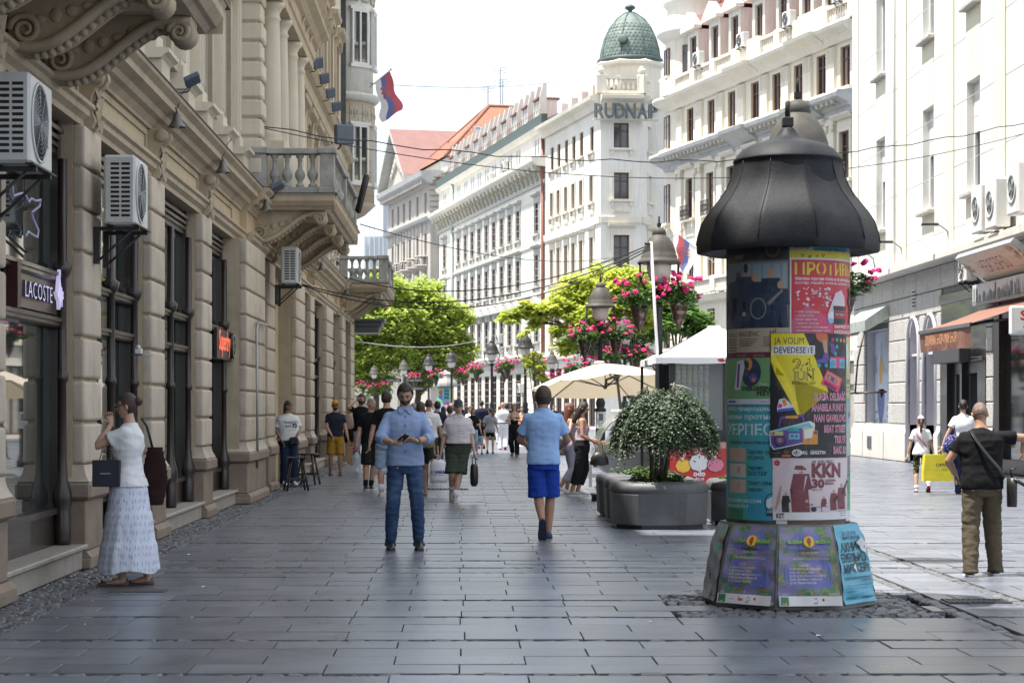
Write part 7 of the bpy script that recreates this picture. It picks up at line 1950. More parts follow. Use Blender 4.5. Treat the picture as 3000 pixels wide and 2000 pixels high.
b_=MB();b_.tube([(2.72,25.6,1.72),(2.74,25.5,1.84),(2.82,25.48,1.83),(2.95,25.5,1.78)],.009,5);b_.tube([(2.70,25.6,1.70),(2.72,25.5,1.88),(2.74,25.52,1.86)],.009,5);b_.build('bare_twig',M('pale_twig',(.35,.30,.26),.8),t)
m.build('stem',m_bark,t)
m=MB();CX,CY=2.62,26.0
for k in range(3000):
 a=rnd.uniform(0,2*PI);e=rnd.random()**.6
 rr=.63*math.sqrt(e)*(1+.10*math.sin(3*a+1)+.06*math.sin(7*a));top=1.80-.55*e**1.35+.06*math.sin(5*a)+rnd.uniform(-.13,.02)
 px,py=CX+rr*math.cos(a)*.98,CY+rr*math.sin(a)*.95
 L=rnd.uniform(.09,.25);dx,dy=math.cos(a)*.35,math.sin(a)*.35
 for j in range(11):
  s_=j/10;p=Vector((px+dx*L*s_+rnd.gauss(0,.012),py+dy*L*s_+rnd.gauss(0,.012),top-L*s_*(.4+.9*s_)))
  b=rnd.uniform(0,2*PI);tdir=Vector((math.cos(b)*.8+dx,math.sin(b)*.8+dy,rnd.uniform(-1.1,.15))).normalized()
  s2=tdir.cross(Vector((dx,dy,1.2))+Vector((rnd.uniform(-.6,.6),rnd.uniform(-.6,.6),0))).normalized();l=rnd.uniform(.03,.055);w=l*.34
  up=s2.cross(tdir)*l*.1
  m.add([p,p+tdir*l*.5+s2*w+up,p+tdir*l,p+tdir*l*.5-s2*w+up],[(0,1,2),(0,2,3)])
m.build('foliage',m_shr,t)
# ================================================================== bar stools by the portal
m_stool=M('stool_wood',(.028,.024,.022),.5,var=.3)
def stool():
 t=thing('bar_stool', None,'bar stool')
 m=MB();m.cbox(-.19,-.15,.60,.19,.15,.635,.012);m.build('seat',m_stool,t,(0,0,0))
 for sx in(-1,1):
  for sy in(-1,1):
   m=MB();m.tube([(sx*.10,sy*.09,.6),(sx*.20,sy*.19,0)],.02,4);m.build('leg',m_stool,t,(0,0,0))
 m=MB()
 for sx in(-1,1):m.box(sx*.172-.012,-.16,.16,sx*.172+.012,.16,.195);m.box(sx*.125-.01,-.11,.42,sx*.125+.01,.11,.45)
 m.box(-.17,-.165,.20,.17,-.14,.235);m.box(-.17,.14,.20,.17,.165,.235);m.build('stretcher',m_stool,t,(0,0,0))
 return t
s1=stool();s1.location=(-3.12,37.5,0);s1.rotation_euler=(0,0,.25);tag(s1,'nearer dark wooden bar stool in front of the man with the printed white shirt', None,'bar stools by the portal')
s2=copy_tree(s1);s2.location=(-3.12,40.4,0);s2.rotation_euler=(0,0,-.2);tag(s2,'farther dark wooden bar stool, at the pier behind the first stool')
grate(-3.25,39.6,.5,.9,'pale slatted grate on the paving between the two bar stools',10)
# ================================================================== people
_dgn=[0]
def remesh(mb,voxel,mats,smooth=3):
 """fuse overlapping lofts into one continuous skin"""
 me=mb.mesh('tmp',mats)
 o=bpy.data.objects.new('tmp',me);TMPS.collection.objects.link(o)
 md=o.modifiers.new('r','REMESH');md.mode='VOXEL';md.voxel_size=voxel;md.use_smooth_shade= True
 ms=o.modifiers.new('s','SMOOTH');ms.factor=.5;ms.iterations=smooth
 r=tmp_eval(o)
 bpy.data.objects.remove(o);bpy.data.meshes.remove(me)
 return r
def wrinkle(me,amp,f=(9,9,14),seed=0,zdir=.6):
 me.update();n=[v.normal.copy() for v in me.vertices]
 o=Vector((seed*3.1,seed*1.7,seed*.9))
 for v,nn in zip(me.vertices,n):
  p=Vector((v.co.x*f[0],v.co.y*f[1],v.co.z*f[2]))+o
  d=mnoise.noise(p)+.5*mnoise.noise(Vector((p.x*.8+p.z*1.2,p.y*2,p.z*1.6-p.x)))
  r=1-abs(mnoise.noise(p*.8+Vector((5,5,5))))*2
  v.co+=nn*(amp*(.6*d+.5*(r-.4)))
 me.update()
def ik(a,t,l1,l2,pole):
 a,t,pole=Vector(a),Vector(t),Vector(pole)
 d=t-a;L=min(d.length,(l1+l2)*.999);d.normalize()
 x=(l1*l1-l2*l2+L*L)/(2*L);h=math.sqrt(max(0,l1*l1-x*x))
 pp=(pole-d*pole.dot(d));pp.normalize()
 return a+d*x+pp*h,a+d*L
def seg(pts,rad,n=5):
 """resample a limb with smooth radii"""
 P_,R_=[],[]
 for i in range(len(pts)-1):
  for k in range(n):
   t=k/n;P_.append(pts[i].lerp(pts[i+1],t));R_.append(rad[i]+(rad[i+1]-rad[i])*t)
 P_.append(pts[-1]);R_.append(rad[-1])
 return P_,R_
_skin={}
def skin(tone):
 c={'fair':(.50,.31,.22),'mid':(.42,.245,.165),'tan':(.33,.18,.115)}[tone]
 m=M('skin_'+tone,c,.5,var=.08,scale=14,pos='object',bump=.02,bscale=60)
 return m
m_lip=M('lips',(.28,.13,.10),.5,pos='object');m_eye=M('eye_white',(.17,.12,.10),.4,pos='object');m_iris=M('iris',(.03,.02,.015),.2,pos='object')
m_sung=M('sunglass',(.008,.008,.01),.12,spec=.8)
def cloth(name,c,rough=.85,**k):
 return M('cloth_'+name,c,rough,var=k.pop('var',.08),scale=k.pop('scale',7),bump=k.pop('bump',.12),bscale=k.pop('bscale',30),pos='object',spec=.15,**k)
def checks(name,base,line,line2,sx=26,sz=26):
 m=cloth(name,base);n,l=m.node_tree.nodes,m.node_tree.links;b=bsdf(m)
 tc=n.new('ShaderNodeTexCoord');out=b.inputs['Base Color'].links[0].from_socket
 for ax,sc_,cc,th in(('X',sx,line,.93),('Z',sz,line2,.93),('X',sx*.5,line2,.965),('Z',sz*.5,line,.965)):
  w=n.new('ShaderNodeTexWave');w.bands_direction=ax;w.inputs['Scale'].default_value=sc_/6.283*2/2;w.inputs['Distortion'].default_value=.25;w.inputs['Detail'].default_value=0
  l.new(tc.outputs['Object'],w.inputs['Vector']);mr=n.new('ShaderNodeMapRange');mr.inputs[1].default_value=th-.08;mr.inputs[2].default_value=th;mr.inputs[4].default_value=.75
  l.new(w.outputs['Fac'],mr.inputs[0]);out=_mixc(n,l,mr.outputs[0],out,cc).outputs[2]
 l.new(out,b.inputs['Base Color']); return m
def spots(name,base,spot,sc_=(22,22,12),th=.36,rnd=.15):
 m=cloth(name,base);n,l=m.node_tree.nodes,m.node_tree.links;b=bsdf(m)
 tc=n.new('ShaderNodeTexCoord');mp=n.new('ShaderNodeMapping');mp.inputs['Scale'].default_value=sc_;l.new(tc.outputs['Object'],mp.inputs[0])
 v=n.new('ShaderNodeTexVoronoi');v.inputs['Randomness'].default_value=rnd;v.inputs['Scale'].default_value=1.0;l.new(mp.outputs[0],v.inputs['Vector'])
 mr=n.new('ShaderNodeMapRange');mr.inputs[1].default_value=th;mr.inputs[2].default_value=th+.12;mr.inputs[3].default_value=1;mr.inputs[4].default_value=0
 l.new(v.outputs['Distance'],mr.inputs[0]);l.new(_mixc(n,l,mr.outputs[0],b.inputs['Base Color'].links[0].from_socket,spot).outputs[2],b.inputs['Base Color']); return m
def head_point(th,ph,fem= False):
 """th: azimuth (0 = face, -y), ph: 0 crown .. pi chin; returns local point around the head centre"""
 x,y,z=math.sin(ph)*math.sin(th),-math.sin(ph)*math.cos(th),math.cos(ph)
 w,d,h=(.074,.094,.116) if not fem else(.070,.090,.112)
 front=max(0,-y)
 px,py,pz=x*w,y*d,z*h
 if z<0:
  k=(-z)**1.4;px*=1-.30*k;
  if y>0:py*=1-.45*k;pz*=1-.25*k*y
  else:py=py*(1-.10*k)-.030*k
 if z>.2:py+=.008*z;px*=1+.05*z
 g= lambda cx,cz,sx,sz:math.exp(-((px-cx)/sx)**2-((pz-cz)/sz)**2)*(front>.2)
 py-=.026*g(0,-.022,.011,.020)+.012*g(0,.0,.010,.022)
 py+=.010*(g(-.031,.006,.017,.012)+g(.031,.006,.017,.012))
 py-=.006*(g(-.03,.026,.022,.008)+g(.03,.026,.022,.008))
 py-=.006*g(0,-.058,.022,.009);py+=.004*g(0,-.048,.02,.005);py-=.008*g(0,-.098,.02,.014)
 py-=.004*(g(-.045,-.03,.02,.02)+g(.045,-.03,.02,.02))
 return Vector((px,py,pz))
def head_grid(nu,nv,fem,scale=1.0,grow=0.0):
 rg=[]
 for j in range(nv+1):
  ph=PI*(.02+.96*j/nv)
  r=[]
  for i in range(nu):
   p=head_point(2*PI*i/nu,ph,fem)*scale
   if grow:p+=p.normalized()*grow
   r.append(p)
  rg.append(r)
 return rg
def hand_geo(mb,wrist,d,nrm,s,curl,right,splay=.06,thumb=.7):
 """palm and five separate bent fingers; d: pointing direction, nrm: back-of-hand normal"""
 d=Vector(d).normalized();nrm=(Vector(nrm)-d*Vector(nrm).dot(d)).normalized();side=d.cross(nrm)*(1 if right else-1)
 P0=Vector(wrist)
 mb.rings([[P0+d*(t*s)+side*(math.cos(a)*w*s)+nrm*(math.sin(a)*h*s) for a in[2*PI*k/10 for k in range(10)]] for t,w,h in((-.03,.026,.020),(0,.027,.019),(.03,.037,.017),(.07,.042,.015),(.092,.040,.012),(.098,.03,.008))])
 for k,(off,L,r) in enumerate(((.029,.072,.0088),(.0095,.082,.0092),(-.0105,.076,.0088),(-.029,.060,.0078))):
  p=P0+d*(.085*s)+side*(off*s);dirn=(d+side*(off*splay*12)).normalized();pts=[p]
  for q,f in enumerate((.45,.30,.25)):
   dirn=Matrix.Rotation(curl*(.75+.2*q)*(1.0+.06*k),3,side if right else-side)@dirn if True else dirn
   p=p+dirn*(L*f*s);pts.append(p)
  mb.tube(pts,[r*s*.98,r*s,r*s*.92,r*s*.7],7)
 t0=P0+d*(.025*s)+side*(.028*s);td=(d*.72+side*thumb-nrm*.25).normalized()
 p1=t0+td*(.040*s);p2=p1+(td+d*.35-side*.25).normalized()*(.032*s);p3=p2+(d-side*.2).normalized()*(.022*s)
 mb.tube([t0,p1,p2,p3],[.014*s,.0115*s,.0105*s,.007*s],7)
TORSO_M=[(.80,.135,.095,0),(.86,.165,.112,.0),(.94,.172,.118,.005),(1.02,.163,.112,.0),(1.10,.158,.106,-.004),(1.18,.166,.110,-.004),(1.27,.182,.118,0),(1.35,.188,.115,.006),(1.415,.172,.095,.012),(1.455,.115,.072,.014),(1.485,.066,.062,.012),(1.53,.056,.058,.004),(1.585,.054,.058,-.004)]
TORSO_F=[(.80,.135,.098,.004),(.86,.168,.118,.008),(.94,.172,.120,.008),(1.02,.145,.10,.0),(1.09,.124,.088,-.002),(1.16,.130,.092,-.006),(1.245,.148,.118,-.016),(1.30,.152,.112,-.008),(1.36,.155,.092,.006),(1.415,.142,.078,.010),(1.452,.095,.062,.012),(1.482,.055,.052,.010),(1.53,.046,.048,.002),(1.585,.045,.048,-.006)]
def person(label,loc,rz=0.0,H=1.75,fem= False,tone='mid',fat=1.0,voxel=.011,feet=((.10,.0,0),(-.10,.0,0)),hands= None,poles= None,lean=0.0,side=0.0,head=(0,0),hair= None,haircol=(.03,.018,.012),top= None,sleeve=.5,hem=.93,topfit=.016,tank= False,bottom= None,leglen=.0,legfit=.014,hemflare=0.0,skirt= None,shoe= None,sole= None,barefoot= False,belt= None,cap= None,glasses= False,beard= None,face= False,collar= None,buttons= None,hdir= None,curl=(.35,.35),wr=.007,sock= None,strap= None,seed=1):
 """feet: (x, y, heel pitch) of each ball of the foot, left (+x) then right; local -y is forward. hands: wrist targets, left then right"""
 s=H/1.75;wf=(.9 if fem else 1.0);rnd=random.Random(seed)
 t=thing('person',label,'person',loc,rz,'people in the pedestrian street')
 sk=skin(tone)
 V= lambda *a:Vector(a)*s
 HIPZ=.93
 def bend(p):
  p=Vector(p);z0=HIPZ*s
  if p.z>z0:
   k=min(1,(p.z-z0)/(.35*s));m_=Matrix.Rotation(lean*k,3,'X')@Matrix.Rotation(side*k,3,'Y')
   p=m_@(p-Vector((0,0,z0)))+Vector((0,0,z0))
  return p
 drop=0.0
 legs=[]
 for i,(fx,fy,a) in enumerate(feet):
  ball=Vector((fx,fy,.07*s*math.sin(a)));back,up=.135*s,.085*s
  ank=ball+Vector((0,back*math.cos(a)-up*math.sin(a)*.0+0,back*math.sin(a)+up*math.cos(a)))
  ank.y-=up*math.sin(a)
  legs.append((ball,ank,a))
 hz=HIPZ*s
 for(ball,ank,a),sx in zip(legs,(1,-1)):
  hip=Vector((sx*.088*s,0,hz));need=(ank-hip).length;mx=(.445+.42)*s*.998
  if need>mx:
   dxy=(ank.xy-hip.xy).length;hz=min(hz,ank.z+math.sqrt(max(.01,mx*mx-dxy*dxy)))
 drop=HIPZ*s-hz
 dv=Vector((0,0,-drop))
 K=[]
 for(ball,ank,a),sx in zip(legs,(1,-1)):
  hip=Vector((sx*.088*s,0,HIPZ*s))+dv
  kn,an=ik(hip,ank,.445*s,.42*s,(sx*.08,-1,0));K.append((hip,kn,an))
 TB=TORSO_F if fem else TORSO_M
 def ring(z,hw,hd,yo,e=0.0,n=20):
  f=fat if .84<z<1.36 else 1+(fat-1)*.4*(z<1.45)
  out=[]
  for k in range(n):
   a=2*PI*k/n;c,q=math.cos(a),math.sin(a)
   c=math.copysign(abs(c)**.85,c);q=math.copysign(abs(q)**.9,q)
   belly=(fat-1)*.35*s*.3*max(0,-q)*math.exp(-((z-1.08)/.12)**2)
   out.append(bend(Vector(((hw*s*f*wf**.3+e)*c,(hd*s*f+e)*q+yo*s-belly,z*s)))+dv)
  return out
 SH=[bend(Vector((sx*(.166 if not fem else .144)*s,.012*s,1.392*s)))+dv for sx in(1,-1)]
 A1,A2=.285*s,.255*s
 hands=hands or((.30,-.02,.86),(-.30,-.02,.86));poles=poles or((.5,1,0),(-.5,1,0))
 arms=[]
 for i,sx in enumerate((1,-1)):
  w=bend(Vector(hands[i])*s)+dv if hands[i][2]>.93 else Vector(hands[i])*s+dv
  el,wr_=ik(SH[i],w,A1,A2,poles[i]);arms.append((SH[i],el,wr_))
 ar=[x*s*wf*(1 if fem else 1) for x in(.052,.047,.040,.042,.027)]
 lr=[x*s*(1.0 if not fem else .97)*(1+(fat-1)*.5) for x in(.090,.076,.056,.058,.037)]
 mb=MB()
 mb.rings([ring(*r) for r in TB])
 for sh,el,w in arms:
  mb.tube(*seg([sh+(sh-el).normalized()*.0,sh.lerp(el,.5),el,el.lerp(w,.35),w],ar),12)
  mb.ball(sh,.054*s*wf,12,8)
 for hip,kn,an in K:
  mb.tube(*seg([hip+Vector((0,0,.03*s)),hip.lerp(kn,.45),kn,kn.lerp(an,.33),an],lr),14)
  mb.tube([an,an-Vector((0,0,.05*s))],.036*s,10)
 body=remesh(mb,voxel,sk)
 ex=MB()
 HC_=Vector((0,-.012,1.635))*s
 hm=Matrix.Translation(bend(HC_)+dv)@Matrix.Rotation(lean,4,'X')@Matrix.Rotation(head[1],4,'Z')@Matrix.Rotation(head[0],4,'X')
 hx= lambda p:hm@Vector(p)
 g=head_grid(36,30,fem,s);ex.rings([[hx(p) for p in r] for r in g])
 for sx in(-1,1):
  ex.rings([[hx((sx*(.070+.016*k/3)*s,(.008+.017*math.cos(a)*(1-.15*k))*s,(-.012+.030*math.sin(a)*(1-.1*k))*s)) for a in[2*PI*q/10 for q in range(10)]] for k in range(4)])
 for i,right in((0, False),(1, True)):
  sh,el,w=arms[i];d=(w-el).normalized() if not hdir or not hdir[i] else Vector(hdir[i][0])
  nn=Vector((1 if i==0 else-1,0,0)) if not hdir or not hdir[i] else Vector(hdir[i][1])
  hand_geo(ex,w,d,nn,s*(1.0 if not fem else .9),curl[i],right)
 if barefoot:
  for ball,ank,a in legs:
   F=Matrix.Translation(ball)@Matrix.Rotation(a,4,'X')
   ex.rings([[F@Vector((math.cos(q)*w*s,(y)*s,max(0.004,(h+math.sin(q)*h)*s))) for q in[2*PI*k/10 for k in range(10)]] for y,w,h in((.17,.02,.02),(.165,.03,.04),(.12,.034,.045),(.06,.036,.032),(0,.044,.022),(-.05,.042,.014),(-.08,.03,.010))])
 bm=bmesh.new();bm.from_mesh(body);tmp=ex.mesh('t',sk);bm.from_mesh(tmp);bm.to_mesh(body);bm.free();bpy.data.meshes.remove(tmp)
 for p in body.polygons:p.use_smooth= True
 B_=inst('body',body,t)
 hc=M('hair_%02d%02d%02d'%tuple(int(x*99) for x in haircol),haircol,.45,var=.45,scale=40,pos='object',aniso=(3,3,.5),bump=.5,bscale=60)
 if hair:
  hb=MB();nu,nv=40,34
  grow={'buzz':.004,'short':.014,'thick':.022,'long':.016,'bun':.010,'pony':.010,'curly':.03,'fringe':.012}[hair]*s
  g0,g1=head_grid(nu,nv,fem,s),head_grid(nu,nv,fem,s,grow)
  for r in g1:
   for p in r:
    if hair in('curly','thick','short'):p+=p.normalized()*(mnoise.noise(p*45/s+Vector((seed,0,0)))*(.012 if hair=='curly' else .005)*s)
  def on(i,j):
   th=(2*PI*(i+.5)/nu+PI)%(2*PI)-PI;z=math.cos(PI*(.02+.96*(j+.5)/nv));f=math.cos(th)
   line={'buzz':.42,'short':.48,'thick':.50,'long':.52,'bun':.50,'pony':.50,'curly':.40,'fringe':.25}[hair]
   back={'buzz':-.45,'short':-.60,'thick':-.72,'long':-.9,'bun':-.55,'pony':-.5,'curly':-.9,'fringe':-.9}[hair]
   lim=line if f>.45 else(back if f<-.15 else(-.05 if hair in('buzz','short','bun','pony') else-.75)+((f+.15)/.6)**2*(line+.05))
   return z>lim
  idx={}
  for j in range(nv):
   for i in range(nu):
    if on(i,j):
     q=[(j,i),(j,(i+1)%nu),(j+1,(i+1)%nu),(j+1,i)]
     for k in q:
      if k not in idx:idx[k]=len(hb.v);hb.v.append(tuple(hx(g1[k[0]][k[1]])));
     hb.f.append([idx[k] for k in q]);hb.m.append(0);hb.sm.append( True)
  ed={}
  for f in hb.f:
   for a,b in zip(f,f[1:]+f[:1]):ed[(a,b)]=1
  inv={v:k for k,v in idx.items()};low={}
  for(a,b) in list(ed):
   if(b,a) not in ed:
    for q in(a,b):
     if q not in low:low[q]=len(hb.v);hb.v.append(tuple(hx(g0[inv[q][0]][inv[q][1]]*.97)))
    hb.f.append([b,a,low[a],low[b]]);hb.m.append(0);hb.sm.append( True)
  if hair in('long','fringe'):
   L=.34 if hair=='long' else .22
   rg=[]
   for k in range(9):
    u=k/8;rg.append([hx(Vector(((.078+.03*u*(1-u)*2)*math.sin(a)*(1-.2*u)+.006*math.sin(7*a+k),(.02+.085*math.cos(a)*(1-.35*u)+.012*u),.02-L*u))*s) for a in[R(-118+236*q/16) for q in range(17)]]+[hx(Vector(((.05)*math.sin(a)*(1-.2*u),.02+.05*math.cos(a)+.012*u,.02-L*u))*s) for a in[R(118-236*q/16) for q in range(17)]])
   hb.rings(rg)
  if hair=='bun':hb.ball(hx(Vector((0,.105,.03))*s),(.042*s,.04*s,.042*s),12,8);hb.tube([hx(Vector((0,.12,.04))*s),hx(Vector((.02,.15,.02))*s)],[.02*s,.004*s],6)
  if hair=='pony':hb.tube([hx(Vector(q)*s) for q in((0,.09,.03),(0,.135,.035),(0,.155,-.03),(0,.145,-.12),(0.01,.13,-.23),(.015,.12,-.30))],[.02*s,.026*s,.036*s,.038*s,.028*s,.006*s],10)
  hb.build('hair',hc,t,(0,0,0))
 if beard:
  bb=MB();g1=head_grid(36,30,fem,s,.006*s);idx={}
  for j in range(30):
   for i in range(36):
    th=(2*PI*(i+.5)/36+PI)%(2*PI)-PI;p=head_point(th,PI*(.02+.96*(j+.5)/30),fem)
    if abs(th)<1.45 and p.z<-.036+.035*max(0,abs(th)-.7):
     q=[(j,i),(j,(i+1)%36),(j+1,(i+1)%36),(j+1,i)]
     for k in q:
      if k not in idx:idx[k]=len(bb.v);bb.v.append(tuple(hx(g1[k[0]][k[1]])))
     bb.f.append([idx[k] for k in q]);bb.m.append(0);bb.sm.append( True)
  bb.build('beard',M('hair_b%d'%int(beard[0]*999),beard,.6,var=.4,scale=60,pos='object',bump=.4,bscale=90),t,(0,0,0))
 if face:
  for sx in(-1,1):
   e=MB();c=Vector((sx*.031,-.0825,.004))*s
   e.ball(hx(c),(.0125*s,.009*s,.006*s),10,8,0);e.ball(hx(c+Vector((0,-.0055,-.001))*s),.0055*s,8,6,1);e.build('eye',[m_eye,m_iris],t,(0,0,0))
   e=MB();e.tube([hx(Vector((sx*x,y,z))*s) for x,y,z in((.014,-.098,.022),(.030,-.098,.028),(.048,-.086,.022))],[.003*s,.0045*s,.002*s],6);e.build('eyebrow',hc,t,(0,0,0))
  e=MB();e.tube([hx(Vector((x,y+(.006 if beard else 0),z))*s) for x,y,z in((-.022,-.094,-.056),(-.010,-.1035,-.0535),(0,-.105,-.055),(.010,-.1035,-.0535),(.022,-.094,-.056))],[.002*s,.0045*s,.005*s,.0045*s,.002*s],6);e.build('lips',m_lip,t,(0,0,0))
 if glasses:
  e=MB()
  for sx in(-1,1):e.rings([[hx(Vector((sx*(.031+.024*math.cos(a)),-.108+d_+abs(.02*math.cos(a))*.2,.006+.017*math.sin(a)))*s) for a in[2*PI*k/12 for k in range(12)]] for d_ in(0,.006)]);e.tube([hx(Vector((sx*.055,-.10,.012))*s),hx(Vector((sx*.078,-.03,.012))*s),hx(Vector((sx*.079,.01,.005))*s)],.003*s,5)
  e.tube([hx(Vector((-.01,-.108,.010))*s),hx(Vector((.01,-.108,.010))*s)],.003*s,5);e.build('sunglasses',m_sung,t,(0,0,0))
 if cap:
  c=MB();g1=head_grid(32,26,fem,s,.017*s);nj=9
  c.rings([[hx(p+Vector((0,0,.006*s))) for p in r] for r in g1[:nj+1]],caps= False)
  rg=[]
  for k in range(6):
   u=k/5;rg.append([hx(Vector(((.080+.004*u)*math.sin(a),-(.092+.075*u*max(0,math.cos(a))**.6)*max(.05,math.cos(a)),.056-.016*u-.012*(math.sin(a))**2))*s) for a in[R(-88+176*q/16) for q in range(17)]])
  c.rings(rg,closed= False,caps= False);c.rings([[p+hm.to_3x3()@Vector((0,0,-.004*s)) for p in r] for r in rg],closed= False,caps= False)
  c.build('cap',cap,t,(0,0,0))
 if top:
  m=MB();zs_=[r for r in TB if r[0]>=hem-.03]
  lim=1.47 if not tank else 1.34
  rr=[ring(hem,*( lambda a:(a[1]+.004,a[2]+.004,a[3]))(min(TB,key= lambda q:abs(q[0]-hem))),e=topfit*s*1.3)]+[ring(*r,e=topfit*s*(1 if r[0]<1.4 else .7)) for r in TB if hem+.02<r[0]<lim]
  if not tank:rr.append(ring(1.482,.066 if not fem else .058,.064 if not fem else .056,.012,e=.008*s))
  m.rings(rr)
  if not tank:
   for sh,el,w in arms:
    fl=sleeve
    if fl<=1:e=sh.lerp(el,fl);pts=[sh-(el-sh).normalized()*.015*s,sh.lerp(e,.5),e];rad=[ar[0]+topfit*s*.55,ar[1]+topfit*s*.9,ar[1]+topfit*s*1.25]
    else:e=el.lerp(w,fl-1);pts=[sh,sh.lerp(el,.5),el,el.lerp(e,.6),e];rad=[ar[0]+topfit*s*.5,ar[1]+topfit*s*.7,ar[2]+topfit*s*.85,ar[3]+topfit*s*.8,ar[3]+topfit*s*.8]
    m.tube(*seg(pts,rad),14);m.ball(sh,ar[0]+topfit*s*.4,12,8)
  me=remesh(m,voxel,top,9);wrinkle(me,wr*s,seed=seed);inst('shirt' if not tank else 'top',me,t)
  if tank and strap is not None:
   for sx in(-1,1):
    q=MB();q.tube([bend(V(sx*.09,-.105,1.31))+dv,bend(V(sx*.095,-.05,1.44))+dv,bend(V(sx*.09,.09,1.38))+dv,bend(V(sx*.08,.105,1.31))+dv],.006*s,5);q.build('strap',top,t,(0,0,0))
  if collar:
   q=MB()
   for e_,z0,z1 in((.012,1.47,1.505),(.018,1.508,1.475)):
    q.rings([[p+Vector((0,0,0)) for p in ring(z_,.062,.062,.006,e=ee*s,n=28)] for z_,ee in((z0,e_),(z1,e_+.008))],caps= False)
   for sx in(-1,1):a= lambda *p:bend(Vector(p)*s)+dv;q.add([a(sx*.010,-.085,1.470),a(sx*.060,-.068,1.506),a(sx*.082,-.080,1.462),a(sx*.045,-.115,1.43)],[(0,1,2,3)])
   q.build('collar',collar,t,(0,0,0))
  if buttons:
   for z in(1.40,1.31,1.22,1.13,1.04):
    yy=min(p.y for p in ring(z,*( lambda a:a[1:])(min(TB,key= lambda q:abs(q[0]-z))),e=topfit*s));c=bend(V(0,0,z))+dv
    q=MB();q.ball((c.x,yy-.006,c.z),.0075*s,8,5);q.build('button',buttons,t,(0,0,0))
 if bottom:
  m=MB();wz=.99 if not fem else 1.03
  tuck= not top or tank or hem>.97
  wt=wz+.02 if tuck else hem+.05
  m.rings([ring(r[0],r[1],r[2],r[3],e=(legfit*s if tuck or r[0]<hem-.03 else .002*s)) for r in TB if r[0]<=wt]+([ring(wt,*( lambda a:a[1:])(min(TB,key= lambda q:abs(q[0]-wt))),e=.001 if not tuck else legfit*s)]))
  for(hip,kn,an) in K:
   full=.865*s;L=full-leglen*s
   pts=[hip+Vector((0,0,.03*s)),hip.lerp(kn,.45),kn,kn.lerp(an,.33),an];rad=[lr[0]+legfit*s*(1 if tuck else .4),lr[1]+legfit*s*.9,lr[2]+legfit*s*1.2,lr[3]+legfit*s*1.0,lr[4]+legfit*s*1.4]
   if leglen<.05:pts.append(an-Vector((0,-.008,.048))*s);rad.append(lr[4]+legfit*s*1.6+.006);L+=.06*s
   P_,R_=seg(pts,rad,6);acc=0;q,rr=[P_[0]],[R_[0]]
   for i in range(1,len(P_)):
    acc+=(P_[i]-P_[i-1]).length
    if acc>L+.05*s: break
    q.append(P_[i]);rr.append(R_[i]+hemflare*s*(acc/L)**2)
   m.tube(q,rr,16)
  me=remesh(m,voxel,bottom,2);wrinkle(me,wr*s*1.1,(11,11,20),seed+5);inst('trousers' if leglen<.2 else 'shorts',me,t)
 if skirt:
  m=MB();rg=[];zt,zb,r0,r1=skirt[1:5];N=72
  for k in range(26):
   u=k/25;z=zt+(zb-zt)*u;tier=(u>.36)*.012+(u>.68)*.014
   r=r0+(r1-r0)*u**.8+tier;rg.append([Vector(((r*1.08)*math.cos(a)*(1+(.035*math.sin(9*a+1.2+u*2)+.02*math.sin(17*a+u*5))*u),(r*.88)*math.sin(a)*(1+.03*math.sin(11*a)*u),z+(.018*math.sin(4*a)*u if u>.9 else 0)))*s+dv for a in[2*PI*q/N for q in range(N)]])
  m.rings(rg,caps= False);m.build('skirt',skirt[0],t,(0,0,0))
 if belt:
  q=MB();q.rings([ring(z,.172 if not fem else .15,.118 if not fem else .105,.004,e=(max(legfit,topfit)+.008)*s,n=28) for z in(.975,.978,1.008,1.01)]);q.build('belt',belt,t,(0,0,0))
 if shoe:
  for ball,ank,a in legs:
   F=Matrix.Translation(ball)@Matrix.Rotation(a,4,'X')
   q=MB()
   prof=[(.188,.012,.05),(.182,.028,.072),(.15,.036,.10),(.11,.038,.105),(.06,.041,.085),(.0,.047,.062),(-.045,.044,.048),(-.075,.032,.038),(-.088,.012,.026)]
   q.rings([[F@(Vector((math.cos(b)*w,y,.018+(h-.018)*max(0,math.sin(b))**.7))*s) for b in[PI*k/9 for k in range(10)]] for y,w,h in prof])
   q.rings([[F@(Vector((math.cos(b)*(w+.004),y*1.015,zz))*s) for b,zz in((0,.0),(0,.022),(PI,.022),(PI,0))] for y,w,h in prof],1, False)
   q.build('shoe',[shoe,sole or shoe],t,(0,0,0))
 if sock:
  for(hip,kn,an) in K:q=MB();q.tube([an,an.lerp(kn,sock[1])],[.045*s,.050*s],12);q.build('sock',sock[0],t,(0,0,0))
 M_=Matrix.Translation(loc)@Matrix.Rotation(rz,4,'Z')
 return t,{'wl':M_@arms[0][2],'wr':M_@arms[1][2],'el':M_@arms[0][1],'er':M_@arms[1][1],'sl':M_@SH[0],'sr':M_@SH[1],'M':M_,'s':s,'head':M_@(bend(HC_)+dv)}
def at(px,Y): return((px-1353)*Y/FPX,Y,0)
c_white=cloth('white_tee',(.70,.70,.72));c_black=cloth('black_tee',(.008,.008,.009));c_navy=cloth('navy_tee',(.02,.022,.038));c_denim=cloth('denim',(.035,.065,.14),stain=(.16,.24,.36),stain_amt=.55,stain_scale=3.2,scale=9);c_dkden=cloth('dark_denim',(.022,.034,.075));c_blkpant=cloth('black_trousers',(.012,.012,.013))
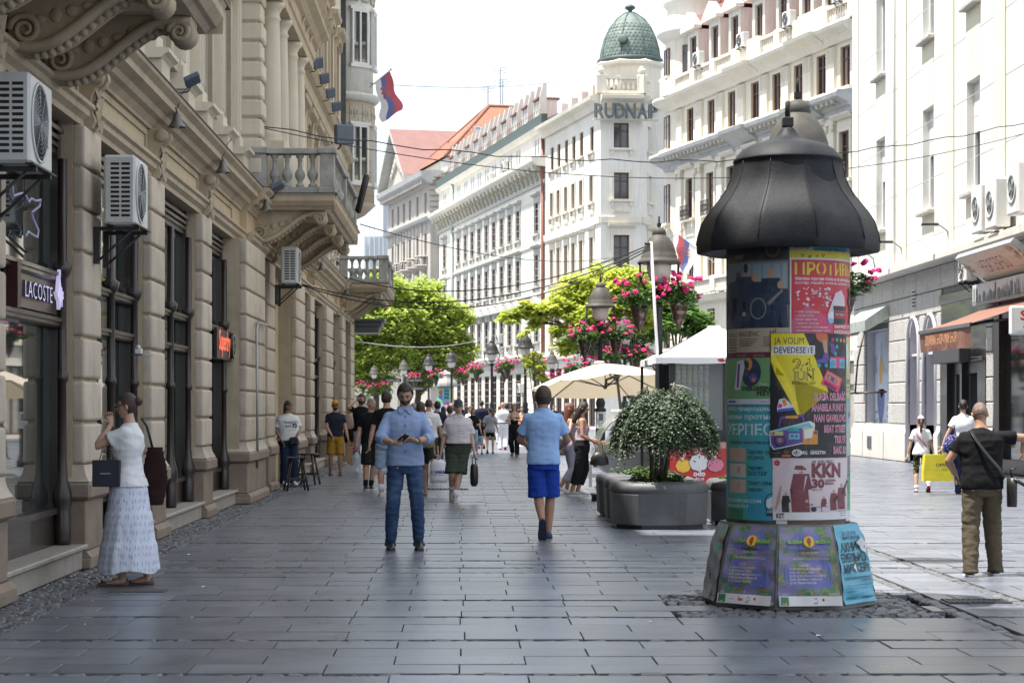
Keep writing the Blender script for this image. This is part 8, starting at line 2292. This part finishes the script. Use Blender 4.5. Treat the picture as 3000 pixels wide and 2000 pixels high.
c_blue=cloth('blue_shirt',(.25,.33,.52),var=.05);c_polo=cloth('light_blue_polo',(.30,.46,.76),var=.04);c_royal=cloth('royal_shorts',(.018,.055,.34));c_olive=cloth('olive_shorts',(.045,.058,.042));c_must=cloth('mustard',(.30,.165,.025));c_khaki=cloth('khaki',(.085,.068,.046));c_grey=cloth('grey_marl',(.30,.30,.33));c_ltden=cloth('light_denim',(.30,.42,.55));c_ored=cloth('orange_top',(.6,.2,.04));c_tealt=cloth('teal_top',(.12,.36,.34));c_pinkt=cloth('dusty_pink',(.40,.26,.30));c_lilacg=cloth('lilac_grey',(.36,.34,.42))
c_check=checks('checked_shirt',(.66,.64,.68),(.40,.36,.52),(.50,.40,.28),150,150)
c_skirt=spots('patterned_skirt',(.60,.63,.73),(.36,.43,.58),(44,44,15),.30,.25)
c_leop=spots('leopard',(.02,.02,.02),(.35,.30,.12),(30,30,30),.3,.9);c_camo=spots('camo_bag',(.20,.17,.08),(.40,.36,.22),(30,30,30),.3,1);c_flor=spots('floral',(.05,.05,.06),(.55,.5,.5),(20,20,20),.25,1)
k_black=M('leather_black',(.014,.013,.013),.45,var=.2,pos='object');k_white=M('shoe_white',(.66,.66,.66),.6,var=.05,pos='object');k_grey=M('shoe_grey',(.32,.31,.29),.7,pos='object');k_brown=M('shoe_brown',(.11,.055,.03),.55,pos='object');k_blue=M('shoe_blue',(.04,.06,.15),.75,pos='object');k_taupe=M('shoe_taupe',(.12,.085,.08),.6,pos='object')
DK=(.018,.011,.008);BRH=(.055,.028,.014);GREYH=(.22,.21,.20);BLOND=(.30,.20,.10);RDH=(.16,.05,.02)
WALK= lambda a,h=.6:((.09,-.06-a,0),(-.09,.02+a,h))
WALK2= lambda a,h=.6:((.09,.02+a,h),(-.09,-.06-a,0))
DOWN=((.27,-.08,.83),(-.27,.02,.83))
t,j=person('bearded man in a light blue shirt and jeans reading his phone',at(1187,21.8),R(3),1.82,fat=1.05,tone='mid',voxel=.0095,feet=((.15,-.10,0),(-.16,-.08,0)),hands=((.10,-.34,1.15),(-.13,-.35,1.13)),poles=((1,.55,-.5),(-1,.55,-.5)),head=(R(24),R(-4)),hair='short',haircol=DK,top=c_blue,sleeve=1.42,hem=.885,topfit=.022,bottom=c_denim,legfit=.013,shoe=k_black,beard=(.05,.03,.022),face= True,collar=c_blue,buttons=M('button_dark',(.03,.04,.08),.4),hdir=(((-.85,-.35,.25),(.2,-.5,-.85)),((.80,-.35,.35),(-.3,-.5,.8))),curl=(.55,.6),wr=.010,seed=2)
ph_p=(j['wl']+j['wr'])/2+Vector((-.01,-.09,.045))
t=thing('phone','black smartphone in the hands of the bearded man in blue','phone',ph_p,R(10))
m=MB();m.cbox(-.038,-.075,-.005,.038,.075,.005,.004);m.xform(Matrix.Rotation(R(-28),4,'X')@Matrix.Rotation(R(25),4,'Z'));m.build('casing',k_black,t,(0,0,0))
t=thing('wristwatch','dark wristwatch on the left wrist of the bearded man','watch',j['wl'],0)
d=(j['wl']-j['el']).normalized();m=MB();m.tube([-d*.045,-d*.02],.035,14);m.build('strap',k_black,t,(0,0,0))
t,j=person('man in light blue polo and royal blue shorts walking away',at(1592,23.6),R(178),1.80,fat=1.0,tone='tan',voxel=.0095,feet=((.015,.30,R(66)),(-.06,-.20,0)),hands=((.20,-.30,1.08),(-.21,-.28,1.06)),poles=((.8,1,-.6),(-.8,1,-.6)),head=(R(6),0),hair='thick',haircol=(.045,.024,.016),top=c_polo,sleeve=.72,hem=.86,topfit=.022,bottom=c_royal,leglen=.42,legfit=.026,hemflare=.028,shoe=k_blue,sole=M('sole_navy',(.02,.026,.05),.7),collar=c_polo,wr=.009,seed=4)
t,j=person('old man in navy cap, checked shirt and green shorts walking this way',at(1343,32.9),R(4),1.68,fat=1.10,tone='fair',voxel=.011,feet=((-.06,-.22,0),(-.10,.16,R(40))),hands=((.28,-.06,.80),(-.31,.02,.80)),head=(R(8),0),hair='buzz',haircol=GREYH,top=c_check,sleeve=.85,hem=1.0,topfit=.030,bottom=c_olive,leglen=.42,legfit=.030,hemflare=.035,shoe=k_grey,sole=k_white,belt=k_black,cap=cloth('cap_navy',(.045,.05,.075)),face= True,collar=c_check,buttons=M('button_dark',(.03,.04,.08),.4),sock=(c_white,.3),wr=.009,seed=6)
b0=j['wl']+Vector((.0,-.02,-.10))
t=thing('handbag','flat black document bag carried low by the old man with the cap','bag',b0)
m=MB();m.rings([[(w*math.cos(a),.16*w/.07*math.sin(a)*.9,z) for a in[2*PI*k/16 for k in range(16)]] for w,z in((.045,-.10),(.062,-.14),(.07,-.30),(.066,-.42),(.04,-.47))]);m.build('pouch',k_black,t,(0,0,0))
m=MB();m.tube([(-.03,-.06,-.12),(-.03,-.05,0.01),(-.03,.05,.01),(-.03,.06,-.12)],.009,6);m.tube([(.03,-.06,-.12),(.02,-.05,0.0),(.02,.05,.0),(.03,.06,-.12)],.009,6);m.build('handle',k_black,t,(0,0,0))
t,j=person('woman in white T-shirt and long patterned skirt at the shop windows',(-2.92,17.45,0),R(-98),1.68,fem= True,tone='fair',voxel=.0095,fat=1.08,feet=((.07,-.16,0),(-.08,.02,0)),hands=((.05,-.15,1.47),(-.18,-.22,1.10)),poles=((.6,-.5,-1),(-.6,.6,-.8)),head=(R(6),R(4)),hair='bun',haircol=(.05,.026,.018),top=c_white,sleeve=.55,hem=.90,topfit=.026,skirt=(c_skirt,1.0,.135,.165,.285),barefoot= True,glasses= True,wr=.011,curl=(.8,.6),seed=8,hdir=(((.0,-.25,1),(.9,.4,.1)), None))
for i,(fx,fy) in enumerate(((.07,-.16),(-.08,.02))):
 m=MB();s=1.68/1.75
 m.rings([[Vector((fx+math.cos(b)*w*s,fy+y*s,(.004+h*max(0,math.sin(b))**.8)*s)) for b in[PI*k/8 for k in range(9)]] for y,w,h in((.19,.014,.05),(.178,.036,.062),(.12,.040,.034),(.06,.042,.026),(.0,.049,.036),(-.05,.046,.035),(-.09,.032,.024),(-.102,.01,.014))]);o=m.build('shoe',k_taupe,t,(0,0,0))
 m=MB();m.ball((fx,fy-.06,.042),(.022,.012,.010),8,5);m.build('bow',M('bow_red',(.12,.012,.02),.5),o,(0,0,0))
bp=Vector((-3.08,17.28,1.12))
t=thing('shopping_bag','small dark navy paper bag on the arm of the woman in the long skirt','bag',bp)
m=MB();m.cbox(-.12,-.05,-.25,.12,.05,-.02,.005);m.build('bag_body',M('bag_navy',(.012,.014,.03),.45),t,(0,0,0))
m=MB();m.tube([(-.06,-.04,-.03),(-.04,-.02,.06),(.04,-.02,.06),(.06,-.04,-.03)],.004,5);m.build('handle',k_black,t,(0,0,0))
sh=Sheet(1,1);sh.rect(-.05,-.14,.04,-.132,flat('silver',(.35,.35,.38)));sh.build('logo', lambda x,z,l:(x,-.052-l,z),t,loc=(0,0,0))
tp=j['sr']+Vector((.22,.02,-.1))
t=thing('tote_bag','big ribbed brown shoulder bag behind the woman in the long skirt','bag',(-2.73,17.72,.99))
m=MB();m.rings([[(w*math.cos(a),.075*math.sin(a)*(1 if k<5 else .6)+0,z) for a in[2*PI*q/18 for q in range(18)]] for k,(w,z) in enumerate([(.07+.045*math.sin(PI*min(1,i/18))*.9+(.003 if i%2 else-.003),-.30+i*.027) for i in range(20)])]);m.build('pouch',cloth('bag_brown',(.026,.012,.012),bump=.5,bscale=50),t,(0,0,0))
m=MB();m.tube([(-.02,.0,.2),(-.07,-.02,.40),(-.11,-.06,.47)],.012,6);m.build('strap',k_black,t,(0,0,0))
t,j=person('man with shaved head, black T-shirt and olive trousers at the right',(4.82,18.45,0),R(176),1.61,fat=1.13,tone='tan',voxel=.0095,feet=((.13,.02,0),(-.13,-.16,0)),hands=((.22,-.26,1.02),(-.46,-.24,1.30)),poles=((1,.5,-.6),(-1,.5,.3)),head=(R(24),R(-6)),lean=R(8),hair='buzz',haircol=(.16,.10,.075),top=c_black,sleeve=.62,hem=.87,topfit=.02,bottom=c_khaki,legfit=.024,shoe=k_black,sole=k_white,wr=.012,seed=10)
t=thing('crossbody_bag','small black pouch on a strap at the hip of the man in the black T-shirt','bag',(5.07,18.35,.88))
m=MB();m.rings([[(.045*math.cos(a),w*math.sin(a),z) for a in[2*PI*q/12 for q in range(12)]] for w,z in((.04,-.24),(.07,-.20),(.08,-.05),(.07,.03))]);m.build('pouch',k_black,t,(0,0,0))
m=MB();m.tube([(0,0,.03),(-.03,-.06,.1),(.02,-.05,.12)],.012,6);m.tube([(.0,-.06,.02),(.10,-.07,-.04)],.018,6);m.build('tassel',k_black,t,(0,0,0))
mb2=MB();Mx=j['M'];s=j['s']
mb2.tube([Mx@(Vector(q)*s) for q in((-.20,.10,.98),(-.14,.165,1.08),(-.02,.172,1.22),(.08,.145,1.36),(.12,.06,1.46),(.10,-.03,1.45))],[(.004,.020)]*6,8)
mb2.build('strap',k_black,t)
t,j=person('girl with white cap and ponytail in a white T-shirt and spotted leggings',at(2698,36.8),R(172),1.40,fem= True,tone='fair',voxel=.012,feet=((.09,-.02,0),(-.12,.14,R(35))),hair='pony',haircol=(.10,.045,.025),top=c_white,hem=.86,topfit=.03,sleeve=.7,bottom=c_leop,leglen=.36,legfit=.008,shoe=k_white,sole=M('sole_red',(.25,.02,.03),.6),cap=c_white,head=(0,0),sock=(c_white,.15),seed=12)
t=thing('rucksack_strap','thin pink strap across the back of the girl with the white cap','bag strap',at(2698,36.8));Mx=j['M'] if j else None
m=MB();m.tube([j['M']@(Vector(q)*j['s']) for q in((.13,.0,1.46),(.11,.13,1.36),(.0,.155,1.2),(-.12,.14,1.06))],.012,5);m.build('band',flat('pink_strap',(.6,.15,.25)),t)
t,j=person('woman in white T-shirt with tied-back hair carrying a yellow bag',at(2822,35.8),R(165),1.70,fem= True,tone='fair',voxel=.012,fat=1.12,feet=WALK(.1,.5),hands=((.38,.02,.88),(-.28,-.1,.86)),poles=((.6,1,0),(-.5,1,0)),hair='bun',haircol=DK,top=c_white,sleeve=.6,topfit=.028,hem=.92,bottom=c_dkden,shoe=k_black,seed=13)
bg=j['wl']+Vector((-.10,-.02,-.14))
t=thing('shopping_bag','bright yellow shopping bag lettered OFFICE in the hand of the woman on the right','bag',bg)
m=MB();m.rings([[(x*w,y*.09,z) for x,y in((-1,-1),(1,-1),(1,1),(-1,1))] for w,z in((.27,-.50),(.265,-.3),(.24,-.02))],smooth= False);m.build('bag_body',M('bag_yellow',(.66,.56,.02),.5,var=.08,pos='object',bump=.3,bscale=6),t,(0,0,0))
sh=Sheet(1,1);sh.text(-.05,-.24,'OFFICE',.062,flat('bag_ink',(.03,.03,.03)),fit=.28,bold=.02);sh.text(.06,-.30,'SHOES',.02,flat('bag_ink',(.03,.03,.03)),fit=.1);sh.build('lettering', lambda x,z,l:(x,-.093-l,z),t,loc=(0,0,0))
m=MB();m.tube([(-.08,-.05,-.03),(-.05,-.02,.12),(.06,-.02,.12),(.09,-.05,-.03)],.006,5);m.build('handle',k_white,t,(0,0,0))
t=thing('shoulder_bag','dark blue patterned shoulder bag of the woman with the yellow bag','bag',j['sl']+Vector((-.06,-.08,-.5)))
m=MB();m.rings([[(w*math.cos(a),.08*math.sin(a),z) for a in[2*PI*q/14 for q in range(14)]] for w,z in((.06,-.12),(.17,-.08),(.19,.04),(.13,.16),(.06,.22))]);m.build('pouch',spots('bag_print',(.03,.04,.16),(.4,.35,.5),(30,30,30),.3,.8),t,(0,0,0))
m=MB();m.tube([(0,0,.2),(.04,.02,.38),(.07,.06,.52)],.014,6);m.build('strap',M('strap_navy',(.02,.03,.10),.6),t,(0,0,0))
t,j=person('woman with long dark hair, pink top and black trousers by the cart',at(1706,35.2),R(88),1.66,fem= True,tone='tan',voxel=.012,feet=((.05,-.04,0),(-.06,.06,0)),hands=((.14,-.22,1.04),(-.14,-.20,1.02)),poles=((.7,1,-.5),(-.8,1,-.4)),head=(R(26),0),hair='long',haircol=DK,top=c_pinkt,tank= True,strap=1,hem=1.02,topfit=.006,bottom=c_blkpant,leglen=.13,legfit=.03,shoe=k_grey,sole=k_white,seed=14)
t=thing('handbag','black handbag hanging from the arm of the woman in the pink top','bag',j['wr']+Vector((.10,-.10,-.1)))
m=MB();m.rings([[(w*math.cos(a),.07*math.sin(a),z) for a in[2*PI*q/14 for q in range(14)]] for w,z in((.10,-.32),(.17,-.30),(.15,-.18),(.09,-.09))]);m.build('pouch',k_black,t,(0,0,0))
m=MB();m.tube([(-.07,-.04,-.1),(-.06,0,.06),(.04,0,.08),(.07,-.04,-.1)],.008,6);m.build('handle',k_black,t,(0,0,0))
person('girl with brown hair and pale grey leggings standing behind the woman in black trousers',at(1668,36.2),R(110),1.64,fem= True,tone='tan',voxel=.012,feet=((.06,-.10,0),(-.06,.10,R(15))),hands=((.16,-.12,1.0),(-.20,.0,1.02)),poles=((1,.6,0),(-1,.9,0)),hair='long',haircol=RDH,top=c_pinkt,tank= True,strap=1,hem=1.05,topfit=.006,bottom=c_lilacg,leglen=.14,legfit=.008,shoe=k_white,seed=15,head=(R(10),0))
t,j=person('long-haired man in a printed white T-shirt leaning in the portal',(-3.50,40.2,0),R(22),1.70,fat=1.24,tone='tan',voxel=.012,feet=((.10,-.16,0),(-.10,-.10,0)),hands=((.10,-.24,.98),(-.18,-.12,.92)),poles=((1,.5,-.3),(-1,.5,-.3)),lean=R(-4),hair='fringe',haircol=(.04,.025,.018),top=c_white,topfit=.03,sleeve=.8,hem=.92,bottom=c_dkden,legfit=.02,shoe=k_white,face= True,seed=16,head=(R(5),R(10)))
sh=Sheet(1,1);INK=flat('tee_print',(.06,.07,.10));sh.text(-.14,1.33,'UNLIMITED',.035,INK,fit=.28,bold=.03);sh.text(-.12,1.25,'Jeans',.045,INK,fit=.12,bold=.02);sh.text(.02,1.23,'73',.085,INK,fit=.11,bold=.05);sh.text(-.08,1.17,'TRADEMARK',.018,INK,fit=.2);
sh.build('shirt_print', lambda x,z,l:(x,-.172-l+x*x*1.1,z*.955-.02),t,loc=(0,0,0),step=.002)
t=thing('waist_bag','small black waist bag on the man in the printed white T-shirt','bag',(-3.36,39.95,.9));m=MB();m.cbox(-.10,-.05,-.09,.08,.05,.07,.03);m.build('pouch',k_black,t,(0,0,0))
t,j=person('man with yellow cap and sunglasses in a navy T-shirt and mustard shorts',at(982,45.7),R(8),1.72,tone='mid',voxel=.013,feet=((.12,-.10,0),(-.10,.02,R(10))),hands=((.30,-.06,.84),(-.10,-.22,.94)),poles=((.5,1,0),(-1,.8,0)),hair='buzz',haircol=DK,top=c_navy,topfit=.018,sleeve=.6,hem=.92,bottom=c_must,leglen=.42,legfit=.022,hemflare=.02,shoe=k_brown,cap=cloth('cap_yellow',(.55,.27,.03)),glasses= True,beard=(.035,.02,.014),face= True,seed=17)
t=thing('shopping_bag','brown and navy paper bag beside the man with the yellow cap','bag',j['wl']+Vector((.08,.0,-.1)))
m=MB();m.cbox(-.10,-.10,-.50,.04,.10,-.10,.005,0);m.cbox(.041,-.10,-.50,.14,.10,-.10,.005,1);m.build('bag_body',[M('bag_kraft',(.30,.17,.09),.7),M('bag_dkblue',(.02,.035,.13),.5)],t,(0,0,0))
m=MB();m.tube([(-.05,0,-.1),(0,0,.02),(.06,0,.02),(.09,0,-.1)],.006,5);m.build('handle',M('bag_kraft',(.3,.17,.09)),t,(0,0,0))
t,j=person('blonde young woman in a teal top and black shorts with a small rucksack',at(1025,54),R(165),1.68,fem= True,tone='mid',voxel=.014,feet=WALK(.05,.2),hands=((.24,-.2,.98),(-.16,-.24,1.08)),poles=((1,.6,0),(-1,.8,0)),hair='long',haircol=BLOND,top=c_tealt,tank= True,strap=1,hem=1.04,topfit=.006,bottom=c_blkpant,leglen=.60,legfit=.01,shoe=k_white,seed=18)
t=thing('rucksack','small dusty pink rucksack on the back of the blonde young woman','rucksack',Vector(at(1025,54))+Vector((-.04,-.2,1.2)));m=MB();m.rings([[(w*math.cos(a),.09*math.sin(a),z) for a in[2*PI*q/14 for q in range(14)]] for w,z in((.08,-.22),(.15,-.18),(.16,0),(.12,.15),(.05,.2))]);m.build('pouch',cloth('rucksack',(.30,.20,.19)),t,(0,0,0))
person('tall man in a black T-shirt and grey jeans holding a phone to his ear',at(1059,48),R(10),1.88,tone='mid',voxel=.013,feet=WALK(.08,.2),hands=((.28,-.05,.82),(-.14,-.10,1.60)),poles=((.5,1,0),(-1,-.4,-.9)),hair='thick',haircol=(.035,.02,.014),top=c_black,topfit=.016,sleeve=.65,bottom=c_grey,shoe=k_white,beard=(.05,.03,.02),face= True,seed=19)
t,j=person('grey-haired man in black with a big water bottle walking this way',at(1088,38.0),R(12),1.74,tone='mid',fat=1.1,voxel=.012,feet=((-.02,-.20,0),(-.14,-.30,0)),hands=((.28,-.02,.82),(-.31,-.06,.82)),hair='buzz',haircol=GREYH,top=c_black,topfit=.018,sleeve=.72,hem=.86,bottom=c_blkpant,leglen=.40,legfit=.024,hemflare=.02,shoe=k_black,sole=k_white,face= True,sock=(cloth('black_sock',(.012,.012,.012)),.25),head=(0,R(35)),seed=20)
wp=j['wr']+Vector((0,-.02,-.10))
t=thing('water_bottle','big clear plastic water bottle with red cap carried by the man in black','bottle',wp)
wm=M('bottle_plastic',(.62,.68,.72),.08,var=.03,spec=.9);bsdf(wm).inputs['Alpha'].default_value=.42
pr=[(.0,-.42)]+[(.083-(.006 if i%2 else 0),-.42+.02*i) for i in range(13)]+[(.08,-.15),(.06,-.10),(.025,-.06),(.022,-.04)]
m=MB();m.lathe(pr,0,0,20);m.build('flask',wm,t,(0,0,0));m=MB();m.lathe([(.024,-.045),(.024,-.015),(0,-.012)],0,0,12);m.tube([(.0,-.02,-.04),(0,-.03,.04),(0,.03,.04),(0,.02,-.04)],.006,5);m.build('cap',flat('cap_red',(.45,.03,.03)),t,(0,0,0))
t,j=person('dark-haired man with sunglasses in black top and pale denim shorts, back turned',at(1133,34.8),R(188),1.84,tone='mid',voxel=.012,feet=WALK(.10,.3),hair='short',haircol=DK,head=(0,R(-35)),glasses= True,top=c_black,topfit=.02,sleeve=.7,hem=.90,bottom=c_ltden,leglen=.42,legfit=.022,hemflare=.015,shoe=k_white,sock=(c_white,.3),seed=21,hands=((.30,.05,.83),(-.28,-.12,.84)))
def carrier(label,p,txt,c1,c2):
 t=thing('carrier_bag',label,'bag',p)
 m=MB();m.rings([[(x*w+.01*math.sin(z*30+y),y*.06,z) for x,y in((-1,-1),(0,-1.3),(1,-1),(1,1),(0,1.2),(-1,1))] for w,z in((.14,-.47),(.16,-.40),(.155,-.28),(.15,-.14),(.08,-.06))]);m.build('bag_body',M('carrier_white',(.66,.67,.70),.45,var=.05,pos='object',bump=.4,bscale=9),t,(0,0,0))
 sh=Sheet(1,1);sh.text(-.135,-.30,txt,.065,flat(c1,c2),fit=.26,bold=.03);sh.rect(-.14,-.335,.12,-.328,flat('thin_ink',(.2,.2,.3)));sh.rect(-.05,-.42,.05,-.415,flat('thin_ink',(.2,.2,.3)));sh.build('lettering', lambda x,z,l:(x,-.085-l,z),t,loc=(0,0,0),step=.002)
 m=MB();m.tube([(-.05,0,-.08),(0,0,.02),(.05,0,-.08)],.008,5);m.build('handle',M('carrier_white',(.66,.67,.7)),t,(0,0,0))
carrier('white carrier bag with red and black lettering left of the bearded man',(-1.36,34.9,.86),'&SHOP','shop_red',(.35,.02,.03))
t,j=person('woman in short black shorts and flip-flops half hidden behind the bearded man',at(1232,35.2),R(182),1.66,fem= True,tone='tan',voxel=.012,feet=WALK2(.10,.25),barefoot= True,hair='long',haircol=BRH,glasses= False,top=c_white,topfit=.02,sleeve=.4,hem=.95,bottom=c_blkpant,leglen=.56,legfit=.016,seed=22,hands=((.24,.05,.84),(-.26,-.02,.84)))
carrier('white carrier bag with blue lettering right of the bearded man',j['wr']+Vector((.08,-.02,-.12)),'c wakk','wak_blue',(.06,.07,.40))
for x_,y_ in((.0,0),):
 t=thing('waist_bag','patterned tan belt bag at the waist of the woman in black shorts','bag',Vector(at(1232,35.2))+Vector((.12,-.2,.93)));m=MB();m.cbox(-.12,-.06,-.08,.10,.04,.08,.03);m.build('pouch',c_camo,t,(0,0,0))
person('cropped-haired man in a white T-shirt walking away behind the bearded man',at(1256,42),R(180),1.74,tone='mid',voxel=.013,feet=WALK(.1,.3),hair='buzz',haircol=(.05,.035,.03),top=c_white,topfit=.025,sleeve=.8,bottom=c_olive,leglen=.40,legfit=.03,shoe=k_white,seed=23)
person('man in a dark blue shirt walking away, left of the old man',at(1282,50),R(185),1.72,tone='mid',voxel=.014,feet=WALK2(.1,.3),hair='short',haircol=DK,top=c_navy,topfit=.02,sleeve=1.2,bottom=c_khaki,shoe=k_black,seed=24)
person('grey-haired person just behind the head of the bearded man',at(1212,46),R(178),1.66,tone='fair',voxel=.014,feet=WALK(.1,.3),hair='short',haircol=GREYH,top=c_grey,bottom=c_dkden,shoe=k_black,seed=25)
V1=.017
def far(label,px,Y,H,rz=180,**k):
 k.setdefault('voxel',V1);k.setdefault('feet',WALK(.1,.35) if(int(px)%2) else WALK2(.1,.35));k.setdefault('shoe',k_white);k.setdefault('seed',int(px));k.setdefault('wr',.004)
 return person(label,at(px,Y),R(rz),H,**k)
far('man in a black hat and dark shirt far down the street',1281,60,1.72,tone='mid',hair='short',haircol=DK,top=c_black,bottom=c_blkpant,cap=c_black)
far('young woman in a grey top with a black rucksack left of the old man',1299,62,1.60,fem= True,tone='fair',hair='long',haircol=BRH,top=c_grey,sleeve=.5,bottom=c_ltden,leglen=.4,rz=200)
t=thing('rucksack','black rucksack on the young woman in grey left of the old man','rucksack',Vector(at(1294,62))+Vector((-.02,-.2,1.12)));m=MB();m.rings([[(w*math.cos(a),.10*math.sin(a),z) for a in[2*PI*q/12 for q in range(12)]] for w,z in((.1,-.24),(.15,-.2),(.15,.05),(.09,.17))]);m.build('pouch',k_black,t,(0,0,0))
far('woman with curly hair and a pale top just left of the old man',1318,56,1.60,fem= True,tone='mid',hair='curly',haircol=BRH,top=c_lilacg,bottom=c_dkden)
far('grey-haired man beyond the old man with the cap',1322,74,1.72,tone='fair',hair='short',haircol=GREYH,top=c_grey,bottom=c_khaki)
far('tall dark-haired man facing this way behind the grey-haired man',1330,82,1.90,rz=5,tone='mid',hair='thick',haircol=DK,top=c_navy,bottom=c_dkden)
far('woman with black hair and black T-shirt smiling this way, right of the old man',1386,66,1.56,rz=8,fem= True,tone='fair',hair='long',haircol=(.008,.007,.007),top=c_black,sleeve=.8,bottom=c_ltden,face= True,hands=((.3,-.05,.84),(-.12,-.26,1.2)),poles=((.5,1,0),(-1,.5,-.5)))
far('red-haired woman in white behind the black-haired woman',1378,72,1.62,rz=10,fem= True,tone='fair',hair='curly',haircol=RDH,top=c_white,bottom=c_grey)
far('broad man in a dark navy shirt and dark shorts walking away',1411,76,1.84,fat=1.12,tone='mid',hair='short',haircol=DK,top=cloth('ink_navy',(.014,.018,.035)),topfit=.03,sleeve=1.3,bottom=c_blkpant,leglen=.4,shoe=k_black)
far('small boy in a black top and denim shorts',1405,66.8,1.16,rz=175,tone='fair',hair='buzz',haircol=BLOND,top=c_black,topfit=.03,bottom=c_ltden,leglen=.4,legfit=.03,shoe=k_black)
far('girl with ponytail in an oversized grey T-shirt and black shorts',1436,68,1.56,rz=178,fem= True,tone='mid',hair='pony',haircol=(.10,.055,.03),top=c_grey,topfit=.045,sleeve=.85,hem=.80,bottom=c_blkpant,leglen=.60,shoe=k_blue,head=(R(8),R(40)))
far('bald man dressed all in white with a black belt bag walking away',1473,74,1.76,fat=1.1,tone='fair',hair='buzz',haircol=(.36,.24,.18),top=c_white,sleeve=1.2,topfit=.03,bottom=c_white,legfit=.035,shoe=M('shoe_red',(.5,.04,.03),.6),belt=k_black)
t,j=far('young woman with long brown hair in a black jumpsuit walking this way',1507,64,1.70,rz=-8,fem= True,tone='fair',hair='long',haircol=(.07,.03,.018),top=c_black,tank= True,strap=1,hem=.95,topfit=.008,bottom=c_blkpant,legfit=.03,leglen=.04,hands=((.08,-.22,1.22),(-.06,-.24,1.24)),poles=((1,.4,-.6),(-1,.4,-.6)),face= True,head=(R(16),0),shoe=k_brown)
far('woman in a bright orange top right of the woman in the jumpsuit',1528,80,1.62,rz=10,fem= True,tone='mid',hair='short',haircol=DK,top=c_ored,tank= True,strap=1,hem=.98,bottom=c_khaki)
far('person with dark hair behind the bald man in white',1484,82,1.74,rz=182,tone='mid',hair='curly',haircol=DK,top=c_black,bottom=c_dkden)
far('person with brown hair at the left of the bald man in white',1464,86,1.66,rz=176,fem= True,tone='mid',hair='long',haircol=RDH,top=c_pinkt,bottom=c_grey)
far('dark-haired person in a dark top under the left end of the parasol',1622,92,1.70,rz=20,tone='mid',hair='short',haircol=DK,top=c_black,bottom=c_dkden)
far('person in a patterned black shirt and grey cap beneath the parasol',1660,88,1.74,rz=5,tone='mid',hair='short',haircol=GREYH,top=c_flor,bottom=c_dkden,cap=c_grey)
far('short woman in a teal top with curly red hair near the far planter',1668,84,1.45,rz=60,fem= True,tone='fair',hair='curly',haircol=RDH,top=c_tealt,bottom=c_grey)
far('man in a navy shirt far off between the bearded man and the signpost lamp',1240,80,1.76,tone='mid',hair='short',haircol=DK,top=c_navy,bottom=c_khaki)
far('woman in a white dress top far behind the bearded man',1222,88,1.66,fem= True,tone='mid',hair='long',haircol=BRH,top=c_white,bottom=c_ltden)
far('man in a grey shirt far down the street before the far column',1266,95,1.78,rz=10,tone='mid',hair='short',haircol=DK,top=c_grey,bottom=c_dkden)
far('dark-clad man far off beside the far column',1350,100,1.78,rz=5,tone='mid',hair='short',haircol=DK,top=c_black,bottom=c_blkpant)
far('woman in black far off between the old man and the dark navy man',1366,92,1.66,rz=170,fem= True,tone='mid',hair='long',haircol=DK,top=c_black,bottom=c_blkpant)
bpy.data.scenes.remove(TMPS)
